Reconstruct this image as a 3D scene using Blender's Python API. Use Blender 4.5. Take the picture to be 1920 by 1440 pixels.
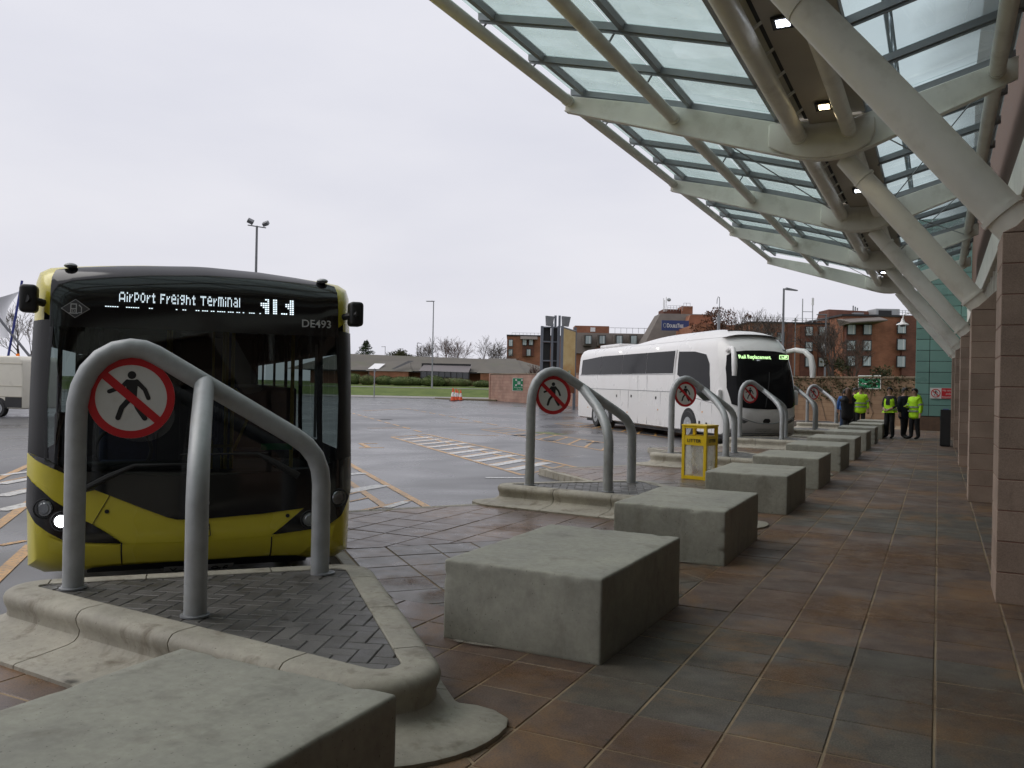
import bpy, bmesh, math, random
from math import sin, cos, pi, radians, atan, atan2, sqrt
from mathutils import Vector, Matrix, noise as mnoise

scene = bpy.context.scene
for o in list(bpy.data.objects):
    bpy.data.objects.remove(o)
COL = scene.collection
random.seed(7)

# ---------------------------------------------------------------- camera
CAM_H = 1.65
FPX = 1600.0
YAW = atan(0.5)
ROLL = atan(0.02)
FW = Vector((-sin(YAW), cos(YAW), 0))
RT = Vector((cos(YAW), sin(YAW), 0))
UP = Vector((0, 0, 1))
ORG = Vector((0, 0, CAM_H))
cam_d = bpy.data.cameras.new('camera')
cam = bpy.data.objects.new('camera', cam_d)
COL.objects.link(cam)
rc = RT * cos(ROLL) + UP * sin(ROLL)
uc = UP * cos(ROLL) - RT * sin(ROLL)
m = Matrix((rc, uc, -FW)).transposed().to_4x4()
m.translation = ORG
cam.matrix_world = m
cam_d.sensor_width = 36.0
cam_d.lens = 36.0 * FPX / 1920.0
cam_d.clip_start = 0.05
cam_d.clip_end = 4000
scene.camera = cam

# ---------------------------------------------------------------- overcast sky
SUN_EL, SUN_AZ = radians(52), radians(250)     # azimuth measured clockwise from +Y
world = bpy.data.worlds.new('World')
scene.world = world
world.use_nodes = True
wn, wl = world.node_tree.nodes, world.node_tree.links
wn.clear()
w_out = wn.new('ShaderNodeOutputWorld')
w_bg = wn.new('ShaderNodeBackground')
w_sky = wn.new('ShaderNodeTexSky')
w_sky.sky_type = 'NISHITA'
w_sky.sun_disc = False
w_sky.sun_elevation = SUN_EL
w_sky.sun_rotation = SUN_AZ
w_sky.air_density = 2.0
w_sky.dust_density = 6.0
w_tc = wn.new('ShaderNodeTexCoord')
w_map = wn.new('ShaderNodeMapping')
w_map.inputs['Scale'].default_value = (1.0, 1.0, 3.2)
w_noise = wn.new('ShaderNodeTexNoise')
w_noise.inputs['Scale'].default_value = 2.1
w_noise.inputs['Detail'].default_value = 5
w_noise.inputs['Roughness'].default_value = 0.5
w_ramp = wn.new('ShaderNodeValToRGB')
w_ramp.color_ramp.elements[0].position = 0.32
w_ramp.color_ramp.elements[0].color = (7.6, 7.65, 8.5, 1)
w_ramp.color_ramp.elements[1].position = 0.68
w_ramp.color_ramp.elements[1].color = (8.65, 8.62, 9.25, 1)
w_mix = wn.new('ShaderNodeMix')
w_mix.data_type = 'RGBA'
w_mix.inputs['Factor'].default_value = 0.93
wl.new(w_tc.outputs['Generated'], w_map.inputs['Vector'])
wl.new(w_map.outputs['Vector'], w_noise.inputs['Vector'])
wl.new(w_noise.outputs['Fac'], w_ramp.inputs['Fac'])
wl.new(w_sky.outputs['Color'], w_mix.inputs['A'])
wl.new(w_ramp.outputs['Color'], w_mix.inputs['B'])
wl.new(w_mix.outputs['Result'], w_bg.inputs['Color'])
w_bg.inputs['Strength'].default_value = 0.1
wl.new(w_bg.outputs['Background'], w_out.inputs['Surface'])

sun_d = bpy.data.lights.new('sun', 'SUN')
sun_d.energy = 1.3
sun_d.angle = radians(50)
sun_d.color = (1.0, 0.97, 0.93)
sun = bpy.data.objects.new('sun', sun_d)
COL.objects.link(sun)
sd = Vector((sin(SUN_AZ) * cos(SUN_EL), cos(SUN_AZ) * cos(SUN_EL), sin(SUN_EL)))
sun.rotation_euler = sd.to_track_quat('Z', 'Y').to_euler()

scene.cycles.use_light_tree = False
scene.cycles.max_bounces = 7
scene.cycles.diffuse_bounces = 3
scene.cycles.glossy_bounces = 3
scene.cycles.transmission_bounces = 4
scene.cycles.transparent_max_bounces = 12
scene.cycles.caustics_reflective = False
scene.cycles.caustics_refractive = False
scene.cycles.sample_clamp_indirect = 6.0
scene.view_settings.view_transform = 'Standard'
scene.view_settings.look = 'None'
scene.view_settings.gamma = 1
scene.view_settings.exposure = 0.0
scene.view_settings.use_curve_mapping = False

# ---------------------------------------------------------------- survey helpers (pixel of the photo -> point of the place)
def ray(u, v):
    du, dv = u - 960, v - 720
    a = cos(ROLL) * du + sin(ROLL) * dv
    b = -sin(ROLL) * du + cos(ROLL) * dv
    return FW + RT * (a / FPX) - UP * (b / FPX)
def G(u, v, z=0.0):
    r = ray(u, v)
    return ORG + r * ((z - CAM_H) / r.z)
def D(u, v, d):
    return ORG + ray(u, v) * d
def DZ(u, d, z):
    # the point at depth d under/over image column u at height z
    p = D(u, 720 + 0.02 * (u - 960), d)
    return Vector((p.x, p.y, z))

# ---------------------------------------------------------------- object helpers
def tag(o, label=None, cat=None, group=None, kind=None):
    if label: o['label'] = label
    if cat: o['category'] = cat
    if group: o['group'] = group
    if kind: o['kind'] = kind
    return o
def thing(name, label, cat, loc=(0, 0, 0), rz=0.0, group=None, kind=None):
    o = bpy.data.objects.new(name, None)
    o.empty_display_size = 0.2
    COL.objects.link(o)
    o.location = loc
    o.rotation_euler = (0, 0, rz)
    return tag(o, label, cat, group, kind)
def link(name, me, parent=None, loc=None, rot=None):
    o = bpy.data.objects.new(name, me)
    COL.objects.link(o)
    if parent is not None: o.parent = parent
    if loc is not None: o.location = loc
    if rot is not None: o.rotation_euler = rot
    return o
def copy_tree(src, parent=None):
    c = src.copy()
    COL.objects.link(c)
    if parent is not None: c.parent = parent
    for ch in src.children:
        copy_tree(ch, c)
    return c

class MB:
    """collects geometry; build() links it as one mesh object"""
    def __init__(s):
        s.v, s.f, s.mi, s.cur = [], [], [], 0
    def quadset(s, vs, fs):
        k = len(s.v)
        s.v += [tuple(p) for p in vs]
        for f in fs:
            s.f.append(tuple(i + k for i in f)); s.mi.append(s.cur)
        return s
    def box(s, c, d, rz=0.0, mat=None):
        x, y, z = d[0] / 2, d[1] / 2, d[2] / 2
        pts = [Vector(p) for p in ((-x,-y,-z),(x,-y,-z),(x,y,-z),(-x,y,-z),(-x,-y,z),(x,-y,z),(x,y,z),(-x,y,z))]
        if rz: pts = [Matrix.Rotation(rz, 3, 'Z') @ p for p in pts]
        if mat is not None: pts = [mat @ p for p in pts]
        return s.quadset([p + Vector(c) for p in pts], [(0,3,2,1),(4,5,6,7),(0,1,5,4),(1,2,6,5),(2,3,7,6),(3,0,4,7)])
    def prism(s, poly, z0, z1):
        n = len(poly)
        ar = sum(poly[i][0]*poly[(i+1)%n][1]-poly[(i+1)%n][0]*poly[i][1] for i in range(n))
        if ar < 0: poly = poly[::-1]
        vs = [(p[0], p[1], z0) for p in poly] + [(p[0], p[1], z1) for p in poly]
        fs = [tuple(range(n))[::-1], tuple(range(n, 2*n))] + [(i, (i+1)%n, n+(i+1)%n, n+i) for i in range(n)]
        return s.quadset(vs, fs)
    def extr(s, poly, axis, a0, a1):
        # polygon in the plane normal to axis ('x': poly is (y,z); 'y': (x,z)), extruded from a0 to a1
        n = len(poly)
        if axis == 'x': mk = lambda p, a: (a, p[0], p[1])
        else: mk = lambda p, a: (p[0], a, p[1])
        vs = [mk(p, a0) for p in poly] + [mk(p, a1) for p in poly]
        fs = [tuple(range(n))[::-1], tuple(range(n, 2*n))] + [(i, (i+1)%n, n+(i+1)%n, n+i) for i in range(n)]
        return s.quadset(vs, fs)
    def tube(s, path, r, n=12, caps=True, flat=1.0):
        path = [Vector(p) for p in path]
        rr = r if isinstance(r, (list, tuple)) else [r] * len(path)
        k = len(s.v)
        up = None
        for i, p in enumerate(path):
            if i == 0: t = path[1] - p
            elif i == len(path) - 1: t = p - path[i-1]
            else: t = (path[i+1] - p).normalized() + (p - path[i-1]).normalized()
            t.normalize()
            if up is None:
                up = Vector((0, 0, 1)) if abs(t.z) < 0.9 else Vector((1, 0, 0))
            a = up.cross(t)
            if a.length < 1e-5: a = Vector((1, 0, 0)).cross(t)
            a.normalize()
            b = t.cross(a); up = b
            for j in range(n):
                th = 2 * pi * j / n
                s.v.append(tuple(p + a * (cos(th) * rr[i]) + b * (sin(th) * rr[i] * flat)))
        for i in range(len(path) - 1):
            for j in range(n):
                s.f.append((k+i*n+j, k+i*n+(j+1)%n, k+(i+1)*n+(j+1)%n, k+(i+1)*n+j)); s.mi.append(s.cur)
        if caps:
            s.f.append(tuple(k+j for j in range(n))[::-1]); s.mi.append(s.cur)
            e = k + (len(path)-1)*n
            s.f.append(tuple(e+j for j in range(n))); s.mi.append(s.cur)
        return s
    def lathe(s, c, prof, n=20):
        k = len(s.v)
        for r, z in prof:
            for j in range(n):
                th = 2*pi*j/n
                s.v.append((c[0]+r*cos(th), c[1]+r*sin(th), c[2]+z))
        m = len(prof)
        for i in range(m-1):
            for j in range(n):
                s.f.append((k+i*n+j, k+i*n+(j+1)%n, k+(i+1)*n+(j+1)%n, k+(i+1)*n+j)); s.mi.append(s.cur)
        s.f.append(tuple(k+j for j in range(n))[::-1]); s.mi.append(s.cur)
        s.f.append(tuple(k+(m-1)*n+j for j in range(n))); s.mi.append(s.cur)
        return s
    def sphere(s, c, r, n=12, m=8):
        if not isinstance(r, (tuple, list)): r = (r, r, r)
        k = len(s.v)
        s.v.append((c[0], c[1], c[2]-r[2]))
        for i in range(1, m):
            ph = -pi/2 + pi*i/m
            for j in range(n):
                th = 2*pi*j/n
                s.v.append((c[0]+r[0]*cos(ph)*cos(th), c[1]+r[1]*cos(ph)*sin(th), c[2]+r[2]*sin(ph)))
        s.v.append((c[0], c[1], c[2]+r[2]))
        t = len(s.v)-1
        for j in range(n):
            s.f.append((k, k+1+(j+1)%n, k+1+j)); s.mi.append(s.cur)
            s.f.append((t, k+1+(m-2)*n+j, k+1+(m-2)*n+(j+1)%n)); s.mi.append(s.cur)
        for i in range(m-2):
            for j in range(n):
                a = k+1+i*n
                s.f.append((a+j, a+(j+1)%n, a+n+(j+1)%n, a+n+j)); s.mi.append(s.cur)
        return s
    def grid(s, fn, nu, nv):
        k = len(s.v)
        for i in range(nu+1):
            for j in range(nv+1):
                s.v.append(tuple(fn(i/nu, j/nv)))
        for i in range(nu):
            for j in range(nv):
                a = k+i*(nv+1)+j
                s.f.append((a, a+nv+1, a+nv+2, a+1)); s.mi.append(s.cur)
        return s
    def mesh(s, name, mats=None, smooth=False, bevel=0.0, seg=2, fix=False):
        me = bpy.data.meshes.new(name)
        me.from_pydata(s.v, [], s.f)
        for m_ in (mats if isinstance(mats, (list, tuple)) else [mats]):
            if m_ is not None: me.materials.append(m_)
        if any(s.mi): me.polygons.foreach_set('material_index', s.mi)
        if bevel or fix:
            b = bmesh.new(); b.from_mesh(me)
            if fix:
                bmesh.ops.remove_doubles(b, verts=b.verts, dist=1e-5)
                bmesh.ops.recalc_face_normals(b, faces=b.faces)
            if bevel:
                ed = [e for e in b.edges if len(e.link_faces) == 2 and e.calc_face_angle(0) > 0.5]
                bmesh.ops.bevel(b, geom=ed, offset=bevel, segments=seg, profile=0.5, affect='EDGES', clamp_overlap=True)
            b.to_mesh(me); b.free()
        if smooth:
            me.polygons.foreach_set('use_smooth', [True]*len(me.polygons))
            if smooth != 'all': me.set_sharp_from_angle(angle=radians(38))
        me.update()
        return me
    def build(s, name, mats, parent=None, loc=None, rot=None, **kw):
        return link(name, s.mesh(name, mats, **kw), parent, loc, rot)

def qbox(name, c, d, mat, parent=None, rz=0.0, bevel=0.0, **kw):
    return MB().box(c, d, rz).build(name, mat, parent, bevel=bevel, **kw)
def text_mesh(body, size, extr, mat, align='LEFT', xscale=1.0, spacing=1.0, bold=0.0, caps=0.0):
    cu = bpy.data.curves.new('lettering', 'FONT')
    cu.body = body; cu.size = size; cu.extrude = extr; cu.align_x = align
    cu.space_character = spacing; cu.resolution_u = 3; cu.offset = bold
    if caps:
        cu.small_caps_scale = caps
        for bf in cu.body_format: bf.use_small_caps = True
    ob = bpy.data.objects.new('lettering', cu)
    me = bpy.data.meshes.new_from_object(ob)
    bpy.data.objects.remove(ob)
    me.materials.clear(); me.materials.append(mat)
    if xscale != 1.0: me.transform(Matrix.Diagonal((xscale, 1, 1, 1)))
    return me
def put_text(name, body, size, mat, parent, origin, xdir, updir, align='LEFT', extr=0.002, xscale=1.0, spacing=1.0, bold=0.0, caps=0.0):
    me = text_mesh(body, size, extr, mat, align, xscale, spacing, bold, caps)
    x = Vector(xdir).normalized(); y = Vector(updir).normalized(); z = x.cross(y)
    mm = Matrix((x, y, z)).transposed().to_4x4(); mm.translation = Vector(origin)
    me.transform(mm)
    return link(name, me, parent)
def clip(poly, a, b):
    # keep the part of a polygon left of the line a->b
    out = []
    n = len(poly)
    def sd_(p): return (b[0]-a[0])*(p[1]-a[1]) - (b[1]-a[1])*(p[0]-a[0])
    for i in range(n):
        p, q = poly[i], poly[(i+1) % n]
        dp, dq = sd_(p), sd_(q)
        if dp >= 0: out.append(p)
        if (dp > 0 and dq < 0) or (dp < 0 and dq > 0):
            t = dp/(dp-dq)
            out.append((p[0]+(q[0]-p[0])*t, p[1]+(q[1]-p[1])*t))
    return out
def clip_convex(poly, region):
    for i in range(len(region)):
        poly = clip(poly, region[i], region[(i+1) % len(region)])
        if len(poly) < 3: return []
    return poly
def area(poly):
    return 0.5*sum(poly[i][0]*poly[(i+1)%len(poly)][1]-poly[(i+1)%len(poly)][0]*poly[i][1] for i in range(len(poly)))
def ccw(poly):
    return poly if area(poly) > 0 else poly[::-1]
def inset_poly(poly, d):
    # inset of a convex ccw polygon
    out = list(poly)
    res = poly
    n = len(poly)
    for i in range(n):
        a, b = Vector(poly[i]), Vector(poly[(i+1) % n])
        t = (b-a)
        if t.length < 1e-6: continue
        nrm = Vector((-t.y, t.x)).normalized()*d
        res = clip(res, a+nrm, b+nrm)
        if len(res) < 3: return []
    return res
def slab_mb(mb, poly, z0, z1, ch=0.004):
    # convex plate with a chamfered top edge
    top = inset_poly(poly, ch)
    if len(top) != len(poly):
        return mb.prism(poly, z0, z1)
    n = len(poly)
    vs = [(p[0], p[1], z0) for p in poly] + [(p[0], p[1], z1-ch) for p in poly] + [(p[0], p[1], z1) for p in top]
    # top vertices may start elsewhere: match by nearest
    order = []
    for p in poly:
        order.append(min(range(n), key=lambda i: (top[i][0]-p[0])**2+(top[i][1]-p[1])**2))
    fs = [tuple(2*n+o for o in order)] + [(i, (i+1)%n, n+(i+1)%n, n+i) for i in range(n)] + [(n+i, n+(i+1)%n, 2*n+order[(i+1)%n], 2*n+order[i]) for i in range(n)]
    return mb.quadset(vs, fs)

# ---------------------------------------------------------------- materials
class NT:
    def __init__(s, name):
        s.m = bpy.data.materials.new(name); s.m.use_nodes = True
        s.t = s.m.node_tree; s.n = s.t.nodes; s.n.clear()
        s.out = s.n.new('ShaderNodeOutputMaterial')
        s._p = None
    def node(s, typ, **kw):
        nd = s.n.new(typ)
        for k, v in kw.items():
            if hasattr(nd, k): setattr(nd, k, v)
        return nd
    def lk(s, a, b): s.t.links.new(a, b)
    def setin(s, sock, v):
        if hasattr(v, 'is_output') or isinstance(v, bpy.types.NodeSocket): s.lk(v, sock)
        elif isinstance(v, (tuple, list)) and len(v) == 3 and len(sock.default_value) == 4: sock.default_value = (*v, 1)
        else: sock.default_value = v
    def pos(s):
        if s._p is None:
            s._p = s.node('ShaderNodeNewGeometry').outputs['Position']
        return s._p
    def noise(s, scale, detail=4, rough=0.55, vec=None, stretch=None, dist=0.0):
        nd = s.node('ShaderNodeTexNoise')
        nd.inputs['Scale'].default_value = scale
        nd.inputs['Detail'].default_value = detail
        nd.inputs['Roughness'].default_value = rough
        nd.inputs['Distortion'].default_value = dist
        v = vec or s.pos()
        if stretch:
            mp = s.node('ShaderNodeMapping'); mp.inputs['Scale'].default_value = stretch
            if len(stretch) > 3: pass
            s.lk(v, mp.inputs['Vector']); v = mp.outputs['Vector']
        s.lk(v, nd.inputs['Vector'])
        return nd.outputs['Fac']
    def ramp(s, fac, lo, hi, a=0.0, b=1.0):
        nd = s.node('ShaderNodeMapRange')
        nd.inputs['From Min'].default_value = lo; nd.inputs['From Max'].default_value = hi
        nd.inputs['To Min'].default_value = a; nd.inputs['To Max'].default_value = b
        s.lk(fac, nd.inputs['Value'])
        return nd.outputs['Result']
    def mix(s, f, a, b, blend='MIX'):
        nd = s.node('ShaderNodeMix'); nd.data_type = 'RGBA'; nd.blend_type = blend
        s.setin(nd.inputs['Factor'], f); s.setin(nd.inputs['A'], a); s.setin(nd.inputs['B'], b)
        return nd.outputs['Result']
    def math(s, op, a, b=0.0):
        nd = s.node('ShaderNodeMath'); nd.operation = op
        s.setin(nd.inputs[0], a); s.setin(nd.inputs[1], b)
        return nd.outputs[0]
    def rnd(s):
        return s.node('ShaderNodeObjectInfo').outputs['Random']
    def scale_col(s, c, f):
        nd = s.node('ShaderNodeVectorMath'); nd.operation = 'SCALE'
        s.setin(nd.inputs[0], c); s.setin(nd.inputs['Scale'], f)
        return nd.outputs[0]
    def rgb(s, c):
        nd = s.node('ShaderNodeRGB'); nd.outputs[0].default_value = (*c, 1); return nd.outputs[0]
    def principled(s, col, rough=0.6, metal=0.0, spec=0.5, bump=None, bstr=0.2, bdist=0.01, coat=0.0, **kw):
        p = s.node('ShaderNodeBsdfPrincipled')
        s.setin(p.inputs['Base Color'], col); s.setin(p.inputs['Roughness'], rough)
        s.setin(p.inputs['Metallic'], metal); p.inputs['Specular IOR Level'].default_value = spec
        p.inputs['Coat Weight'].default_value = coat
        for k, v in kw.items(): s.setin(p.inputs[k], v)
        if bump is not None:
            b = s.node('ShaderNodeBump'); b.inputs['Strength'].default_value = bstr; b.inputs['Distance'].default_value = bdist
            s.lk(bump, b.inputs['Height']); s.lk(b.outputs['Normal'], p.inputs['Normal'])
        s.lk(p.outputs[0], s.out.inputs['Surface'])
        return s.m

def paint(name, col, rough=0.5, var=0.12, scale=2.0, metal=0.0, spec=0.5, bump=0.0, bscale=60, coat=0.0, dirt=None, dscale=4.0, damt=0.4, rvar=0.1, rnd=0.0):
    t = NT(name)
    n1 = t.noise(scale, 3)
    c = t.scale_col(t.rgb(col), t.ramp(n1, 0.25, 0.75, 1-var, 1+var))
    if rnd: c = t.scale_col(c, t.ramp(t.rnd(), 0, 1, 1-rnd, 1+rnd))
    if dirt:
        n2 = t.noise(dscale, 4, 0.65)
        c = t.mix(t.ramp(n2, 0.52, 0.75, 0, damt), c, dirt)
    r = t.ramp(n1, 0.3, 0.7, max(0.02, rough-rvar), min(1, rough+rvar))
    bp = t.noise(bscale, 5) if bump else None
    return t.principled(c, r, metal, spec, bp, bump, 0.01, coat)
def flat(name, col, rough=0.5, metal=0.0, spec=0.5, coat=0.0):
    return paint(name, col, rough, 0.05, 3.0, metal, spec, coat=coat, rvar=0.04)
def emit(name, col, s):
    t = NT(name); e = t.node('ShaderNodeEmission')
    e.inputs['Color'].default_value = (*col, 1); e.inputs['Strength'].default_value = s
    t.lk(e.outputs[0], t.out.inputs['Surface']); return t.m
def glass(name, tint, rough=0.02, ior=1.5, dirt=None, damt=0.2, gcol=(1, 1, 1), dscale=3.0, stretch=None, x_film=None):
    # a thin pane: tinted see-through plus a mirror sheen (and a film of dirt)
    t = NT(name)
    tr = t.node('ShaderNodeBsdfTransparent'); tr.inputs['Color'].default_value = (*tint, 1)
    gl = t.node('ShaderNodeBsdfGlossy'); gl.inputs['Roughness'].default_value = rough; gl.inputs['Color'].default_value = (*gcol, 1)
    fr = t.node('ShaderNodeFresnel'); fr.inputs['IOR'].default_value = ior
    mx = t.node('ShaderNodeMixShader')
    gm_ = t.node('ShaderNodeNewGeometry')
    fac_ = t.math('MULTIPLY', fr.outputs[0], t.math('SUBTRACT', 1.0, gm_.outputs['Backfacing']))
    t.lk(fac_, mx.inputs['Fac']); t.lk(tr.outputs[0], mx.inputs[1]); t.lk(gl.outputs[0], mx.inputs[2])
    last = mx.outputs[0]
    if dirt:
        df = t.node('ShaderNodeBsdfDiffuse'); df.inputs['Color'].default_value = (*dirt, 1)
        tl = t.node('ShaderNodeBsdfTranslucent'); tl.inputs['Color'].default_value = (*dirt, 1)
        ad = t.node('ShaderNodeMixShader'); ad.inputs['Fac'].default_value = 0.5
        t.lk(df.outputs[0], ad.inputs[1]); t.lk(tl.outputs[0], ad.inputs[2])
        m2 = t.node('ShaderNodeMixShader')
        nz = t.noise(dscale, 2, 0.6, stretch=stretch)
        fc = t.ramp(nz, 0.3, 0.75, damt*0.3, damt)
        if x_film:
            # extra film that grows denser with X
            sx = t.node('ShaderNodeSeparateXYZ'); t.lk(t.pos(), sx.inputs[0])
            gx = t.ramp(t.math('ADD', sx.outputs['X'], t.ramp(nz, 0.2, 0.8, -0.5, 0.5)), x_film[0], x_film[1], 0.0, x_film[2])
            fc = t.math('MAXIMUM', fc, gx)
        t.lk(fc, m2.inputs['Fac'])
        t.lk(last, m2.inputs[1]); t.lk(ad.outputs[0], m2.inputs[2]); last = m2.outputs[0]
    t.lk(last, t.out.inputs['Surface'])
    return t.m

# ---- surface materials
def wet_asphalt():
    t = NT('wet_asphalt')
    fine = t.noise(180, 2, 0.7)
    big = t.noise(0.35, 3, 0.6, stretch=(1.0, 1.0, 1.0))
    base = t.mix(t.ramp(fine, 0.35, 0.7), (0.050, 0.050, 0.053), (0.118, 0.116, 0.119))
    base = t.scale_col(base, t.ramp(big, 0.3, 0.7, 0.86, 1.14))
    # tyre-worn lighter lanes and damp film
    wet = t.noise(0.30, 3, 0.55, stretch=(0.9, 0.75, 1.0), dist=0.4)
    rough = t.ramp(wet, 0.36, 0.66, 0.21, 0.42)
    h = t.math('MULTIPLY', fine, t.ramp(wet, 0.40, 0.6, 0.25, 1.0))
    return t.principled(base, rough, 0, 0.5, h, 0.25, 0.004)
M_ROAD = wet_asphalt()
def slab_mat(name, col, sandy, per_obj):
    t = NT(name)
    fine = t.noise(110, 3, 0.7); mid = t.noise(5, 4, 0.6)
    c = t.scale_col(t.rgb(col), t.ramp(fine, 0.3, 0.7, 0.55, 1.45))
    c = t.scale_col(c, t.ramp(mid, 0.3, 0.7, 0.70, 1.28))
    if per_obj: rv = t.rnd()
    else:
        wnz = t.node('ShaderNodeTexWhiteNoise')
        sn = t.node('ShaderNodeVectorMath'); sn.operation = 'SNAP'
        t.lk(t.pos(), sn.inputs[0]); sn.inputs[1].default_value = (0.4475, 0.4475, 5.0)
        t.lk(sn.outputs[0], wnz.inputs['Vector']); rv = wnz.outputs['Value']
    c = t.scale_col(c, t.ramp(rv, 0, 1, 0.87, 1.13))
    # drifts of orange sand and algae with their own outlines
    st = t.noise(1.0, 5, 0.7, dist=0.4)
    st2 = fine
    mk = t.math('MULTIPLY', t.ramp(st, 0.49, 0.64), t.ramp(st2, 0.3, 0.6, 0.15, 1.0))
    c = t.mix(t.math('MULTIPLY', mk, sandy), c, (0.215, 0.118, 0.052))
    al = mid
    c = t.mix(t.ramp(al, 0.60, 0.76, 0, 0.35), c, (0.055, 0.062, 0.040))
    spot = t.noise(60, 2, 0.5)
    c = t.mix(t.ramp(spot, 0.70, 0.74, 0, 0.6), c, (0.025, 0.024, 0.022))
    gum = t.node('ShaderNodeTexVoronoi'); gum.inputs['Scale'].default_value = 5.5; t.lk(t.pos(), gum.inputs['Vector'])
    c = t.mix(t.ramp(gum.outputs['Distance'], 0.055, 0.075, 0.7, 0.0), c, (0.045, 0.042, 0.038))
    r = t.ramp(t.noise(1.7, 3, 0.6), 0.35, 0.65, 0.50, 0.80)
    # rain reaches in under the canopy edge: slabs out there are wet
    sx = t.node('ShaderNodeSeparateXYZ'); t.lk(t.pos(), sx.inputs[0])
    wet = t.ramp(t.math('ADD', sx.outputs['X'], t.ramp(st, 0.3, 0.7, -0.6, 0.6)), -2.6, -3.9, 0.0, 1.0)
    wn_ = t.node('ShaderNodeMix'); wn_.data_type = 'FLOAT'
    t.lk(wet, wn_.inputs['Factor']); t.lk(r, wn_.inputs['A']); t.lk(t.ramp(mid, 0.3, 0.7, 0.24, 0.42), wn_.inputs['B'])
    return t.principled(c, wn_.outputs['Result'], 0, 0.36, fine, 0.25, 0.003)
M_SG = slab_mat('grey_slab', (0.102, 0.087, 0.070), 1.0, True)
M_SR = slab_mat('red_slab', (0.122, 0.083, 0.064), 1.0, True)
M_SGp = slab_mat('grey_slab_far', (0.102, 0.087, 0.070), 0.9, False)
M_SRp = slab_mat('red_slab_far', (0.122, 0.083, 0.064), 0.9, False)
M_JOINT = paint('sandy_joint', (0.27, 0.20, 0.125), 0.9, 0.45, 2.0, bump=0.3, dirt=(0.07, 0.055, 0.04), dscale=1.2, damt=0.9)
def concrete(name, col, stain=(0.10, 0.085, 0.06), samt=0.55, vstreak=True, rough=0.7):
    t = NT(name)
    a = t.noise(1.8, 4, 0.62); b = t.noise(22, 3, 0.65); f = t.noise(150, 2, 0.6)
    c = t.scale_col(t.rgb(col), t.ramp(a, 0.3, 0.7, 0.80, 1.18))
    c = t.scale_col(c, t.ramp(b, 0.3, 0.7, 0.90, 1.10))
    if vstreak:
        s = t.noise(2.2, 4, 0.65, stretch=(2.4, 2.4, 0.9), dist=0.3)
        c = t.mix(t.ramp(s, 0.53, 0.74, 0, samt), c, stain)
    pin = t.noise(75, 1, 0.4)
    c = t.mix(t.ramp(pin, 0.72, 0.76, 0, 0.6), c, (0.08, 0.07, 0.055))
    return t.principled(c, t.ramp(a, 0.3, 0.7, rough-0.12, rough+0.12), 0, 0.4, f, 0.12, 0.003)
M_CONC = concrete('bench_concrete', (0.325, 0.318, 0.270), samt=0.4)
M_KERB = concrete('kerb_concrete', (0.345, 0.322, 0.268), (0.10, 0.075, 0.045), 0.75)
def brick_pav():
    t = NT('charcoal_paver')
    f = t.noise(140, 3, 0.7); mnz = t.noise(7, 3)
    c = t.scale_col(t.rgb((0.088, 0.083, 0.077)), t.ramp(f, 0.3, 0.7, 0.65, 1.4))
    c = t.scale_col(c, t.ramp(mnz, 0.3, 0.7, 0.8, 1.2))
    c = t.scale_col(c, t.ramp(t.rnd(), 0, 1, 0.8, 1.25))
    sp = t.noise(38, 2, 0.5)
    c = t.mix(t.ramp(sp, 0.735, 0.76, 0, 0.8), c, (0.40, 0.39, 0.36))
    return t.principled(c, t.ramp(mnz, 0.3, 0.7, 0.35, 0.65), 0, 0.5, f, 0.4, 0.004)
M_PAVER = brick_pav()
M_GALV = paint('galvanised_steel', (0.37, 0.385, 0.395), 0.48, 0.14, 9.0, metal=0.25, bump=0.05, bscale=30, dirt=(0.22, 0.20, 0.17), dscale=5, damt=0.3)
M_GALVD = paint('dull_galvanised_steel', (0.27, 0.28, 0.295), 0.5, 0.12, 6.0, metal=0.35)
M_SIGNR = paint('sign_red', (0.52, 0.018, 0.025), 0.42, 0.06, 4, dirt=(0.3, 0.05, 0.05), dscale=12, damt=0.2)
M_SIGNW = paint('sign_white', (0.66, 0.66, 0.64), 0.42, 0.05, 4, dirt=(0.45, 0.43, 0.38), dscale=9, damt=0.3)
M_SIGNK = paint('sign_black', (0.018, 0.018, 0.02), 0.42, 0.05, 4)
M_SIGNG = paint('sign_green', (0.0, 0.20, 0.075), 0.42, 0.06, 4)
def yellow_line():
    t = NT('road_paint_yellow')
    n1 = t.noise(28, 5, 0.7)
    c = t.scale_col(t.rgb((0.54, 0.30, 0.085)), t.ramp(t.noise(2.5, 4), 0.3, 0.7, 0.75, 1.2))
    c = t.mix(t.ramp(n1, 0.48, 0.62, 0, 0.7), c, (0.11, 0.10, 0.095))
    return t.principled(c, 0.4)
M_YL = yellow_line()
def white_line():
    t = NT('road_white')  # broken white tone of the bars beside the yellow cross lines
    n1 = t.noise(20, 5, 0.7)
    c = t.mix(t.ramp(n1, 0.45, 0.66, 0, 0.85), (0.62, 0.62, 0.61), (0.10, 0.10, 0.10))
    return t.principled(c, 0.35)
M_WL = white_line()
M_STEEL = paint('canopy_cream_paint', (0.78, 0.765, 0.70), 0.45, 0.08, 1.5, dirt=(0.34, 0.30, 0.22), dscale=2.2, damt=0.35)
M_BAR = paint('glazing_bar_grey', (0.26, 0.275, 0.29), 0.4, 0.1, 3, metal=0.3)
M_PANE2 = glass('wall_side_canopy_glass', (0.875, 0.955, 0.945), 0.03, 1.22, dirt=(0.30, 0.34, 0.35), damt=0.18, dscale=0.5, x_film=(-0.6, 1.0, 0.70))  # inner panes: film colour gets denser from the gutter towards the wall
M_PANE = glass('canopy_glass', (0.87, 0.955, 0.93), 0.03, 1.22, dirt=(0.76, 0.87, 0.85), damt=0.36, dscale=1.3)
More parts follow.
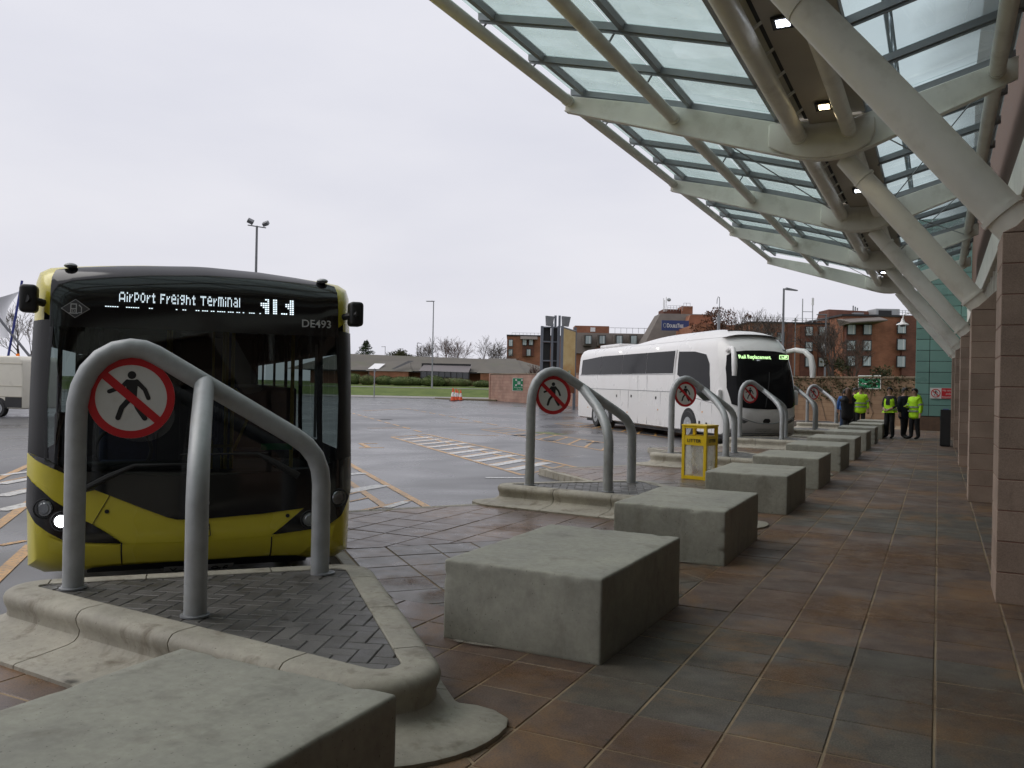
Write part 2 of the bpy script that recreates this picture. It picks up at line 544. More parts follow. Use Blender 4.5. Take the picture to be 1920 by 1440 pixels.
M_SOFFIT = paint('gutter_soffit', (0.46, 0.43, 0.37), 0.6, 0.12, 1.0)
M_DARK = paint('black_gap', (0.016, 0.016, 0.017), 0.6, 0.1, 3)
M_RUB = paint('black_rubber', (0.022, 0.022, 0.023), 0.75, 0.2, 6)
def stone(name, col):
    t = NT(name)
    f = t.noise(130, 3, 0.75); mnz = t.noise(3.0, 3)
    c = t.scale_col(t.rgb(col), t.ramp(f, 0.3, 0.7, 0.78, 1.25))
    c = t.scale_col(c, t.ramp(mnz, 0.3, 0.7, 0.86, 1.14))
    c = t.scale_col(c, t.ramp(t.rnd(), 0, 1, 0.88, 1.12))
    s = t.noise(3, 6, 0.65, stretch=(2, 2, 0.5))
    c = t.mix(t.ramp(s, 0.6, 0.8, 0, 0.4), c, (0.10, 0.075, 0.06))
    return t.principled(c, 0.78, 0, 0.3, f, 0.35, 0.004)
M_STONE = stone('pink_stone_block', (0.34, 0.25, 0.198))
M_MORTAR = paint('red_mortar', (0.23, 0.12, 0.09), 0.9, 0.2, 8, bump=0.2)
M_BRICKW = paint('brown_brickwork', (0.12, 0.075, 0.05), 0.8, 0.25, 6, bump=0.2)
M_TEAL = paint('teal_cladding', (0.155, 0.30, 0.262), 0.33, 0.10, 0.8, rnd=0.09, dirt=(0.10, 0.22, 0.2), dscale=1.5, damt=0.4)
M_GLASSD = paint('dark_window_glass', (0.02, 0.023, 0.026), 0.06, 0.2, 0.5, spec=0.8, rvar=0.02)
M_GREY = paint('mid_grey_paint', (0.16, 0.165, 0.175), 0.5)
M_WHITE = paint('white_paint', (0.74, 0.74, 0.73), 0.4, 0.05, 1.2)
M_BLACK = paint('gloss_black', (0.010, 0.010, 0.011), 0.16, 0.1, 2, spec=0.6, rvar=0.05)
M_BLACKM = paint('matt_black', (0.014, 0.014, 0.015), 0.55, 0.1, 2)

# ================================================================= ground, road, paving
ROAD_Z = -0.13
def grass_ground():
    t = NT('rough_grass')
    a = t.noise(0.5, 6, 0.65); b = t.noise(9, 5, 0.7)
    c = t.mix(t.ramp(a, 0.35, 0.65), (0.07, 0.11, 0.025), (0.125, 0.165, 0.045))
    c = t.mix(t.ramp(b, 0.5, 0.75, 0, 0.5), c, (0.12, 0.105, 0.05))
    return t.principled(c, 0.9, 0, 0.2, b, 0.5, 0.03)
M_GRASS = grass_ground()
g = MB().quadset([(-1500,-1500,-0.2),(1500,-1500,-0.2),(1500,1500,-0.2),(-1500,1500,-0.2)], [(0,1,2,3)]).build('ground', M_GRASS)
tag(g, 'open grassy ground around the bus station', kind='structure')
far_l = DZ(-500, 95, 0); far_r = DZ(1150, 93, 0)
road = MB().quadset([(-150,-40,ROAD_Z),(0.4,-40,ROAD_Z),(0.4,75,ROAD_Z),(far_r.x+20,far_r.y+8,ROAD_Z),(far_r.x,far_r.y,ROAD_Z),(far_l.x,far_l.y,ROAD_Z)], [(0,1,2,3,4,5)]).build('bus_station_road', M_ROAD)
tag(road, 'wet grey asphalt of the bus station forecourt', kind='structure')

PER = 7.02
A0 = Vector((-5.52, 3.42)); B0 = Vector((-3.93, 5.42)); C0 = Vector((-7.02, 8.28))
NB = 6
def bay(p, k): return (p[0], p[1] + PER*k)
# pavement bed: one polygon with a saw-tooth kerb
saw = []
for k in range(-2, NB):
    saw += [bay(A0, k), bay(B0, k), bay(C0, k)]
saw.append(bay(A0, NB))
bed = saw + [(-5.52, 47.0), (1.3, 47.0), (1.3, saw[0][1])]
mbed = MB()
n = len(bed)
pbm = bmesh.new()
vv = [pbm.verts.new((p[0], p[1], -0.0045)) for p in bed]
f0 = pbm.faces.new(vv)
if f0.normal.z < 0: f0.normal_flip()
bmesh.ops.triangulate(pbm, faces=[f0])
bed_me = bpy.data.meshes.new('pavement'); pbm.to_mesh(bed_me); pbm.free()
bed_me.materials.append(M_JOINT)
for p_ in bed_me.polygons:
    if p_.normal.z < 0: p_.flip()
pavement = link('pavement', bed_me)
tag(pavement, 'slabbed red and grey pavement along the bus stands', kind='structure')
# kerb upstands along the saw-tooth
for i in range(len(saw)-1):
    a, b = Vector(saw[i]), Vector(saw[i+1])
    if b.y < -6: continue
    t = (b-a).normalized(); nn = Vector((t.y, -t.x))
    if nn.x > 0: nn = -nn
    if i % 3 == 0: continue        # that side is the island's own kerb
    L = (b-a).length; cnt = max(1, round(L/0.9))
    for j in range(cnt):
        p, q = a + t*(L*j/cnt+0.004), a + t*(L*(j+1)/cnt-0.004)
        poly = ccw([tuple(p), tuple(q), tuple(q-nn*0.125), tuple(p-nn*0.125)])
        slab_mb(MB(), poly, ROAD_Z-0.05, 0.002, 0.012).build('kerb_stone', M_KERB, pavement)

# slabs
EB = Vector((cos(radians(49)), sin(radians(49))))        # along the bus fronts
AB = Vector((-EB.y, EB.x))                                # along the bays, away from the building
S = 0.4475; GAP = 0.0058
slabs = []    # (poly, material key)
def slab_field(region, origin, ex, ey, key):
    region = ccw(region)
    us = [(Vector(p)-origin).dot(ex)/S for p in region]; vs = [(Vector(p)-origin).dot(ey)/S for p in region]
    for i in range(math.floor(min(us)), math.ceil(max(us))):
        for j in range(math.floor(min(vs)), math.ceil(max(vs))):
            c = [origin+ex*(S*(i+a)+g_)+ey*(S*(j+b)+h_) for a, b, g_, h_ in ((0,0,GAP,GAP),(1,0,-GAP,GAP),(1,1,-GAP,-GAP),(0,1,GAP,-GAP))]
            poly = clip_convex(ccw([tuple(p) for p in c]), region)
            if len(poly) >= 3 and abs(area(poly)) > 0.006:
                cx = sum(p[0] for p in poly)/len(poly); cy = sum(p[1] for p in poly)/len(poly)
                slabs.append((ccw(poly), key(cx, cy), (cx, cy)))
def band(cx, cy): return 0 if (cy-4.0) % PER < 2.0 else 1
X0 = Vector((1, 0)); Y0 = Vector((0, 1))
org = Vector((0.01, 5.915))
slab_field([(-1.7825, 1.2), (1.3, 1.2), (1.3, 41.0), (-1.7825, 41.0)], org, X0, Y0, band)
for k in range(-1, NB):
    b_, c_, a2, a1 = bay(B0, k), bay(C0, k), bay(A0, k+1), bay(A0, k)
    kb = 0.135
    def off(p, q):   # shift an edge inward by the kerb width
        t = (Vector(q)-Vector(p)).normalized(); nn = Vector((t.y, -t.x))
        if nn.x < 0: nn = -nn
        return nn*kb
    reg = ccw([b_, c_, a2, (-1.7825, a2[1]), (-1.7825, b_[1])])
    reg = clip(reg, Vector(c_)+off(b_, c_), Vector(b_)+off(b_, c_)) if clip(reg, Vector(c_)+off(b_, c_), Vector(b_)+off(b_, c_)) and area(clip(reg, Vector(c_)+off(b_, c_), Vector(b_)+off(b_, c_))) > 3 else clip(reg, Vector(b_)+off(b_, c_), Vector(c_)+off(b_, c_))
    t1 = clip(reg, Vector(a2)+off(c_, a2), Vector(c_)+off(c_, a2)); t2 = clip(reg, Vector(c_)+off(c_, a2), Vector(a2)+off(c_, a2))
    reg = t1 if len(t1) > 2 and (len(t2) < 3 or abs(area(t1)) > abs(area(t2))) else t2
    p0 = Vector((-4.61, 7.4+PER*k))
    near = clip(reg, p0, p0-EB) if AB.dot(Vector((0, -1))) < 0 else clip(reg, p0, p0+EB)
    farz = clip(reg, p0, p0+EB)
    n1, n2 = clip(reg, p0, p0+EB), clip(reg, p0+EB, p0)
    # the strip next to the bus door is laid square to the bus, the rest square to the building
    if n1 and n2:
        m1 = sum(Vector(p).dot(AB) for p in n1)/len(n1); m2 = sum(Vector(p).dot(AB) for p in n2)/len(n2)
        nearp, farp = (n1, n2) if m1 < m2 else (n2, n1)
        slab_field(nearp, p0, EB, AB, lambda x, y: 0)
        slab_field(farp, org, X0, Y0, lambda x, y: 1)
    slab_field([a1, (-1.7825, a1[1]), (-1.7825, b_[1]), b_], org, X0, Y0, lambda x, y: 1)
def shown(c):
    p = Vector((c[0], c[1], 0))-ORG
    d = p.dot(FW)
    if d < 1.5: return 0
    u = 960+FPX*p.dot(RT)/d; v = 720+FPX*CAM_H/d
    if u < -60 or u > 1980 or v > 1500: return 0
    return 1.0/(d*d*d)
# what lies under benches and islands is not shown
BLOCK_Y = [0.95, 4.75, 7.95, 11.65, 14.95, 18.55, 21.75, 25.35, 28.65, 32.15, 35.7]
def covered(c):
    for y in BLOCK_Y:
        if -2.8 < c[0] < -1.8 and y+0.1 < c[1] < y+1.6: return True
    for k in range(-1, NB):
        x, y = c[0], c[1]-PER*k
        if -5.3 < x < -2.4 and 3.5 < y < 3.6+(x+5.4)*1.1 and (x+2.1)*0.685+(y-3.5)*0.728 < 0: return True
    return False
slabs = [s_ for s_ in slabs if not covered(s_[2])]
slabs.sort(key=lambda s_: -shown(s_[2])*abs(area(s_[0])))
rest = {0: MB(), 1: MB()}
full_me = {}
for i, (poly, key, c) in enumerate(slabs):
    h = random.uniform(-0.002, 0.0025)
    if i < 300:
        mb = MB()
        slab_mb(mb, [(p[0]-c[0], p[1]-c[1]) for p in poly], -0.03, 0.0, 0.005)
        o = mb.build('paving_slab', M_SG if key == 0 else M_SR, pavement, loc=(c[0], c[1], h), rot=(random.uniform(-.003,.003), random.uniform(-.003,.003), 0))
    else:
        slab_mb(rest[key], poly, -0.03, h, 0.004)
for key in (0, 1):
    o = rest[key].build('paving_slabs', M_SGp if key == 0 else M_SRp, pavement)
    o['kind'] = 'stuff'
# ---- painted lines and white bars on the road (each a child of the road)
LZ = ROAD_Z + 0.005
LN = [0]
def pline(pts, w, mat, name='painted_line', z=LZ):
    LN[0] += 1; z = LZ+(LN[0] % 25)*0.0001
    mb = MB()
    for a, b in zip(pts, pts[1:]):
        a, b = Vector(a[:2]), Vector(b[:2]); t = (b-a).normalized(); nn = Vector((-t.y, t.x))*w/2
        mb.quadset([(*(a-nn),z),(*(b-nn),z),(*(b+nn),z),(*(a+nn),z)], [(0,1,2,3)])
    return mb.build(name, mat, road)
def gp(u, v): return G(u, v, ROAD_Z)
def z8(x, y): return gp(640+x/3.918, 720+y/3.918)
def hatch(near, mid, far, n0, n1, cnt, seed):
    rr = random.Random(seed)
    for l in (near, mid, far):
        if l: pline(l, 0.11, M_YL)
    a0, a1 = Vector(near[0][:2]), Vector(near[-1][:2]); b0, b1 = Vector(n0[:2]), Vector(n1[:2])
    for i in range(cnt+1):
        p = a0.lerp(a1, i/cnt); q = b0.lerp(b1, i/cnt)
        pline([p, q], 0.09, M_YL, z=LZ+0.001)
        if 0 < i < cnt:
            t = (a1-a0).normalized()
            s_, e_ = (rr.uniform(0.0, 0.08), rr.uniform(0.8, 1.0))
            pline([p.lerp(q, s_)+t*0.22, p.lerp(q, e_)+t*0.22], rr.uniform(0.2, 0.3), M_WL, 'white_bar')
H1n = [z8(370,390), z8(1330,670)]; H1m = [z8(560,380), z8(1700,655)]; H1f = [z8(630,370), z8(1850,640)]
hatch(H1n, H1m, H1f, z8(630,370), z8(1640,600), 11, 3)
pline([z8(1450,665), z8(1700,610)], 0.1, M_YL)
H2n = [z8(1030,335), z8(1920,490)]; H2f = [z8(1220,320), z8(1960,437)]
rr_ = random.Random(5)
for l in (H2n, H2f): pline(l, 0.10, M_YL)
for i in range(10):
    p, q = H2n[0].lerp(H2n[1], i/9), H2f[0].lerp(H2f[1], i/9)
    pline([p, q], 0.09, M_YL, z=LZ+0.001)
sh = Vector((0, PER))
for off_, cnt in ((1, 8), (2, 8)):
    p0, p1 = Vector(H2n[0][:2])+sh*off_, Vector(H2n[1][:2])+sh*off_; q0, q1 = Vector(H2f[0][:2])+sh*off_, Vector(H2f[1][:2])+sh*off_
    pline([p0, p1], 0.1, M_YL); pline([q0, q1], 0.1, M_YL)
    for i in range(cnt): pline([p0.lerp(p1, i/cnt), q0.lerp(q1, i/cnt)], 0.09, M_YL, z=LZ+0.001)
# near hatch right of the bus (the same bay marking one stand on)
la0, la1 = z8(80,600), z8(655,918); lb0, lb1 = z8(75,730), z8(330,910)
dA = Vector((la1-la0)[:2]).normalized()
pa = Vector(la0[:2])-dA*2.5; pb = Vector(lb0[:2])-dA*2.5
pline([pa, la1[:2]], 0.12, M_YL); pline([pb, lb1[:2]], 0.12, M_YL)
for i, (p, q) in enumerate(((z8(40,815),z8(180,780)),(z8(60,865),z8(220,830)),(z8(60,950),z8(510,855)))):
    pline([p, q], 0.06 if i != 2 else 0.09, M_YL, z=LZ+0.001)
for p, q, w in ((z8(0,670),z8(165,655),.26),(z8(20,795),z8(310,745),.3),(z8(330,910),z8(480,865),.14)):
    pline([p, q], w, M_WL, 'white_bar')
pline([z8(1060,690), z8(1340,690)], 0.16, M_WL, 'white_bar')
# left of the bus
for p, q in (((0,897),(60,870)),((0,983),(60,938)),((0,1078),(60,1022))):
    pline([Vector(gp(*p)[:2])-(Vector(gp(*q)[:2])-Vector(gp(*p)[:2]))*0.4, gp(*q)], 0.13, M_YL)
for p, q, w in (((0,908),(60,897),.22),((0,931),(60,918),.25),((0,958),(60,944),.22),((0,892),(60,884),.16),((0,1023),(48,1014),.09)):
    pline([gp(*p), gp(*q)], w, M_WL if w > .1 else M_YL, 'white_bar' if w > .1 else 'painted_line')
for p, q in (((0,928),(55,915)),((0,955),(55,942)),((0,905),(55,893))):
    pline([gp(*p), gp(*q)], 0.05, M_YL, z=LZ+0.001)
# dashed lane edges
def dashes(p, q, cnt, w=0.12):
    p, q = Vector(p[:2]), Vector(q[:2])
    for i in range(cnt):
        pline([p.lerp(q, i/cnt), p.lerp(q, (i+0.62)/cnt)], w, M_YL)
dashes(z8(80,215), z8(620,362), 9)
dashes(z8(480,180), z8(1190,312), 9)
for a, b in (((190,325),(510,323)),((160,198),(480,181)),((800,281),(1050,286)),((130,468),(315,468)),((860,368),(970,376)),((970,376),(1160,380)),((140,436),(200,466)),((140,436),(265,438))):
    pline([z8(*a), z8(*b)], 0.14, M_YL)
# iron covers in the road
for u, v in ((1325+0,0),):
    pass
for x, y, rx, ry in ((330,262,40,5),(1320,378,60,7),(1540,417,40,5),(1850,432,40,5)):
    c = z8(x, y); w = Vector(z8(x+rx, y)[:2])-Vector(z8(x-rx, y)[:2])
    MB().box((c.x, c.y, LZ), (w.length, w.length*0.8, 0.006), atan2(w.y, w.x)).build('manhole_cover', M_RUB, road)
# moss and rust smears where the water runs
def smear(mat, u0, v0, u1, v1, w, name):
    pline([gp(u0, v0), gp((u0+u1)/2, (v0+v1)/2+1), gp(u1, v1)], w, mat, name)
smear(paint('road_moss', (0.10, 0.12, 0.03), 0.6, 0.4, 5), 1010, 810, 1055, 815, 0.8, 'moss_patch')
smear(paint('road_red', (0.26, 0.05, 0.03), 0.5, 0.3, 5), 1248, 814, 1290, 818, 0.45, 'red_patch')

# ================================================================= islands with their hoop barriers
INN = [(-5.38, 3.66), (-2.20, 3.40), (-3.95, 5.17)]       # inside edge of the kerb
def round_poly(pts, rad, seg=5):
    out = []
    n = len(pts)
    for i in range(n):
        p0, p, p1 = Vector(pts[i-1]), Vector(pts[i]), Vector(pts[(i+1) % n])
        a = (p0-p).normalized(); b = (p1-p).normalized()
        ang = a.angle(b); tl = min(rad[i]/math.tan(ang/2), 0.45*min((p0-p).length, (p1-p).length))
        r = tl*math.tan(ang/2)
        c = p+(a+b).normalized()*(r/sin(ang/2))
        s0, s1 = p+a*tl-c, p+b*tl-c
        th0, th1 = atan2(s0.y, s0.x), atan2(s1.y, s1.x)
        dth = (th1-th0+pi) % (2*pi)-pi
        for j in range(seg+1):
            th = th0+dth*j/seg
            out.append((c.x+r*cos(th), c.y+r*sin(th)))
    return out
inner = ccw(round_poly(INN, (0.05, 0.10, 0.09), 16))
# densify with running distance and outward normals
def perimeter(poly, step=0.04):
    res = []
    n = len(poly)
    for i in range(n):
        a, b = Vector(poly[i]), Vector(poly[(i+1) % n])
        k = max(1, int((b-a).length/step))
        for j in range(k): res.append(a.lerp(b, j/k))
    return res
per = perimeter(inner)
npn = []
for i in range(len(per)):
    t = (per[(i+1) % len(per)]-per[i-1]).normalized()
    npn.append(Vector((t.y, -t.x)))
# moulded kerb: rounded nose, hollow throat, sloping apron
PROF = [(0.0,0.10),(0.0,0.248),(0.004,0.252),(0.125,0.252),(0.165,0.245),(0.192,0.226),(0.203,0.2),(0.196,0.165),(0.178,0.125),(0.180,0.092),(0.205,0.068),(0.25,0.056),(0.40,0.040),(0.545,0.028),(0.56,0.02),(0.56,-0.03)]
def apron(nrm):
    # the wide apron runs along the stand side and round the tip; the bus side stays a plain kerb
    d = nrm.dot(Vector((0.12, -0.99)))
    tip = nrm.dot(Vector((0.95, -0.1)))
    w = max(min(1, (d+0.05)*2.2), min(1, (tip-0.55)*3.0))
    return max(0.0, min(1.0, w))
CAPN = len(per)
tot = sum((per[(i+1) % CAPN]-per[i]).length for i in range(CAPN))
def kerb_piece(i0, i1, parent, name='kerb_stone'):
    mb = MB(); ids = list(range(i0, i1+1)); m = len(PROF)
    for q, i in enumerate(ids):
        p, nr = per[i % CAPN], npn[i % CAPN]
        t = Vector((-nr.y, nr.x))
        e = 0.0
        if q == 0: e = 0.0045
        if q == len(ids)-1: e = -0.0045
        w = apron(nr)
        for (o_, z) in PROF:
            # close to the joint the arris is rounded off
            if o_ > 0.2: oo = 0.2+(o_-0.2)*(0.12+0.88*w)
            else: oo = o_
            if 0.12 < z < 0.24 and q in (0, len(ids)-1): oo -= 0.006
            if z < 0.06 and z > 0: zz = z*(0.3+0.7*w)
            else: zz = z
            pp = p+nr*oo+t*e
            mb.v.append((pp.x, pp.y, zz))
    for q in range(len(ids)-1):
        for j in range(m-1):
            a = q*m+j
            mb.f.append((a, a+m, a+m+1, a+1)); mb.mi.append(0)
    for base in (0, (len(ids)-1)*m):
        f = tuple(base+j for j in range(m))
        mb.f.append(f if base else f[::-1]); mb.mi.append(0)
    return mb.build(name, M_KERB, parent, smooth=True, fix=True)
# herringbone pavers
def herring(origin, ang, region, w=0.105, gap=0.0022):
    ex = Vector((cos(ang), sin(ang))); ey = Vector((-ex.y, ex.x))
    out = []
    for i in range(-40, 40):
        for j in range(-40, 40):
            # cell (i,j) holds an across brick or an upright one, stepping by two
            k = (i-j) % 4
            if k == 0: rect = (i, j, 2, 1)
            elif k == 3: rect = (i, j, 1, 2)
            else: continue
            x, y, a, b = rect
            c = [(x*w+gap, y*w+gap), ((x+a)*w-gap, y*w+gap), ((x+a)*w-gap, (y+b)*w-gap), (x*w+gap, (y+b)*w-gap)]
            poly = [tuple(origin+ex*p[0]+ey*p[1]) for p in c]
            poly = clip_convex(ccw(poly), region)
            if len(poly) >= 3 and abs(area(poly)) > 0.0006: out.append(ccw(poly))
    return out
bricks = herring(Vector((-3.6, 4.0)), radians(20), ccw(inner))

# barrier curve in the plane of its two feet
LF = Vector((-5.08, 3.75)); RF = Vector((-3.98, 4.95)); MF = Vector((-3.90, 3.68))
HD = (RF-LF).normalized(); HL = (RF-LF).length
HOOP = [(0,0.2),(0,0.6),(0,1.0),(0,1.36),(0.004,1.46),(0.025,1.575),(0.07,1.68),(0.14,1.765),(0.225,1.818),(0.32,1.84),(0.40,1.832),(0.475,1.80),(0.56,1.75),(0.8,1.606),(1.05,1.457),(1.28,1.318),(1.40,1.245),(1.49,1.178),(1.555,1.095),(1.59,1.0),(1.602,0.9),(1.604,0.6),(1.604,0.2)]
JS, JZ = 0.79, 1.612
def hp(s, z): p = LF+HD*s; return (p.x, p.y, z)
JP = LF+HD*JS; MD = (JP-MF)
LEG = [(0,0.2),(0,0.6),(0,0.90),(0.03,1.0),(0.10,1.115),(0.22,1.225),(0.45,1.365),(0.72,1.485),(1.0,1.612)]
def lp(s, z): p = MF+MD*s; return (p.x, p.y, z)
hoop_me = MB().tube([hp(*q) for q in HOOP], 0.066, 20).mesh('hoop', M_GALV, smooth=True)
leg_me = MB().tube([lp(*q) for q in LEG], 0.066, 20).mesh('leg', M_GALV, smooth=True)
flange_me = MB().lathe((0, 0, 0), [(0.085,0.0),(0.085,0.010),(0.07,0.014)], 20).mesh('base_collar', M_GALVD, smooth=True)

# the round no-pedestrians plate, built facing -n of the hoop plane
def disc(mb, x, z, r, y0, y1, n=40):
    mb.extr([(x+r*cos(2*pi*i/n), z+r*sin(2*pi*i/n)) for i in range(n)][::-1], 'y', y0, y1); return mb
def ring(mb, r0, r1, y0, y1, n=48):
    for i in range(n):
        a, b = 2*pi*i/n, 2*pi*(i+1)/n
        q = [(r0*cos(a), r0*sin(a)), (r1*cos(a), r1*sin(a)), (r1*cos(b), r1*sin(b)), (r0*cos(b), r0*sin(b))]
        k = len(mb.v)
        mb.v += [(p[0], y0, p[1]) for p in q]+[(p[0], y1, p[1]) for p in q]
        mb.f += [(k,k+1,k+2,k+3), (k+1,k+5,k+6,k+2), (k+4,k,k+3,k+7)]; mb.mi += [0,0,0]
    return mb
def capsule(mb, p, q, w0, w1, y0, y1, round0=True, round1=True):
    p, q = Vector(p), Vector(q); t = (q-p).normalized(); a0 = atan2(t.y, t.x)
    pts = []
    if round0: pts += [(p.x+w0*cos(a0+pi/2+pi*i/8), p.y+w0*sin(a0+pi/2+pi*i/8)) for i in range(9)]
    else: pts += [(p.x-t.y*w0, p.y+t.x*w0), (p.x+t.y*w0, p.y-t.x*w0)]
    if round1: pts += [(q.x+w1*cos(a0-pi/2+pi*i/8), q.y+w1*sin(a0-pi/2+pi*i/8)) for i in range(9)]
    else: pts += [(q.x+t.y*w1, q.y-t.x*w1), (q.x-t.y*w1, q.y+t.x*w1)]
    mb.extr(pts[::-1], 'y', y0, y1)
SR = 0.272
plate_me = disc(MB(), 0, 0, SR, -0.006, 0.006, 48).mesh('plate', M_SIGNW)
ring_me = ring(MB(), SR*0.815, SR*0.998, -0.0085, -0.0058).mesh('red_ring', M_SIGNR)
k_ = SR
fig = MB(); Yf0, Yf1 = -0.0082, -0.0058
disc(fig, 0.0*k_, 0.565*k_, 0.098*k_, Yf0, Yf1, 24)
# torso, arms, legs of the walking figure
fig.extr([(p[0]*k_, p[1]*k_) for p in ((-0.10,0.45),(0.10,0.45),(0.15,0.40),(0.13,0.22),(0.12,-0.02),(-0.09,-0.02),(-0.10,0.2),(-0.16,0.38))], 'y', Yf0, Yf1)
yy = Yf0-0.0003
for a, b, w0, w1 in (((0.11,0.41),(0.30,0.21),.055,.05),((0.30,0.21),(0.385,0.0),.05,.052),((-0.10,0.41),(-0.22,0.27),.05,.048),((-0.22,0.27),(-0.50,0.155),.048,.052),
                     ((-0.02,0.0),(-0.215,-0.235),.066,.06),((-0.215,-0.235),(-0.295,-0.49),.06,.062),((0.06,0.0),(0.14,-0.24),.066,.06),((0.14,-0.24),(0.31,-0.50),.06,.062)):
    capsule(fig, (a[0]*k_, a[1]*k_), (b[0]*k_, b[1]*k_), w0*k_, w1*k_, yy, Yf1)
    yy -= 0.00005
fig_me = fig.mesh('walking_figure', M_SIGNK)
sl = MB(); capsule(sl, (-0.62*k_, 0.56*k_), (0.62*k_, -0.56*k_), 0.098*k_, 0.098*k_, -0.0095, -0.0058, False, False)
slash_me = sl.mesh('red_slash', M_SIGNR)
bolt_me = MB().box((-0.30, 0.012, -0.02), (0.07, 0.02, 0.03)).box((0.0, 0.02, 0.285), (0.03, 0.03, 0.05)).mesh('bracket', M_GALVD)

ISL_LABEL = ['nearest raised kerbed island paved in charcoal herringbone blocks, in front of the yellow bus',
 'kerbed triangular island behind the second concrete bench, left of the yellow litter bin',
 'kerbed island behind the yellow litter bin', 'kerbed island beside the front of the white coach',
 'small far kerbed island past the white coach front', 'farthest kerbed island, by the waiting group']
BAR_LABEL = ['large grey tubular barrier in front of the yellow bus', 'grey tubular barrier behind the second bench, in front of the coach rear',
 'grey tubular barrier standing just behind the yellow litter bin', 'grey tubular barrier in front of the coach windscreen',
 'grey tubular barrier right of the coach front, left of two smaller ones', 'smallest far grey tubular barrier, left of the person in a black coat']
SGN_LABEL = ['largest round no pedestrians sign, in front of the yellow bus windscreen', 'round no pedestrians sign beside the rear of the white coach',
 'round no pedestrians sign above the yellow litter bin', 'round no pedestrians sign in front of the coach windscreen',
 'small round no pedestrians sign against the tan wall', 'smallest round no pedestrians sign, nearest the waiting people']
brick_mes = []
for poly in bricks:
    c = (sum(p[0] for p in poly)/len(poly), sum(p[1] for p in poly)/len(poly))
    mb = slab_mb(MB(), [(p[0]-c[0], p[1]-c[1]) for p in poly], -0.03, 0.0, 0.005)
    brick_mes.append((mb.mesh('brick', M_PAVER), c))
bounds = []
acc = 0; last = 0
for i in range(CAPN):
    acc += (per[(i+1) % CAPN]-per[i]).length
    if acc >= tot/9 or i == CAPN-1:
        bounds.append((last, i+1)); last = i+1; acc = 0
core = MB()
nI = len(inner)
core.quadset([(p[0], p[1], 0.236) for p in inner], [tuple(range(nI))])
core_me = core.mesh('island_bed', M_JOINT)
bed_mat = paint('paver_joint', (0.06, 0.054, 0.046), 0.9, 0.3, 5)
core_me.materials[0] = bed_mat
kerb_src = None
for k in range(0, 6):
    isl = thing('kerb_island', ISL_LABEL[k], 'island', (0, PER*k, 0), group='kerbed islands between the bus stands')
    if kerb_src is None:
        kerb_src = [kerb_piece(a, b, isl) for a, b in bounds]
    else:
        for ks in kerb_src:
            c = ks.copy(); COL.objects.link(c); c.parent = isl
    link('island_bed', core_me, isl)
    if k < 2:
        for me, c in brick_mes:
            link('brick', me, isl, (c[0], c[1], 0.243+random.uniform(-.002,.002)), (random.uniform(-.008,.008), random.uniform(-.008,.008), 0))
    else:
        mb = MB()
        for poly in bricks: slab_mb(mb, poly, 0.2, 0.243+random.uniform(-.003,.003), 0.005)
        o = mb.build('paving_bricks', M_PAVER, isl); o['kind'] = 'stuff'
    bar = thing('hoop_barrier', BAR_LABEL[k], 'barrier', (LF.x, LF.y+PER*k, 0.24), group='tubular hoop barriers on the islands')
    for nm, me in (('hoop', hoop_me), ('leg', leg_me)):
        link(nm, me, bar, (-LF.x, -LF.y, -0.24))
    for f_ in (LF, RF, MF): link('base_collar', flange_me, bar, (f_.x-LF.x, f_.y-LF.y, 0.006))
    p = hp(0.33, 1.505)
    sg = thing('no_pedestrians_sign', SGN_LABEL[k], 'sign', (p[0], p[1]+PER*k, p[2]), atan2(HD.y, HD.x), group='no pedestrians signs on the hoop barriers')
    for nm, me in (('plate', plate_me), ('red_ring', ring_me), ('walking_figure', fig_me), ('red_slash', slash_me), ('bracket', bolt_me)):
        link(nm, me, sg)
# litter lying on the nearest island and apron
M_LITTER = paint('torn_paper', (0.33, 0.31, 0.26), 0.8, 0.3, 20)
mb = MB().quadset([(-0.05,-0.02,0.0),(0.02,-0.03,0.006),(0.07,0.02,0.004),(0.0,0.03,0.012),(-0.04,0.015,0.006)], [(0,1,2,3,4)])
p = G(122, 1266, 0.06)
o = mb.build('paper_scrap', M_LITTER, None, loc=(p.x, p.y, 0.062)); tag(o, 'crumpled scrap of paper lying on the nearest kerb apron', 'litter')

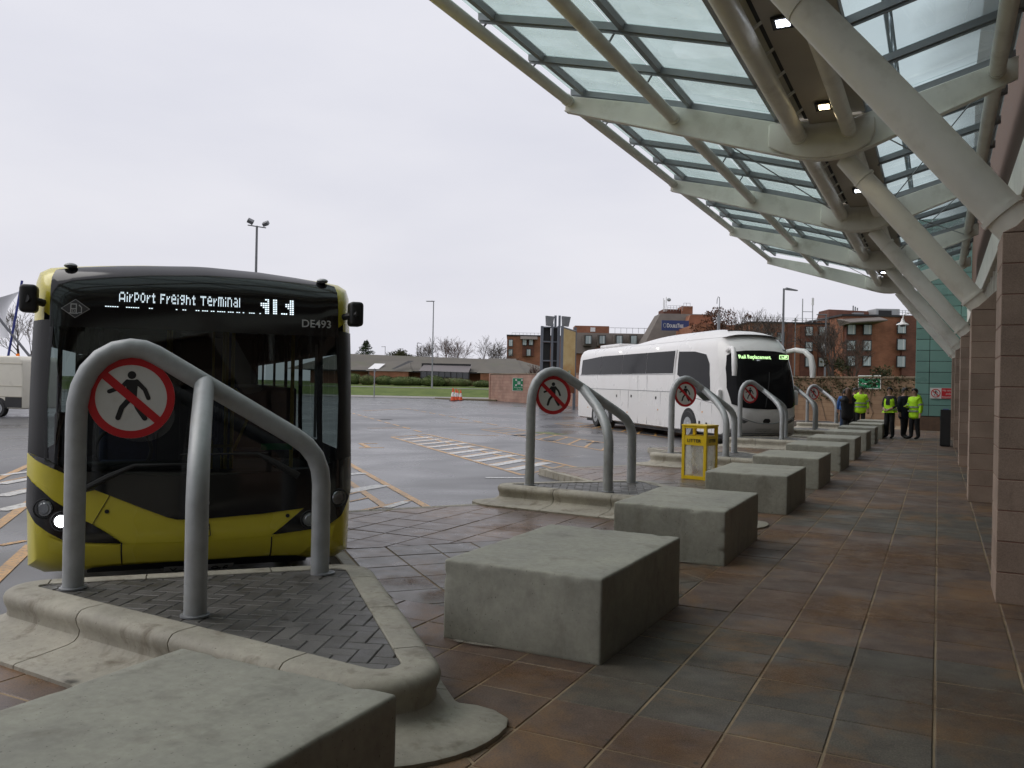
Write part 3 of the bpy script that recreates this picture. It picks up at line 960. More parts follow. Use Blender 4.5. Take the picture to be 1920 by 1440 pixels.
# ================================================================= concrete bench blocks
BL = ['huge concrete bench block at the lower left corner of the picture', 'large concrete bench block in the middle foreground',
 'concrete bench block second along the row, beside the kerbed island', 'concrete bench block right of the yellow litter bin',
 'fourth concrete bench block beyond the foreground one', 'fifth concrete bench block along the walkway', 'sixth concrete bench block along the walkway',
 'seventh concrete bench block along the walkway', 'eighth concrete bench block along the walkway, near the group', 'ninth concrete bench block, left of the person in a yellow vest',
 'last concrete bench block, behind the waiting people']
bw, bl = 1.09, 1.66
bench_mes = []
for var_ in range(3):
    mb = MB().box((0, 0, 0.25), (bw, bl, 0.52))
    me = mb.mesh('concrete_bench', M_CONC, bevel=0.016, seg=3, smooth=True)
    b = bmesh.new(); b.from_mesh(me)
    bmesh.ops.subdivide_edges(b, edges=[e for e in b.edges if e.calc_length() > 0.3], cuts=26, use_grid_fill=True)
    for v in b.verts:
        nz = mnoise.noise(Vector((v.co.x*2.2+var_*9, v.co.y*2.2, v.co.z*2.2)))
        near_e = (abs(v.co.x) > bw/2-0.03)+(abs(v.co.y) > bl/2-0.03)+(v.co.z > 0.48)
        v.co += Vector((v.co.x, v.co.y, 0)).normalized()*nz*0.004 if v.co.z < 0.49 else Vector((0, 0, nz*0.003))
        if near_e >= 2:
            ch_ = mnoise.noise(Vector((v.co.x*11+var_*5, v.co.y*11, v.co.z*11)))
            if ch_ > 0.22: v.co -= Vector((v.co.x, v.co.y, (v.co.z-0.2)*1.5)).normalized()*(ch_-0.22)*0.035
    b.to_mesh(me); b.free()
    bench_mes.append(me)
for i, y in enumerate(BLOCK_Y):
    xr = -1.745 if y < 30 else -1.72
    o = link('concrete_bench', bench_mes[i % 3], None, (xr-bw/2, y+bl/2, 0.0), (0, 0, (random.uniform(-.012, .012) if i else 0.0)))
    tag(o, BL[i], 'bench', 'concrete bench blocks along the walkway')

# drifts of orange sand and a pale silt line lying on the slabs round the benches
def drift_mat(name, c1, c2, lo, hi, op=1.0):
    t = NT(name)
    tc = t.node('ShaderNodeTexCoord'); ln = t.node('ShaderNodeVectorMath'); ln.operation = 'LENGTH'
    t.lk(tc.outputs['Object'], ln.inputs[0])
    n1 = t.noise(7, 5, 0.7, dist=0.6); n2 = t.noise(90, 3, 0.7)
    mk = t.math('MULTIPLY', t.ramp(ln.outputs['Value'], 0.15, 1.0, 1.0, 0.0), t.ramp(n1, 0.3, 0.7, 0.2, 1.6))
    mk = t.math('MULTIPLY', t.ramp(mk, lo, hi), t.ramp(n2, 0.35, 0.6, 0.25*op, op))
    p = t.node('ShaderNodeBsdfPrincipled'); p.inputs['Roughness'].default_value = 0.9
    t.lk(t.mix(t.ramp(n2, 0.3, 0.7), c1, c2), p.inputs['Base Color'])
    tr = t.node('ShaderNodeBsdfTransparent'); mx = t.node('ShaderNodeMixShader')
    t.lk(mk, mx.inputs['Fac']); t.lk(tr.outputs[0], mx.inputs[1]); t.lk(p.outputs[0], mx.inputs[2])
    t.lk(mx.outputs[0], t.out.inputs['Surface']); return t.m
M_SAND = drift_mat('orange_sand', (0.25, 0.125, 0.055), (0.15, 0.085, 0.045), 0.2, 1.25, 0.72)
M_SILT = drift_mat('pale_silt', (0.40, 0.38, 0.33), (0.22, 0.20, 0.17), 0.40, 0.8)
sheet_me = MB().quadset([(-1,-1,0),(1,-1,0),(1,1,0),(-1,1,0)], [(0,1,2,3)]).mesh('sand_drift', M_SAND)
silt_me = MB().quadset([(-1,-1,0),(1,-1,0),(1,1,0),(-1,1,0)], [(0,1,2,3)]).mesh('silt_line', M_SILT)
for i_, (u_, v_, sx_, sy_, rz_) in enumerate(((930,1262,0.30,0.20,0.3),(1010,1262,0.45,0.10,0.0),(775,1090,0.34,0.22,0.6),(835,1118,0.22,0.2,0.2),(1335,1080,0.45,0.3,0.1),(1600,1150,0.9,0.45,0.0),(1845,1330,0.55,0.45,0.2),(1500,1268,0.4,0.25,0.5),(1450,1000,0.7,0.35,0.0),(1700,1040,0.8,0.6,0.0),(960,990,0.4,0.25,0.5),(1640,1060,0.6,0.5,0.4),(1230,1395,0.35,0.25,0.2),(1820,1150,0.4,0.35,0.0))):
    q = G(u_, v_)
    o = link('sand_drift', sheet_me, pavement, (q.x, q.y, 0.0045+0.0004*i_), (0, 0, rz_)); o.scale = (sx_*1.5, sy_*1.5, 1)
for i_, (yb_, x0_) in enumerate(((4.75, -2.6), (7.95, -2.2), (11.65, -2.3))):
    o = link('silt_line', silt_me, pavement, (x0_, yb_-0.03, 0.012+0.0004*i_), (0, 0, 0.03)); o.scale = (0.42, 0.045, 1)

# ================================================================= station building on the right
stn = thing('station_building', 'brown stone station building with piers along the right edge', 'building', (1.0, 7.75, 0))
def child_world(mb, name, mat, parent, **kw):
    # geometry given in world coordinates under an unrotated parent
    o = mb.build(name, mat, parent, **kw)
    o.location = -Vector(parent.location)
    return o
COLY = [-13.31, -6.29, 0.73, 7.75, 14.77, 21.8, 28.82, 35.84]
CH = 0.2435
stone_cache = {}
def stone_block(x0, x1, y0, y1, z0, z1, parent):
    key = (round(x1-x0, 3), round(y1-y0, 3), round(z1-z0, 3))
    if key not in stone_cache:
        stone_cache[key] = MB().box((0, 0, 0), key).mesh('stone_block', M_STONE, bevel=0.004, seg=1)
    return link('stone_block', stone_cache[key], parent, ((x0+x1)/2-parent.location.x, (y0+y1)/2-parent.location.y, (z0+z1)/2))
for ci, y in enumerate(COLY):
    # mortar core
    child_world(MB().box((0.83, y+0.33, 1.46), (0.790, 0.652, 2.92)), 'mortar_core', M_MORTAR, stn)
    nc = 12
    for r in range(nc):
        z0, z1 = r*CH+0.004, (r+1)*CH-0.004
        if r == 0: z0 = 0.0
        js = [0.43, 0.74, 1.225] if r % 2 else [0.43, 0.88, 1.225]
        if ci >= 3: js = [0.43, 1.225]
        for a, b in zip(js, js[1:]):
            stone_block(a+(0.004 if a > 0.44 else 0), b-(0.004 if b < 1.2 else 0), y, y+0.66, z0, z1, stn)
    # sloping stone on which the strut lands
    zt = nc*CH+0.004
    mb = MB().extr([(0.43, zt), (0.52, zt+0.045), (0.80, zt+0.33), (1.225, zt+0.33), (1.225, zt)], 'y', y, y+0.66)
    child_world(mb, 'pier_cap', M_STONE, stn, bevel=0.006, fix=True)
    # second, set-back pilaster strip behind each pier
    for r in range(13):
        stone_block(0.50, 0.95, y+0.70, y+1.00, r*CH+0.005, (r+1)*CH-0.005, stn)
    child_world(MB().box((0.735, y+0.85, 1.58), (0.44, 0.28, 3.15)), 'mortar_core', M_MORTAR, stn)
# wall plane behind, shop fronts between the piers, upper storey
child_world(MB().box((1.45, 8.0, 1.75), (0.3, 66.0, 3.5)), 'shop_front', M_GLASSD, stn)
for y in [2+1.4*i for i in range(25)]:
    child_world(MB().box((1.29, y, 1.7), (0.05, 0.07, 3.4)), 'mullion', M_STEEL, stn)
child_world(MB().box((1.42, 8.0, 9.4), (0.5, 66.0, 11.8)), 'upper_wall', M_BRICKW, stn)
child_world(MB().box((1.10, 8.0, 4.95), (0.16, 66.0, 0.75)), 'fascia_beam', M_STEEL, stn, bevel=0.02)
child_world(MB().box((1.12, 8.0, 3.62), (0.10, 66.0, 0.30)), 'lintel', M_STONE, stn, bevel=0.01)
for y in [1.0+1.17*i for i in range(33)]:
    child_world(MB().box((1.135, y, 4.17), (0.06, 0.09, 0.78)), 'fin', M_STEEL, stn)
# ---- teal clad block closing the walkway
teal = thing('teal_building', 'teal panelled block closing the far end of the walkway', 'building', (1.5, 41.5, 0))
tX = [-0.90, -0.37, 0.80, 2.0, 3.2]
child_world(MB().box((1.2, 42.6, 4.8), (4.16, 3.1, 8.3)), 'backing', M_DARK, teal)
child_world(MB().box((1.2, 42.55, 0.29), (4.3, 3.24, 0.60)), 'plinth', M_BRICKW, teal, bevel=0.01)
tcache = {}
r = 0; z = 0.62
while z < 8.8:
    h = 0.474
    for a, b in zip(tX, tX[1:]):
        key = (round(b-a, 2))
        if key not in tcache: tcache[key] = MB().box((0, 0, 0), (b-a-0.022, 0.05, h-0.022)).mesh('panel', M_TEAL, bevel=0.004, seg=1)
        link('panel', tcache[key], teal, ((a+b)/2-1.5, 41.02-41.5, z+h/2))
    key = 'side'
    if key not in tcache: tcache[key] = MB().box((0, 0, 0), (0.05, 1.02, h-0.022)).mesh('panel', M_TEAL, bevel=0.004, seg=1)
    for q in range(3):
        link('panel', tcache[key], teal, (-0.89-1.5, 41.56+1.04*q-41.5, z+h/2))
    z += h
# swan-neck lamp on the teal block
sl_ = thing('swan_neck_lamp', 'white swan neck lamp fixed high on the teal block corner', 'lamp', (-0.9, 41.1, 5.0))
MB().tube([(0,0,0.05),(-0.35,0,0.1),(-0.52,0,0.02),(-0.56,0,-0.15)], 0.025, 8).build('arm', M_WHITE, sl_, smooth=True)
MB().lathe((-0.56,0,-0.42), [(0.27,0),(0.25,0.04),(0.12,0.10),(0.07,0.18),(0.05,0.28)], 16).build('shade', M_WHITE, sl_, smooth=True)
MB().lathe((-0.56,0,-0.50), [(0.09,0),(0.11,0.05),(0.11,0.08)], 12).build('bulb', M_GREY, sl_)
# red and white warning sign on the teal wall
rs = thing('warning_sign', 'red and white no pedestrians beyond this point sign on the teal wall', 'sign', (0.32, 40.96, 1.62))
qbox('panel', (0, 0, 0), (1.30, 0.02, 0.46), M_SIGNW, rs)
qbox('red_field', (0.21, -0.012, 0), (0.84, 0.008, 0.44), M_SIGNR, rs)
for i, tx in enumerate(('No unauthorised', 'pedestrians', 'beyond this point')):
    put_text('lettering', tx, 0.11, M_SIGNW, rs, (0.21, -0.018, 0.09-0.14*i), (1,0,0), (0,0,1), 'CENTER', 0.001)
for nm, me in (('red_ring', ring_me), ('walking_figure', fig_me), ('red_slash', slash_me)):
    o = link(nm, me, rs, (-0.43, -0.010, 0)); o.scale = (0.68, 1, 0.68)
# slim black bin by the pier
bb = thing('black_litter_bin', 'tall black litter bin with a slanted top beside the far piers', 'bin', (0.22, 29.6, 0))
MB().extr([(-0.30,0.02),(0.30,0.02),(0.30,1.02),(-0.30,1.13)], 'x', -0.16, 0.13).build('body', M_BLACKM, bb, bevel=0.012, fix=True)
qbox('base', (-0.015, 0, 0.012), (0.24, 0.52, 0.024), M_RUB, bb)
qbox('slot', (-0.166, 0.0, 0.86), (0.014, 0.34, 0.13), M_DARK, bb)
qbox('poster_rim', (-0.01, 0.0, 1.13), (0.16, 0.28, 0.05), flat('bin_blue', (0.08,0.12,0.3)), bb, rz=0.0)

# ================================================================= glass canopy
can = thing('glass_canopy', 'cream steel and glass butterfly canopy over the walkway', 'canopy', (-1.7, 14.77, 0))
RIBY = [-13.31, -6.29, 0.73, 7.75, 14.77, 21.8, 28.82, 35.84]
RIB = [(-6.36,6.80),(-6.36,7.08),(-4.23,6.60),(-3.19,6.31),(-2.55,6.13),(-2.38,6.05),(-1.30,6.05),(-0.34,6.34),(0.68,6.63),(0.98,6.71),(0.98,6.37),(0.82,6.31),(-0.52,5.79),(-1.0,5.60),(-1.26,5.51),(-1.5,5.455),(-1.72,5.44),(-1.95,5.455),(-2.19,5.505),(-3.18,5.81),(-4.22,6.14)]
HULL = [(-2.62,6.08),(-2.62,5.70),(-2.45,5.60),(-2.19,5.50),(-1.95,5.45),(-1.72,5.432),(-1.48,5.447),(-1.24,5.50),(-1.05,5.62),(-0.98,5.78),(-0.98,6.02)]
rib_me = MB().extr(RIB, 'y', -0.055, 0.055).mesh('rib', M_STEEL, fix=True, bevel=0.008, seg=1)
hull_me = MB().extr(HULL, 'y', -0.14, 0.14).mesh('rib_hull', M_STEEL, fix=True, bevel=0.03, seg=2, smooth=True)
# bottom flange following the rib's lower edge
low = [(-6.36,6.80),(-4.22,6.14),(-3.18,5.81),(-2.19,5.505),(-1.95,5.455),(-1.72,5.44),(-1.5,5.455),(-1.26,5.51),(-1.0,5.60),(-0.52,5.79),(0.82,6.31)]
fl = MB()
for a, b in zip(low, low[1:]):
    fl.extr([(a[0],a[1]-0.022),(b[0],b[1]-0.022),(b[0],b[1]-0.002),(a[0],a[1]-0.002)], 'y', -0.085, 0.085)
flange_rib = fl.mesh('rib_flange', M_STEEL, fix=True)
def top_z(x):
    # underside height of the glazing at x
    P_ = [(-6.5,7.26),(-4.23,6.72),(-2.5,6.25)] if x < -2.2 else [(-1.2,6.22),(0.98,6.83)]
    for (x0, z0), (x1, z1) in zip(P_, P_[1:]):
        if x <= x1 or (x1, z1) == P_[-1]:
            return z0+(z1-z0)*(x-x0)/(x1-x0)
def off(x, y, z): return (x+1.7, y-14.77, z)
strut_path = [(0.62,2.93),(0.38,3.22),(-0.15,3.88),(-0.75,4.62),(-1.30,5.30),(-1.46,5.50)]
strut_me = MB().tube([(p[0], 0, p[1]) for p in strut_path], [0.155,0.165,0.172,0.172,0.160,0.155], 20).mesh('strut', M_STEEL, smooth=True)
shared_strut = MB().tube([(0.455,0,3.125),(0.425,0,3.16)], 0.182, 20).mesh('strut_collar', M_STEEL, smooth=True)
for y in RIBY:
    loc = off(0, y, 0)
    link('rib', rib_me, can, loc); link('rib_hull', hull_me, can, loc); link('rib_flange', flange_rib, can, loc)
    s_ = link('strut', strut_me, can, off(0, y+0.33, 0))
    link('strut_collar', shared_strut, can, off(0, y+0.33, 0)); link('strut_collar', shared_strut, can, off(-1.60, y+0.33, 2.0))
BAYS = list(zip(RIBY, RIBY[1:]))
tube_defs = [('edge_tube', -6.28, 6.955, 0.095), ('purlin_tube', -4.26, 6.38, 0.10), ('gutter_tube', -2.15, 5.83, 0.135), ('gutter_tube', -1.36, 5.83, 0.115), ('wall_tube', 0.70, 6.50, 0.115)]
L_ = PER
cache = {}
def shared(key, fn):
    if key not in cache: cache[key] = fn()
    return cache[key]
for bi, (y0, y1) in enumerate(BAYS):
    mid = (y0+y1)/2
    for nm, x, z, r in tube_defs:
        me = shared((nm, x), lambda: MB().tube([(0,-L_/2+0.06,0),(0,L_/2-0.06,0)], r, 18).mesh(nm, M_STEEL, smooth=True))
        link(nm, me, can, off(x, mid, z))
        me = shared((nm, x, 'c'), lambda: MB().tube([(0,-0.03,0),(0,0.03,0)], r+0.014, 18).mesh('tube_collar', M_STEEL, smooth=True))
        for yy_ in (y0+0.16, y1-0.16): link('tube_collar', me, can, off(x, yy_, z))
    # gutter box between its tubes, with the dark slot and stub brackets on its left
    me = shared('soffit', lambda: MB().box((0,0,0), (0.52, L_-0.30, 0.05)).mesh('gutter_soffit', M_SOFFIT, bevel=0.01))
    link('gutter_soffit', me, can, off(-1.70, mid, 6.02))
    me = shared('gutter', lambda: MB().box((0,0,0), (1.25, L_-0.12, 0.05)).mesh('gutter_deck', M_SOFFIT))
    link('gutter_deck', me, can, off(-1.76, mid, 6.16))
    me = shared('slot', lambda: MB().box((0,0,0), (0.10, L_-0.32, 0.03)).mesh('gutter_slot', M_DARK))
    link('gutter_slot', me, can, off(-2.0, mid, 6.10))
    for j in range(7):
        me = shared('stub', lambda: MB().tube([(-0.12,0,0),(0.06,0,0.12)], 0.022, 8).mesh('stub_bracket', M_STEEL, smooth=True))
        link('stub_bracket', me, can, off(-2.0, y0+0.9+j*0.87, 5.92))
    # longitudinal glazing rails
    for x in (-6.05, -4.02, -2.52, -1.16, 0.86):
        me = shared('rail', lambda: MB().box((0,0,0), (0.075, L_-0.02, 0.13)).mesh('glazing_rail', M_BAR))
        link('glazing_rail', me, can, off(x, mid, top_z(x)-0.01))
    # cross bars and panes
    for j in range(4):
        yb = y0+L_*j/4+0.0
        for xa, xb in ((-6.30,-2.52),(-1.16,0.95)):
            za, zb = top_z(xa), top_z(xb)
            def mk():
                t = MB()
                pts = [(xa, za) , (xb, zb)] if xa > -2 else [(xa, za), (-4.23, top_z(-4.23)), (xb, zb)]
                for p, q in zip(pts, pts[1:]):
                    t.quadset([(p[0],-0.05,p[1]-0.09),(p[0],0.05,p[1]-0.09),(p[0],0.05,p[1]+0.015),(p[0],-0.05,p[1]+0.015),(q[0],-0.05,q[1]-0.09),(q[0],0.05,q[1]-0.09),(q[0],0.05,q[1]+0.015),(q[0],-0.05,q[1]+0.015)],
                              [(0,1,2,3),(7,6,5,4),(0,4,5,1),(1,5,6,2),(2,6,7,3),(3,7,4,0)])
                    t.quadset([(p[0],-0.014,p[1]-0.125),(p[0],0.014,p[1]-0.125),(p[0],0.014,p[1]-0.09),(p[0],-0.014,p[1]-0.09),(q[0],-0.014,q[1]-0.125),(q[0],0.014,q[1]-0.125),(q[0],0.014,q[1]-0.09),(q[0],-0.014,q[1]-0.09)],
                              [(0,1,2,3),(7,6,5,4),(0,4,5,1),(1,5,6,2),(2,6,7,3),(3,7,4,0)])
                return t.mesh('glazing_bar', M_BAR)
            link('glazing_bar', shared(('bar', xa), mk), can, off(0, yb+(0.10 if j == 0 else 0), 0))
        for xa, xb in ((-6.36,-4.23),(-4.23,-2.50),(-1.18,0.95)):
            def mkp():
                za, zb = top_z(xa)+0.03, top_z(xb)+0.03
                w = L_/8-0.01
                return MB().quadset([(xa+0.01,-w,za),(xb-0.01,-w,zb),(xb-0.01,w,zb),(xa+0.01,w,za),(xa+0.01,-w,za+0.014),(xb-0.01,-w,zb+0.014),(xb-0.01,w,zb+0.014),(xa+0.01,w,za+0.014)],
                    [(3,2,1,0),(4,5,6,7),(0,1,5,4),(1,2,6,5),(2,3,7,6),(3,0,4,7)]).mesh('glass_pane', M_PANE if xa < -2 else M_PANE2)
            link('glass_pane', shared(('pane', xa), mkp), can, off(0, yb+L_/8, 0))
        # little posts carrying the rails off the tubes
        for x, zt in ((-6.15, 7.02), (-4.14, 6.46)):
            if j:
                me = shared(('post', x), lambda: MB().tube([(-0.08,0,0),(0.06,0,top_z(x)-zt-0.02)], 0.016, 6).mesh('rail_post', M_BAR))
                link('rail_post', me, can, off(x, yb, zt))
    # wind bracing wires in the further bays
    if bi >= 4:
        me = shared('wire', lambda: MB().tube([(-4.1,-L_/2,6.42),(-2.3,L_/2,5.95)], 0.012, 5).tube([(-1.2,L_/2,5.95),(0.6,-L_/2,6.4)], 0.012, 5).tube([(-1.2,-L_/2,5.95),(0.6,L_/2,6.4)], 0.012, 5).mesh('brace_wire', M_BAR))
        link('brace_wire', me, can, off(0, mid, 0))
# lattice girder carried above the glazing beside the gutter
M_LATT = paint('lattice_blue_grey', (0.20,0.24,0.30), 0.5)
lat = MB()
for x_, z_ in ((-0.72,6.62),(-0.72,7.15)): lat.tube([(x_,-L_/2,z_),(x_,L_/2,z_)], 0.022, 6)
for j in range(12):
    ya, yb_ = -L_/2+L_*j/12, -L_/2+L_*(j+1)/12
    lat.tube([(-0.72,ya,6.62 if j % 2 else 7.15),(-0.72,yb_,7.15 if j % 2 else 6.62)], 0.016, 5)
lat_me = lat.mesh('lattice_girder', M_LATT)
for (y0, y1) in BAYS: link('lattice_girder', lat_me, can, off(0, (y0+y1)/2, 0))
# lamps recessed in the gutter soffit
M_LAMP = emit('lamp_cool', (0.80, 0.86, 1.0), 14)
M_LAMPW = emit('lamp_warm', (1.0, 0.80, 0.46), 14)
lamp_lab = ['lit cool white floodlight under the gutter nearest the top of the picture', 'lit warm yellow floodlight under the first gutter bay',
 'lit floodlight just past the nearest gutter hull', 'lit floodlight in the middle of the second gutter bay', 'lit floodlight in the third gutter bay',
 'small lit floodlight at the left of the far gutter', 'small lit floodlight at the right of the far gutter']
for (x, y, warm), lb in zip([(-1.70,10.3,0),(-1.62,13.6,1),(-1.66,16.4,0),(-1.60,19.6,0),(-1.58,26.6,0),(-1.85,33.4,0),(-1.52,33.4,0)], lamp_lab):
    t = thing('canopy_floodlight', lb, 'light', (x, y, 5.99), group='floodlights under the canopy gutter')
    MB().extr([(-0.13,-0.02),(0.13,-0.02),(0.10,-0.09),(-0.13,-0.05)], 'x', -0.13, 0.13).build('housing', M_DARK, t, fix=True)
    MB().quadset([(-0.075,-0.10,-0.053),(0.075,-0.10,-0.053),(0.075,0.035,-0.083),(-0.075,0.035,-0.083)], [(3,2,1,0)]).build('lens', M_LAMPW if warm else M_LAMP, t)
    t.children[1].location = (0, 0, -0.006)
    ld = bpy.data.lights.new('flood_lamp', 'SPOT'); ld.energy = 14; ld.spot_size = radians(130); ld.shadow_soft_size = 0.08
    ld.color = (1.0, 0.85, 0.6) if warm else (0.85, 0.9, 1.0)
    lo = bpy.data.objects.new('lamp_light', ld); COL.objects.link(lo); lo.parent = t; lo.location = (0, -0.05, -0.16)

# ================================================================= vehicles
def in_poly(p, poly):
    x, y = p; c = False; n = len(poly)
    for i in range(n):
        (x0, y0), (x1, y1) = poly[i], poly[i-1]
        if (y0 > y) != (y1 > y) and x < (x1-x0)*(y-y0)/(y1-y0)+x0: c = not c
    return c
class Shell:
    """a coach body: closed outline swept back, closed by a domed front. x lateral, y backwards, z up"""
    def __init__(s, half, zc, depth, p, rake):
        left = [(-x, z) for x, z in half[::-1] if x > 1e-6]
        s.out = half + left            # counter-clockwise from the lower right corner
        s.zc, s.depth, s.p, s.rake = zc, depth, p, rake
        s.half = half
    def rho(s, x, z):
        dx, dz = x, z-s.zc
        if abs(dx)+abs(dz) < 1e-6: return 0.0
        best = 0
        n = len(s.out)
        for i in range(n):
            (x0, z0), (x1, z1) = s.out[i], s.out[(i+1) % n]
            ex, ez = x1-x0, z1-z0
            den = dx*ez-dz*ex
            if abs(den) < 1e-9: continue
            t = ((x0)*ez-(z0-s.zc)*ex)/den
            w = (x0*dz-(z0-s.zc)*dx)/den
            if t > 0 and -1e-6 <= w <= 1+1e-6: best = max(best, 1/t)
        return best
    def y(s, x, z):
        return s.depth*min(1.0, s.rho(x, z))**s.p + s.rake(z)
    def front(s, x, z, dlt=0.0):
        y0 = s.y(x, z)
        if not dlt: return Vector((x, y0, z))
        e = 0.01
        nx = (s.y(x+e, z)-s.y(x-e, z))/(2*e); nz = (s.y(x, z+e)-s.y(x, z-e))/(2*e)
        nr = Vector((nx, -1, nz)).normalized()
        return Vector((x, y0, z))+nr*dlt
    def wx(s, z):
        for (x0, z0), (x1, z1) in zip(s.half, s.half[1:]):
            if z0 <= z <= z1 and z1 > z0: return x0+(x1-x0)*(z-z0)/(z1-z0)
        return s.half[0][0]
    def body(s, length, ys, hole=None, side_hole=None, rings=22):
        mb = MB(); out = s.out; n = len(out)
        rad = [1-(i/rings)**1.5 for i in range(rings)]
        idx = []
        for y in reversed(ys):
            row = []
            for x, z in out:
                row.append(len(mb.v)); yf = s.depth+s.rake(z)
                mb.v.append((x, yf+(length-yf)*(y/length), z))
            idx.append(row)
        nb = len(idx)
        for r_ in rad:
            row = []
            for x, z in out:
                X_, Z_ = x*r_, s.zc+(z-s.zc)*r_
                row.append(len(mb.v)); mb.v.append(tuple(Vector((X_, s.depth*r_**s.p+s.rake(Z_), Z_))))
            idx.append(row)
        c = len(mb.v); mb.v.append((0, s.rake(s.zc), s.zc))
        for i in range(len(idx)-1):
            for j in range(n):
                q = (idx[i][j], idx[i+1][j], idx[i+1][(j+1) % n], idx[i][(j+1) % n])
                ctr = sum((Vector(mb.v[a]) for a in q), Vector())/4
                if i >= nb and hole and any(in_poly((mb.v[a][0], mb.v[a][2]), hole) for a in q): continue
                if i < nb and side_hole and side_hole(ctr): continue
                mb.f.append(q); mb.mi.append(0)
        for j in range(n):
            q = (idx[-1][j], c, idx[-1][(j+1) % n])
            if hole and in_poly((0, s.zc), hole): continue
            mb.f.append(q); mb.mi.append(0)
        mb.f.append(tuple(idx[0])); mb.mi.append(0)
        return mb
    def panel(s, poly, mat, dlt, name, parent, kind='front', step=0.07, thick=0.0, sgn=-1):
        b = bmesh.new()
        f = b.faces.new([b.verts.new((p[0], 0, p[1])) for p in poly])
        xs = [p[0] for p in poly]; zs = [p[1] for p in poly]
        for axis, lo, hi in ((0, min(xs), max(xs)), (2, min(zs), max(zs))):
            k = max(1, int((hi-lo)/step))
            for i in range(1, k):
                co = Vector((0,0,0)); no = Vector((0,0,0)); co[axis] = lo+(hi-lo)*i/k; no[axis] = 1
                bmesh.ops.bisect_plane(b, geom=b.verts[:]+b.edges[:]+b.faces[:], plane_co=co, plane_no=no)
        for v in b.verts:
            if kind == 'front': v.co = s.front(v.co.x, v.co.z, dlt)
            else: v.co = Vector((sgn*(s.wx(v.co.z)+dlt), v.co.x, v.co.z))
        bmesh.ops.recalc_face_normals(b, faces=b.faces)
        fc = sum((f.normal*f.calc_area() for f in b.faces), Vector())
        want = Vector((0, -1, 0)) if kind == 'front' else Vector((sgn, 0, 0))
        if fc.dot(want) < 0: bmesh.ops.reverse_faces(b, faces=b.faces)
        me = bpy.data.meshes.new(name); b.to_mesh(me); b.free()
        me.materials.append(mat)
        me.polygons.foreach_set('use_smooth', [True]*len(me.polygons))
        return link(name, me, parent)
def wheel(parent, x, y, r, w, rimmat, sgn=-1, z0=0.0):
    wh = MB().tube([(-w/2,0,0),(-w/2+0.03,0,0),(w/2-0.03,0,0),(w/2,0,0)], [r*0.95, r, r, r*0.95], 28).build('wheel', M_RUB, parent, loc=(x, y, r+z0), smooth=True)
    MB().tube([(sgn*(w/2+0.004),0,0),(sgn*(w/2-0.05),0,0)], [r*0.60, r*0.50], 24).build('rim', rimmat, wh, smooth=True)
    hb = MB().tube([(sgn*(w/2+0.035),0,0),(sgn*(w/2-0.02),0,0)], [r*0.2, r*0.25], 14)
    for i in range(10):
        a = 2*pi*i/10
        hb.tube([(sgn*(w/2+0.02), r*0.38*cos(a), r*0.38*sin(a)), (sgn*(w/2-0.01), r*0.38*cos(a), r*0.38*sin(a))], r*0.035, 6)
    hb.build('hub', M_GALV, wh)
    return wh
M_BUSY = paint('bus_yellow', (0.67, 0.575, 0.045), 0.28, 0.04, 1.0, coat=0.4, dirt=(0.32, 0.27, 0.06), dscale=2.5, damt=0.18, rvar=0.06)
def lined(m_):
    # the sheet is painted outside and lined with grey inside
    nt = m_.node_tree; p = next(n for n in nt.nodes if n.type == 'BSDF_PRINCIPLED')
    src = p.inputs['Base Color'].links[0].from_socket
    g_ = nt.nodes.new('ShaderNodeNewGeometry'); mx = nt.nodes.new('ShaderNodeMix'); mx.data_type = 'RGBA'
    nt.links.new(g_.outputs['Backfacing'], mx.inputs['Factor']); nt.links.new(src, mx.inputs['A'])
    mx.inputs['B'].default_value = (0.06, 0.06, 0.06, 1); nt.links.new(mx.outputs['Result'], p.inputs['Base Color'])
lined(M_BUSY)
M_MASK = paint('bus_black_mask', (0.007, 0.007, 0.008), 0.10, 0.1, 1, spec=0.55, rvar=0.03)
M_PILLAR = paint('pillar_black', (0.009, 0.009, 0.010), 0.3, 0.1, 1, spec=0.25)
M_WSCR = glass('windscreen_glass', (0.34, 0.385, 0.38), 0.015, 1.5)
M_SIDEG = glass('tinted_side_glass', (0.45, 0.50, 0.49), 0.015, 1.5)
M_LED = emit('led_white', (0.78, 0.92, 1.0), 1.6)
M_HEAD = emit('headlamp_on', (0.95, 0.96, 1.0), 9)
M_LENS = paint('lamp_lens', (0.20, 0.21, 0.22), 0.08, 0.3, 30, metal=0.6)
M_PALEG = paint('pale_grey_print', (0.45, 0.45, 0.45), 0.5, 0.03)
M_POLEY = paint('grab_pole_yellow', (0.55, 0.40, 0.05), 0.4)
M_SEAT = paint('seat_blue', (0.03, 0.04, 0.09), 0.9, 0.3, 15)
M_INT = paint('bus_interior_grey', (0.10, 0.10, 0.10), 0.7, 0.2, 3)
M_PLATEW = paint('number_plate_white', (0.62, 0.62, 0.60), 0.4, 0.03)

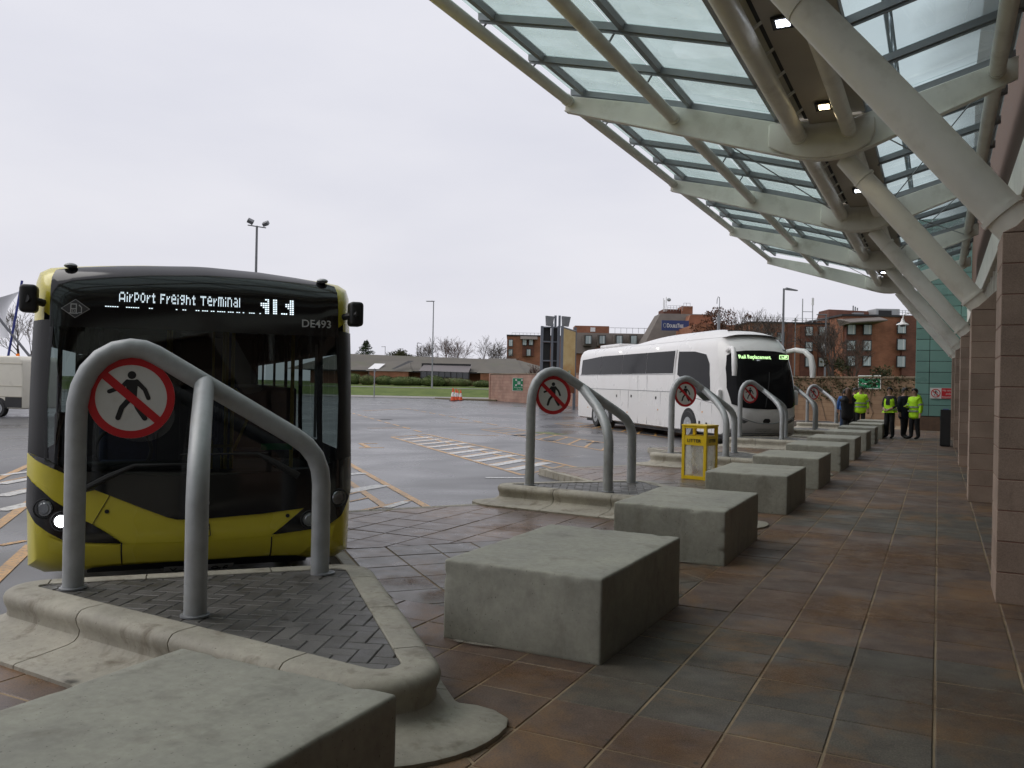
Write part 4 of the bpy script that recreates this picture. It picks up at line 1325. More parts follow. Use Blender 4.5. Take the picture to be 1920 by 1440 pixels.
# ---------------- yellow bus
bus = thing('bus', 'yellow single deck bus with a lit destination display, behind the nearest barrier', 'bus', (-5.241, 4.968, 0), radians(48))
BO = [(1.12,0.11),(1.235,0.17),(1.25,0.6),(1.25,1.0),(1.245,1.25),(1.248,1.9),(1.244,2.05),(1.24,2.2),(1.236,2.38),(1.212,2.46),(1.14,2.502),(1.0,2.522),(0.77,2.545),(0.46,2.57),(0.0,2.588)]
bs = Shell(BO, 1.35, 0.30, 16.0, lambda z: 0.0 if z < 0.95 else 0.10*(z-0.95)**1.25)
BL_ = 10.4
WS = [(-1.10,0.99),(-0.95,0.915),(-0.6,0.873),(-0.2,0.855),(0.2,0.855),(0.6,0.873),(0.95,0.905),(1.10,0.965),(1.115,1.5),(1.09,2.045),(-1.09,2.045),(-1.115,1.5)]
yS = [BL_*i/26 for i in range(27)]
bs.body(BL_, yS, hole=[(x*1.02, z+(0.012 if z > 1.5 else -0.012)) for x, z in WS], side_hole=lambda c: 1.0 < c.z < 1.95 and 0.7 < c.y < 9.8 and abs(c.x) > 1.1 and (int((c.y-0.7)/0.4) % 4 != 3)).build('body', M_BUSY, bus, smooth=True, fix=True)
glz = bs.panel(WS, M_WSCR, 0.006, 'windscreen', bus)
mask_low = [(1.235,1.0),(1.245,0.70),(1.20,0.63),(1.13,0.505),(1.035,0.448),(0.871,0.408),(0.56,0.377),(0.695,0.482),(0.823,0.588),(0.48,0.552),(0.019,0.526),(-0.163,0.529),(-0.234,0.549),(-0.414,0.627),(-0.65,0.734),(-0.755,0.78),(-0.814,0.763),(-0.888,0.855),(-0.962,0.909),(-1.049,0.951),(-1.142,0.997),(-1.24,1.05),(-1.09,1.02),(-0.95,0.935),(-0.6,0.893),(-0.2,0.875),(0.2,0.875),(0.6,0.893),(0.95,0.925),(1.09,0.985)]
bs.panel(mask_low, M_MASK, 0.011, 'lower_mask', bus)
for sg, nm in ((-1, 'pillar'), (1, 'pillar')):
    lo = 1.05 if sg < 0 else 0.99
    bs.panel([(sg*1.235,lo-0.0),(sg*1.075,lo-0.03),(sg*1.09,1.5),(sg*1.065,2.075),(sg*1.228,2.068),(sg*1.238,1.5)], M_PILLAR, 0.010, nm, bus)
header = [(-1.095,2.02),(-1.098,2.40),(-1.085,2.468),(-0.96,2.498),(-0.63,2.536),(-0.09,2.572),(0.06,2.573),(0.46,2.558),(0.77,2.528),(0.986,2.496),(1.085,2.466),(1.092,2.40),(1.09,2.02)]
hd = bs.panel(header, M_MASK, 0.010, 'destination_panel', bus)
# dot-matrix lettering, upper rows only, as the camera's shutter caught it
FONT = {'A':['01110','10001','10001','11111','10001'],'i':['1','0','1','1','1'],'r':['000','101','110','100','100'],'p':['1110','1001','1001','1110','1000'],'o':['0110','1001','1001','1001','0110'],
 't':['010','111','010','010','011'],'F':['1111','1000','1110','1000','1000'],'e':['0110','1001','1111','1000','0111'],'g':['0111','1001','0111','0001','0110'],'h':['1000','1110','1001','1001','1001'],
 'T':['11111','00100','00100','00100','00100'],'m':['11110','10101','10101','10101','10101'],'n':['1110','1001','1001','1001','1001'],'a':['0110','0001','0111','1001','0111'],'l':['1','1','1','1','1'],' ':['00','00','00','00','00']}
led = MB()
def dot(mb, x, z, w, h, d=0.016):
    c = bs.front(x, z, d)
    mb.quadset([c+Vector((-w/2,0,-h/2)), c+Vector((w/2,0,-h/2)), c+Vector((w/2,0,h/2)), c+Vector((-w/2,0,h/2))], [(0,1,2,3)])
word = 'Airport Freight Terminal'
cols = sum(len(FONT[c][0])+1 for c in word)
x = -0.615; px = (0.30+0.615)/cols
for ch in word:
    g_ = FONT[ch]
    for cx in range(len(g_[0])):
        for rz_ in range(5):
            if g_[rz_][cx] == '1':
                for sub in (0, 1):
                    dot(led, x+cx*px, 2.305-rz_*0.0156-sub*0.0078, px*0.62, 0.0052)
    x += (len(g_[0])+1)*px
rl = random.Random(4)
x = -0.71
while x < 0.46:
    if rl.random() < 0.55 and not (-0.36 < x < -0.2):
        dot(led, x, 2.189, 0.011, 0.006)
    x += 0.0165
for x0, pat in ((0.455, ['0011','0001','1111','1111','0111','0011','0011','0011']), (0.555, ['11','11','11','11','11','11','11','11']), (0.62, ['0000','0000','0000','0000','0000','0000','0000','1110']), (0.655, ['0011','0011','1111','1111','0111','0011','0011','0011'])):
    for rz_, row in enumerate(pat):
        for cx, b in enumerate(row):
            if b == '1': dot(led, x0+cx*0.018, 2.305-rz_*0.0158, 0.0125, 0.010)
led.build('display_lettering', M_LED, hd)['kind'] = 'stuff'
def shell_text(sh, parent, name, tx, x, z, size, mat, xs=1.0, bold=0.0, d=0.016, align='CENTER'):
    # lettering wrapped onto the curved front
    me = text_mesh(tx, size, 0.0, mat, align, xs, 1.0, bold)
    b = bmesh.new(); b.from_mesh(me)
    for v in b.verts: v.co = sh.front(x+v.co.x, z+v.co.y, d)
    b.to_mesh(me); b.free()
    return link(name, me, parent)
def bus_text(name, tx, x, z, size, mat, xs=1.0, bold=0.0, d=0.016):
    return shell_text(bs, bus, name, tx, x, z, size, mat, xs, bold, d)
bus_text('fleet_number', 'DE493', 0.905, 2.093, 0.090, M_PALEG, 1.02, 0.001)
dm = MB()
dpts = [(-1.02,2.160),(-0.922,2.087),(-0.821,2.160),(-0.922,2.234)]
bs.panel(dpts, M_PALEG, 0.0150, 'fuel_symbol_rim', bus, step=0.05)
bs.panel([(-0.922+(x+0.922)*0.93, 2.16+(z-2.16)*0.93) for x, z in dpts], flat('symbol_grey', (0.045,0.045,0.048), 0.4), 0.0175, 'fuel_symbol_field', bus, step=0.05)
for poly in ([(-0.955,2.125),(-0.955,2.195),(-0.948,2.195),(-0.948,2.125)],[(-0.918,2.125),(-0.918,2.195),(-0.911,2.195),(-0.911,2.125)],[(-0.955,2.19),(-0.955,2.198),(-0.911,2.198),(-0.911,2.19)],[(-0.955,2.155),(-0.955,2.162),(-0.911,2.162),(-0.911,2.155)],[(-0.965,2.120),(-0.965,2.127),(-0.901,2.127),(-0.901,2.120)],[(-0.90,2.185),(-0.895,2.192),(-0.876,2.172),(-0.88,2.167)],[(-0.882,2.13),(-0.882,2.172),(-0.876,2.172),(-0.876,2.13)],[(-0.90,2.125),(-0.90,2.131),(-0.876,2.131),(-0.876,2.125)]):
    bs.panel(poly, M_PALEG, 0.0205, 'fuel_symbol', bus, step=0.2)
bus_text('fuel_symbol_letter', 'D', -0.933, 2.131, 0.030, M_PALEG, d=0.021)
bs.panel([(-1.243,1.045),(-1.142,1.0),(-1.049,0.954),(-0.962,0.912),(-0.888,0.858),(-0.814,0.766),(-0.755,0.783),(-0.65,0.737),(-0.765,0.516),(-0.81,0.541),(-0.957,0.652),(-1.03,0.703),(-1.117,0.786),(-1.243,0.873)], M_BUSY, 0.008, 'wing_panel', bus, step=0.05)
# headlamp clusters
hl = [(-1.235,0.875),(-1.13,0.795),(-1.03,0.705),(-0.957,0.654),(-0.81,0.543),(-0.765,0.518),(-0.66,0.446),(-0.553,0.362),(-0.576,0.361),(-0.807,0.380),(-0.953,0.398),(-1.061,0.464),(-1.155,0.532),(-1.24,0.64)]
bs.panel(hl, M_MASK, 0.011, 'headlamp_cluster', bus, step=0.05)
for (x, z), lit in (((-1.085,0.646),0),((-0.975,0.550),1),((1.095,0.661),0),((0.865,0.493),0)):
    c = bs.front(x, z, 0.013); nr = (bs.front(x, z, 0.1)-bs.front(x, z)).normalized()
    hb = MB().tube([c, c+nr*0.012], [0.062, 0.056], 24).build('headlamp', M_LENS, bus, smooth=True)
    MB().tube([c+nr*0.012, c+nr*0.018], [0.045, 0.038], 20).build('bulb', M_HEAD if lit else M_LENS, hb, smooth=True)
    MB().tube([c+nr*0.004+Vector((0.073*cos(a),0,0.073*sin(a))) for a in [2*pi*i/24 for i in range(25)]], 0.007, 6).build('bezel', M_BLACKM, hb)
# bumper moulding, seams, grille, plate
bs.panel([(-0.555,0.20),(-0.555,0.355),(0,0.345),(0.558,0.37),(0.552,0.205),(0,0.195)], M_BUSY, 0.012, 'bumper_centre', bus)
for sg in (-1, 1):
    bs.panel([(sg*0.565,0.20),(sg*0.57,0.352),(sg*0.80,0.372),(sg*0.95,0.385),(sg*1.07,0.44),(sg*1.05,0.32),(sg*0.87,0.26),(sg*0.80,0.19)], M_BUSY, 0.012, 'bumper_corner', bus)
bs.panel([(-0.82,0.09),(-0.81,0.15),(-0.766,0.172),(-0.535,0.183),(0,0.19),(0.555,0.197),(0.77,0.19),(0.867,0.153),(0.877,0.09)], M_BLACKM, 0.014, 'lower_grille', bus)
bs.panel([(-0.255,0.075),(-0.255,0.185),(0.275,0.19),(0.275,0.08)], M_PLATEW, 0.05, 'number_plate', bus, step=0.3)
for tx, x in (('Y', -0.185), ('OJS', 0.165)):
    bus_text('plate_lettering', tx, x, 0.095, 0.11, M_SIGNK, 0.85, 0.0015, d=0.054)
for a, b in (((-0.65,0.734),(-0.765,0.52)),((0.823,0.588),(0.58,0.38))):
    MB().tube([bs.front(a[0]+(b[0]-a[0])*i/5, a[1]+(b[1]-a[1])*i/5, 0.004) for i in range(6)], 0.0045, 6).build('panel_seam', M_BLACKM, bus)
for sg in (-1, 1):
    MB().tube([bs.front(sg*0.56, 0.36-0.17*i/4, 0.008) for i in range(5)], 0.0055, 6).build('panel_seam', M_BLACKM, bus)
for x, z in ((-0.667,0.611),(0.684,0.529)):
    c = bs.front(x, z, 0.003); MB().tube([c, c-Vector((0,0.006,0))], 0.016, 12).build('fixing', M_BLACKM, bus)
# maker's roundel and bee hexagon
c = bs.front(0.03, 0.655, 0.012)
MB().tube([c+Vector((0.038*cos(a),-0.003,0.038*sin(a))) for a in [2*pi*i/24 for i in range(25)]], 0.007, 6).build('roundel', M_PALEG, bus)
bus_text('roundel_letter', 'D', 0.03, 0.64, 0.045, M_PALEG, bold=0.001, d=0.018)
hx = [(0.0,0.53),(0.075,0.487),(0.085,0.40),(0.01,0.355),(-0.065,0.40),(-0.075,0.487)]
MB().tube([bs.front(0.0+x*1.02, z-0.005, 0.006) for x, z in hx+[hx[0]]], 0.0035, 5).build('hexagon_emblem', M_BLACKM, bus)
MB().sphere(tuple(bs.front(0.03,0.44,0.006)), (0.022,0.004,0.028), 10, 6).tube([bs.front(0.05,0.46,0.008), bs.front(0.075,0.475,0.008)], 0.004, 5).tube([bs.front(0.05,0.44,0.008), bs.front(0.075,0.45,0.008)], 0.004, 5).build('bee_emblem', M_BLACKM, bus)
# blue roundels on the side at the right edge
for z in (0.50, 0.34, 0.18):
    MB().tube([(1.254,0.75+0.07*cos(a),z+0.055*sin(a)) for a in [2*pi*i/20 for i in range(21)]], 0.014, 6).build('side_roundel', flat('side_blue', (0.05,0.08,0.35)), bus)
# wipers, mirrors, marker lamps
for pth in ([(-0.814,0.796),(-0.65,0.885),(-0.481,0.962),(-0.2,0.968),(0.05,0.965)], [(0.76,0.86),(0.64,0.93),(0.514,0.999),(0.429,1.04),(0.2,1.043),(-0.05,1.04)]):
    rr2 = [0.026,0.024,0.014,0.008,0.007] if len(pth) == 5 else [0.03,0.028,0.024,0.012,0.008,0.007]
    MB().tube([bs.front(x, z, 0.045) for x, z in pth], rr2, 8).build('wiper', M_BLACKM, bus, smooth=True)
    MB().tube([bs.front(x, z+0.0, 0.022) for x, z in [(pth[-1][0]-0.25 if pth[0][0] < 0 else pth[-1][0]-0.1, pth[-1][1]+0.0), (pth[2][0], pth[-1][1]+0.005)]], 0.007, 6).build('wiper_blade', M_RUB, bus)
for sg in (-1, 1):
    mr = MB().box((sg*1.242, 0.16, 2.225), (0.12, 0.16, 0.21)).build('mirror', M_BLACKM, bus, bevel=0.03, seg=3, smooth=True)
    MB().tube([(sg*1.15,0.2,2.2),(sg*1.25,0.08,2.22)], 0.03, 8).build('mirror_arm', M_BLACKM, mr)
    MB().sphere((sg*0.985, 0.36, 2.517), (0.05,0.07,0.022), 12, 6).build('marker_lamp', M_GALV, bus, smooth=True)
# glazing of the sides
for sg in (-1, 1):
    for j in range(6):
        y0 = 0.72+1.53*j
        bs.panel([(y0,1.0),(y0,1.91),(y0+1.45,1.91),(y0+1.45,1.0)], M_SIDEG, 0.004, 'side_window', bus, 'side', 0.5, sgn=sg)
# cab and saloon
MB().box((0, 5.3, 0.32), (2.35, 9.6, 0.05)).build('floor', M_INT, bus)
MB().box((0, 5.6, 2.44), (2.2, 8.8, 0.04)).build('ceiling', M_INT, bus)
MB().box((0, 10.0, 1.3), (2.3, 0.05, 2.2)).build('rear_panel', M_INT, bus)
MB().box((0, 0.42, 0.72), (2.1, 0.30, 0.30)).box((-0.55, 0.62, 0.82), (0.95, 0.26, 0.22)).build('dashboard', M_BLACKM, bus, bevel=0.03)
MB().box((-0.95, 0.55, 1.17), (0.30, 0.05, 0.36)).build('cab_screen', M_BLACKM, bus, bevel=0.02)
MB().tube([(-0.6+0.22*cos(a), 0.75+0.06*sin(a), 1.02+0.20*sin(a)) for a in [2*pi*i/24 for i in range(25)]], 0.016, 8).build('steering_wheel', M_BLACKM, bus)
st = MB().box((-0.6, 1.35, 0.80), (0.5, 0.5, 0.14)).box((-0.6, 1.60, 1.2), (0.5, 0.13, 0.8))
st.build('driver_seat', M_SEAT, bus, bevel=0.04)
MB().box((-0.14, 1.75, 1.2), (0.03, 1.2, 1.7)).box((-0.6, 2.0, 1.1), (1.0, 0.04, 1.5)).build('cab_partition', M_INT, bus)
seat_me = MB().box((0, 0, 0.0), (0.85, 0.42, 0.10)).box((0, 0.22, 0.38), (0.85, 0.10, 0.75)).mesh('seat', M_SEAT, bevel=0.03)
for j in range(7):
    for x in (-0.72, 0.72):
        link('seat', seat_me, bus, (x, 3.0+j*0.85, 0.80))
pole_me = MB().tube([(0,0,0.33),(0,0,2.42)], 0.018, 8).mesh('grab_pole', M_POLEY, smooth=True)
for x, y in ((0.32,1.5),(0.32,2.6),(-0.25,2.9),(0.35,3.9),(-0.3,4.8),(0.85,1.2),(0.3,5.8)):
    link('grab_pole', pole_me, bus, (x, y, 0))
MB().tube([(0.34,1.5,0.95),(0.5,1.5,1.35),(0.34,1.5,1.55)], 0.016, 8).tube([(0.0,1.4,1.0),(0.32,1.4,1.0)], 0.016, 8).build('grab_rail', M_POLEY, bus)
MB().box((1.0, 0.72, 1.55), (0.02, 0.04, 0.85)).build('door_edge', M_PALEG, bus)
qb = MB().box((0.62, 0.30, 1.075), (0.26, 0.006, 0.055)).build('notice', M_SIGNG, bus)
for x, y in ((-1.02,2.6),(1.02,2.6),(-1.02,8.0),(1.02,8.0)):
    wheel(bus, x, y, 0.44, 0.27, M_GALV, -1 if x < 0 else 1, ROAD_Z)

# ---------------- white coach
M_CW = paint('coach_white', (0.76, 0.75, 0.74), 0.30, 0.03, 0.6, coat=0.3, dirt=(0.55, 0.52, 0.47), dscale=1.2, damt=0.3)
M_CGL = paint('coach_dark_glass', (0.012, 0.012, 0.013), 0.07, 0.15, 0.7, spec=0.10, rvar=0.02)
M_CLAMP = emit('coach_marker', (1.0,0.97,0.95), 2.5)
co = thing('coach', 'long white touring coach with tinted windows and a rail replacement display', 'coach', (-4.66, 26.88, ROAD_Z), atan2(0.648, 0.761))
CO = [(1.16,0.30),(1.255,0.36),(1.275,0.8),(1.275,1.6),(1.27,2.2),(1.24,2.6),(1.19,3.05),(1.13,3.22),(1.02,3.36),(0.85,3.44),(0.5,3.50),(0.0,3.52)]
cs = Shell(CO, 1.75, 0.62, 5.0, lambda z: 0.0 if z < 1.25 else 0.18*(z-1.25)**1.55)
CL = 14.6
cs.body(CL, [CL*i/20 for i in range(21)]).build('body', M_CW, co, smooth=True, fix=True)
# raised roof fairing
fair = MB()
def fair_pt(a, b):
    y = 0.95+8.0*a; x = -0.95+1.9*b
    up = 0.24*min(1, a*5.0)**0.6*(1-max(0, (a-0.55)/0.45)**2*0.95)*(1-abs(2*b-1)**4)
    return (x, y, 3.40+up+0.10*(1-abs(2*b-1)**3))
fair.grid(fair_pt, 24, 14)
fair.build('roof_fairing', M_CW, co, smooth='all')
MB().box((0, 12.0, 3.53), (1.5, 2.4, 0.14)).build('roof_unit', M_CW, co, bevel=0.05, smooth=True)
MB().box((-0.1, 1.75, 3.66), (0.75, 0.05, 0.03)).build('roof_vent', M_DARK, co)
wsP = [(-1.08,1.30),(-0.8,1.20),(-0.4,1.165),(0,1.155),(0.4,1.165),(0.8,1.20),(1.08,1.30),(1.16,1.8),(1.13,2.4),(1.06,2.80),(0.9,2.91),(0.5,2.96),(0,2.975),(-0.5,2.96),(-0.9,2.91),(-1.06,2.80),(-1.13,2.4),(-1.16,1.8)]
cw = cs.panel(wsP, M_CGL, 0.012, 'windscreen', co)
M_LEDG = emit('led_green', (0.62, 1.0, 0.45), 1.5)
shell_text(cs, co, 'display_lettering', 'Rail Replacement', -0.80, 2.70, 0.160, M_LEDG, 0.95, 0.004, 0.03, 'LEFT')
ic = MB()
c = cs.front(0.56, 2.75, 0.04)
for w0, z0, w1, z1 in ((0,-0.05,0.32,-0.03),(0,0.06,0.32,0.08),(0,-0.05,0.02,0.08),(0.30,-0.05,0.32,0.08),(0.05,0.01,0.14,0.03),(0.17,0.0,0.27,0.05),(0.1,-0.02,0.22,0.0)):
    ic.box(c+Vector(((w0+w1)/2,0,(z0+z1)/2)), (w1-w0, 0.004, z1-z0))
ic.build('display_symbol', M_LEDG, co)
# side glazing on both flanks
for sg in (-1, 1):
    for y0, y1 in ((4.15,6.6),(6.62,9.1),(9.12,11.6),(11.62,14.25)):
        cs.panel([(y0,2.27),(y0,3.06),(y1,3.06 if y1 < 14 else 2.95),(y1,2.27)], M_CGL, 0.006, 'side_window', co, 'side', 0.08, sgn=sg)
    cs.panel([(3.85,3.02),(2.6,2.98),(1.75,2.86),(1.45,2.55),(1.35,2.0),(1.30,1.38),(1.75,1.36),(2.4,1.62),(3.2,1.98),(3.80,2.22)], M_CGL, 0.006, 'cab_window', co, 'side', 0.08, sgn=sg)
    MB().tube([(sg*1.278,4.02,2.24),(sg*1.25,4.03,2.7),(sg*1.2,4.0,3.08)], 0.03, 6).build('window_pillar', M_CW, co)
    # belt line and locker seams
    for pts in ([(4.1,1.62),(14.3,1.66)],[(4.1,2.24),(14.4,2.25)],[(1.1,1.30),(3.9,1.60)]):
        MB().tube([(sg*(cs.wx(z)+0.002), y, z) for y, z in pts], 0.010, 5).build('panel_seam', M_GREY, co)
    for y, z0, z1 in ((6.45,0.36,2.2),(7.35,0.36,2.2),(5.2,0.4,1.6),(8.3,0.9,1.6),(9.2,0.4,1.62),(4.05,0.4,2.2),(2.0,0.4,1.32),(1.2,0.4,1.25)):
        MB().tube([(sg*(cs.wx(z0)+0.002), y, z0), (sg*(cs.wx(z1)+0.002), y, z1)], 0.011 if 6 < y < 7.5 else 0.007, 5).build('panel_seam', M_GREY, co)
    for y, z in ((5.6,1.38),(8.0,1.40),(9.6,1.38),(1.55,0.62),(2.05,0.65)):
        MB().box((sg*1.278, y, z), (0.012, 0.11, 0.10)).build('flap', M_DARK, co)
    for y, z in ((1.85,1.0),(8.4,0.75),(5.4,0.95),(13.2,0.8)):
        MB().box((sg*1.277, y, z), (0.010, 0.07, 0.05)).build('side_marker', flat('amber', (0.6,0.25,0.03)), co)
    for y in (5.8, 9.6):
        MB().box((sg*1.16, y, 3.20), (0.05, 0.10, 0.035)).build('gutter_lamp', M_CLAMP if sg < 0 else M_LENS, co)
    for y, r in ((2.85,0.50),(10.7,0.50),(12.05,0.50)):
        ar = MB().extr([(y+0.60*cos(a), 0.50+0.60*sin(a)) for a in [pi*i/16 for i in range(17)]]+[(y-0.60,0.28),(y+0.60,0.28)], 'x', sg*1.2801, sg*1.15)
        ar.build('wheel_arch', M_DARK, co, fix=True)
        wheel(co, sg*1.165, y, r, 0.29, M_GALV, sg)
    # long curved mirror arm
    MB().tube([(sg*1.02,0.75,2.97),(sg*1.12,0.35,3.02),(sg*1.22,-0.0,2.97),(sg*1.30,-0.22,2.78),(sg*1.32,-0.30,2.46),(sg*1.32,-0.30,2.16)], [0.055,0.065,0.07,0.08,0.09,0.07], 12, flat=1.2).build('mirror_arm', M_CW, co, smooth=True)
    MB().box((sg*1.33, 0.62, 1.52), (0.14, 0.14, 0.46)).build('kerb_mirror', M_CW, co, bevel=0.05, seg=2, smooth=True)
    c = cs.front(sg*0.92, 3.02, 0.0)
    MB().sphere(tuple(c), (0.09,0.05,0.028), 10, 6).build('roof_lamp', M_CLAMP if sg < 0 else M_LENS, co, smooth=True)
    hl2 = cs.panel([(sg*0.62,0.78),(sg*0.75,0.72),(sg*1.05,0.85),(sg*1.10,1.02),(sg*0.98,0.92),(sg*0.78,0.83)], M_LENS, 0.012, 'headlamp', co, step=0.1)
# nose: emblem, smile moulding, plate, bumper lip
cs.panel([(-0.13,0.80),(-0.10,0.74),(0.10,0.74),(0.13,0.80),(0.08,0.87),(-0.08,0.87)], M_DARK, 0.012, 'emblem', co, step=0.1)
MB().tube([cs.front(x, 0.72+0.20*(abs(x)/0.9)**2, 0.014) for x in [-0.9+0.1*i for i in range(19)]], 0.016, 6).build('nose_moulding', M_GALV, co, smooth=True)
cs.panel([(-0.27,0.46),(0.27,0.46),(0.27,0.57),(-0.27,0.57)], M_PLATEW, 0.014, 'number_plate', co, step=0.3)
c = cs.front(0, 0.475, 0.022)
put_text('plate_lettering', 'Y367 007', 0.095, M_SIGNK, co, c, (1,0,0), (0,0,1), 'CENTER', 0.001, 0.9)
MB().tube([cs.front(x, 0.40, 0.004) for x in [-1.05+0.1*i for i in range(22)]], 0.012, 6).build('bumper_seam', M_GREY, co)
for pth in ([(-0.1,1.22),(0.05,1.9),(0.12,2.3)],):
    MB().tube([cs.front(x, z, 0.03) for x, z in pth], 0.014, 6).build('wiper', M_BLACKM, co)
MB().box((0, 7.2, 0.26), (2.2, 13.2, 0.12)).build('underframe', M_DARK, co)
# interior glimpses are dark: the glass is deeply tinted

# ---------------- van, car
van = thing('van', 'pale delivery van with a red roundel and company lettering, at the left edge', 'van', tuple(gp(0, 779)), 0)
vd = (gp(70, 781)-gp(-60, 776)); van.rotation_euler = (0, 0, atan2(vd.y, vd.x)-radians(0))
M_VAN = paint('van_cream', (0.70, 0.67, 0.57), 0.35, 0.05, 0.8, dirt=(0.52,0.49,0.40), dscale=2, damt=0.3)
VB = [(-3.9,0.35),(2.25,0.35),(2.25,0.75),(2.30,1.5),(2.20,2.35),(2.0,2.52),(-2.3,2.55),(-2.9,2.35),(-3.5,1.55),(-4.3,1.30),(-4.5,0.9),(-4.45,0.4)]
def vplace(u0): pass
MB().extr(VB, 'y', -1.0, 1.0).build('body', M_VAN, van, bevel=0.07, seg=3, smooth=True, fix=True)
for x in (1.05, -3.35):
    for sg in (-1, 1):
        ar = MB().extr([(x+0.44*cos(a), 0.36+0.44*sin(a)) for a in [pi*i/14 for i in range(15)]], 'y', sg*1.004, sg*0.8)
        ar.build('wheel_arch', M_DARK, van, fix=True)
        w = wheel(van, 0, 0, 0.345, 0.22, M_GALV, -1)
        w.location = (x, sg*0.93, 0.345); w.rotation_euler = (0, 0, pi/2 if sg < 0 else -pi/2)
        w.rotation_euler = (0, 0, radians(90) if sg < 0 else radians(-90))
for z in (0.85, 1.28, 2.2):
    MB().tube([(-2.4,-1.004,z),(2.24,-1.004,z)], 0.012, 5).build('body_line', paint('van_line', (0.40,0.37,0.28), 0.5), van)
MB().box((-0.7,-1.012,1.42), (2.9,0.02,0.035)).build('door_rail', M_GREY, van)
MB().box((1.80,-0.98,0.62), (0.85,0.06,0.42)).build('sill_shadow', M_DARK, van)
MB().tube([(-0.62,-1.003,1.83),(-0.62,-1.012,1.83)], 0.20, 24).build('roundel', flat('van_red', (0.55,0.02,0.05)), van)
put_text('lettering', 'selecta', 0.30, flat('van_grey_print', (0.10,0.10,0.10)), van, (-0.35,-1.006,1.76), (1,0,0), (0,0,1), 'LEFT', 0.002, 1.0, 1.0, 0.004)
put_text('lettering_small', 'Making your day count', 0.075, flat('van_grey_print2', (0.2,0.2,0.2)), van, (-0.33,-1.006,1.65), (1,0,0), (0,0,1), 'LEFT', 0.002)
MB().lathe((0.9,0,2.53), [(0.07,0),(0.07,0.09),(0.05,0.12)], 12).build('beacon', emit('beacon_amber', (0.9,0.22,0.03), 0.7), van)
MB().box((-3.0,0,1.95), (0.9,1.9,0.5)).build('windscreen', M_GLASSD, van)

car = thing('parked_car', 'dark grey car parked by the pink wall, half behind the second barrier', 'car', tuple(gp(1024, 757)), 0)
car.rotation_euler = (0, 0, radians(15))
M_CAR = paint('car_dark_grey', (0.045, 0.05, 0.055), 0.25, 0.05, 1, metal=0.5, coat=0.6)
cb = MB()
prof = [(0.0,0.35,0.86,0.72),(0.12,0.3,0.92,0.80),(0.9,0.3,0.96,0.92),(1.35,0.3,0.96,0.98),(3.6,0.3,0.96,1.0),(4.3,0.32,0.92,0.95),(4.45,0.4,0.86,0.8)]
for i, (y, zb, w, zt) in enumerate(prof):
    cb.v += [(-w,y,zb),(w,y,zb),(w,y,zt-0.14),(w*0.93,y,zt),(-w*0.93,y,zt),(-w,y,zt-0.14)]
for i in range(len(prof)-1):
    for j in range(6):
        a, b = i*6+j, i*6+(j+1) % 6
        cb.f.append((a, b, b+6, a+6)); cb.mi.append(0)
cb.f += [tuple(range(6))[::-1], tuple(range(36, 42))]; cb.mi += [0, 0]
cb.build('body', M_CAR, car, smooth=True, bevel=0.04, fix=True)
gh = MB().quadset([(-0.84,1.15,0.95),(0.84,1.15,0.95),(0.86,4.2,0.98),(-0.86,4.2,0.98),(-0.64,1.9,1.46),(0.64,1.9,1.46),(0.64,3.5,1.46),(-0.64,3.5,1.46)], [(0,1,5,4),(1,2,6,5),(2,3,7,6),(3,0,4,7),(4,5,6,7)])
gh.build('cabin_glass', M_GLASSD, car, bevel=0.03)
MB().box((0,2.7,1.47), (1.24,1.6,0.05)).build('roof', M_CAR, car, bevel=0.02)
for sg in (-1, 1):
    MB().sphere((sg*0.68,0.10,0.68), (0.19,0.10,0.08), 12, 6).build('headlamp', M_LENS, car, smooth=True)
    MB().box((sg*1.0,1.5,1.02), (0.16,0.12,0.12)).build('wing_mirror', M_CAR, car, bevel=0.03)
    for y in (0.85, 3.55): wheel(car, sg*0.86, y, 0.32, 0.21, M_GALV, sg)
MB().box((0,-0.012,0.52), (0.52,0.02,0.115)).build('number_plate', M_PLATEW, car)
MB().box((0,0.01,0.36), (1.3,0.04,0.10)).build('grille', M_DARK, car)

# ================================================================= beyond the forecourt
def facing(u, d, z=0.0, turn=0.0):
    """location and heading of something at image column u, depth d; local +x runs to the right, +y away"""
    p = DZ(u, d, z)
    return tuple(p), YAW+turn
def brickwork(name, c1, c2, mortar, sx, sy, scale=1.0):
    t = NT(name)
    tc = t.node('ShaderNodeTexCoord')
    mp = t.node('ShaderNodeMapping'); mp.inputs['Rotation'].default_value = (radians(90), 0, 0)
    t.lk(tc.outputs['Object'], mp.inputs['Vector'])
    b = t.node('ShaderNodeTexBrick')
    b.inputs['Scale'].default_value = 1.0; b.inputs['Brick Width'].default_value = sx; b.inputs['Row Height'].default_value = sy
    b.inputs['Mortar Size'].default_value = 0.012
    b.inputs['Color1'].default_value = (*c1, 1); b.inputs['Color2'].default_value = (*c2, 1); b.inputs['Mortar'].default_value = (*mortar, 1)
    t.lk(mp.outputs['Vector'], b.inputs['Vector'])
    c = t.scale_col(b.outputs['Color'], t.ramp(t.noise(0.8, 5), 0.3, 0.7, 0.78, 1.2))
    return t.principled(c, 0.85, 0, 0.3, b.outputs['Fac'], -0.2, 0.01)
M_HBRICK = brickwork('hotel_brick', (0.31,0.132,0.076), (0.265,0.108,0.062), (0.20,0.12,0.08), 0.45, 0.15)
M_HBRICK2 = brickwork('hotel_dark_brick', (0.15,0.062,0.042), (0.12,0.05,0.035), (0.10,0.06,0.05), 0.45, 0.15)
M_WALLP = brickwork('wall_pink_block', (0.34,0.22,0.17), (0.29,0.175,0.135), (0.24,0.13,0.10), 0.90, 0.30)
M_WALLT = brickwork('wall_tan_block', (0.235,0.160,0.098), (0.20,0.13,0.08), (0.17,0.10,0.06), 0.90, 0.225)
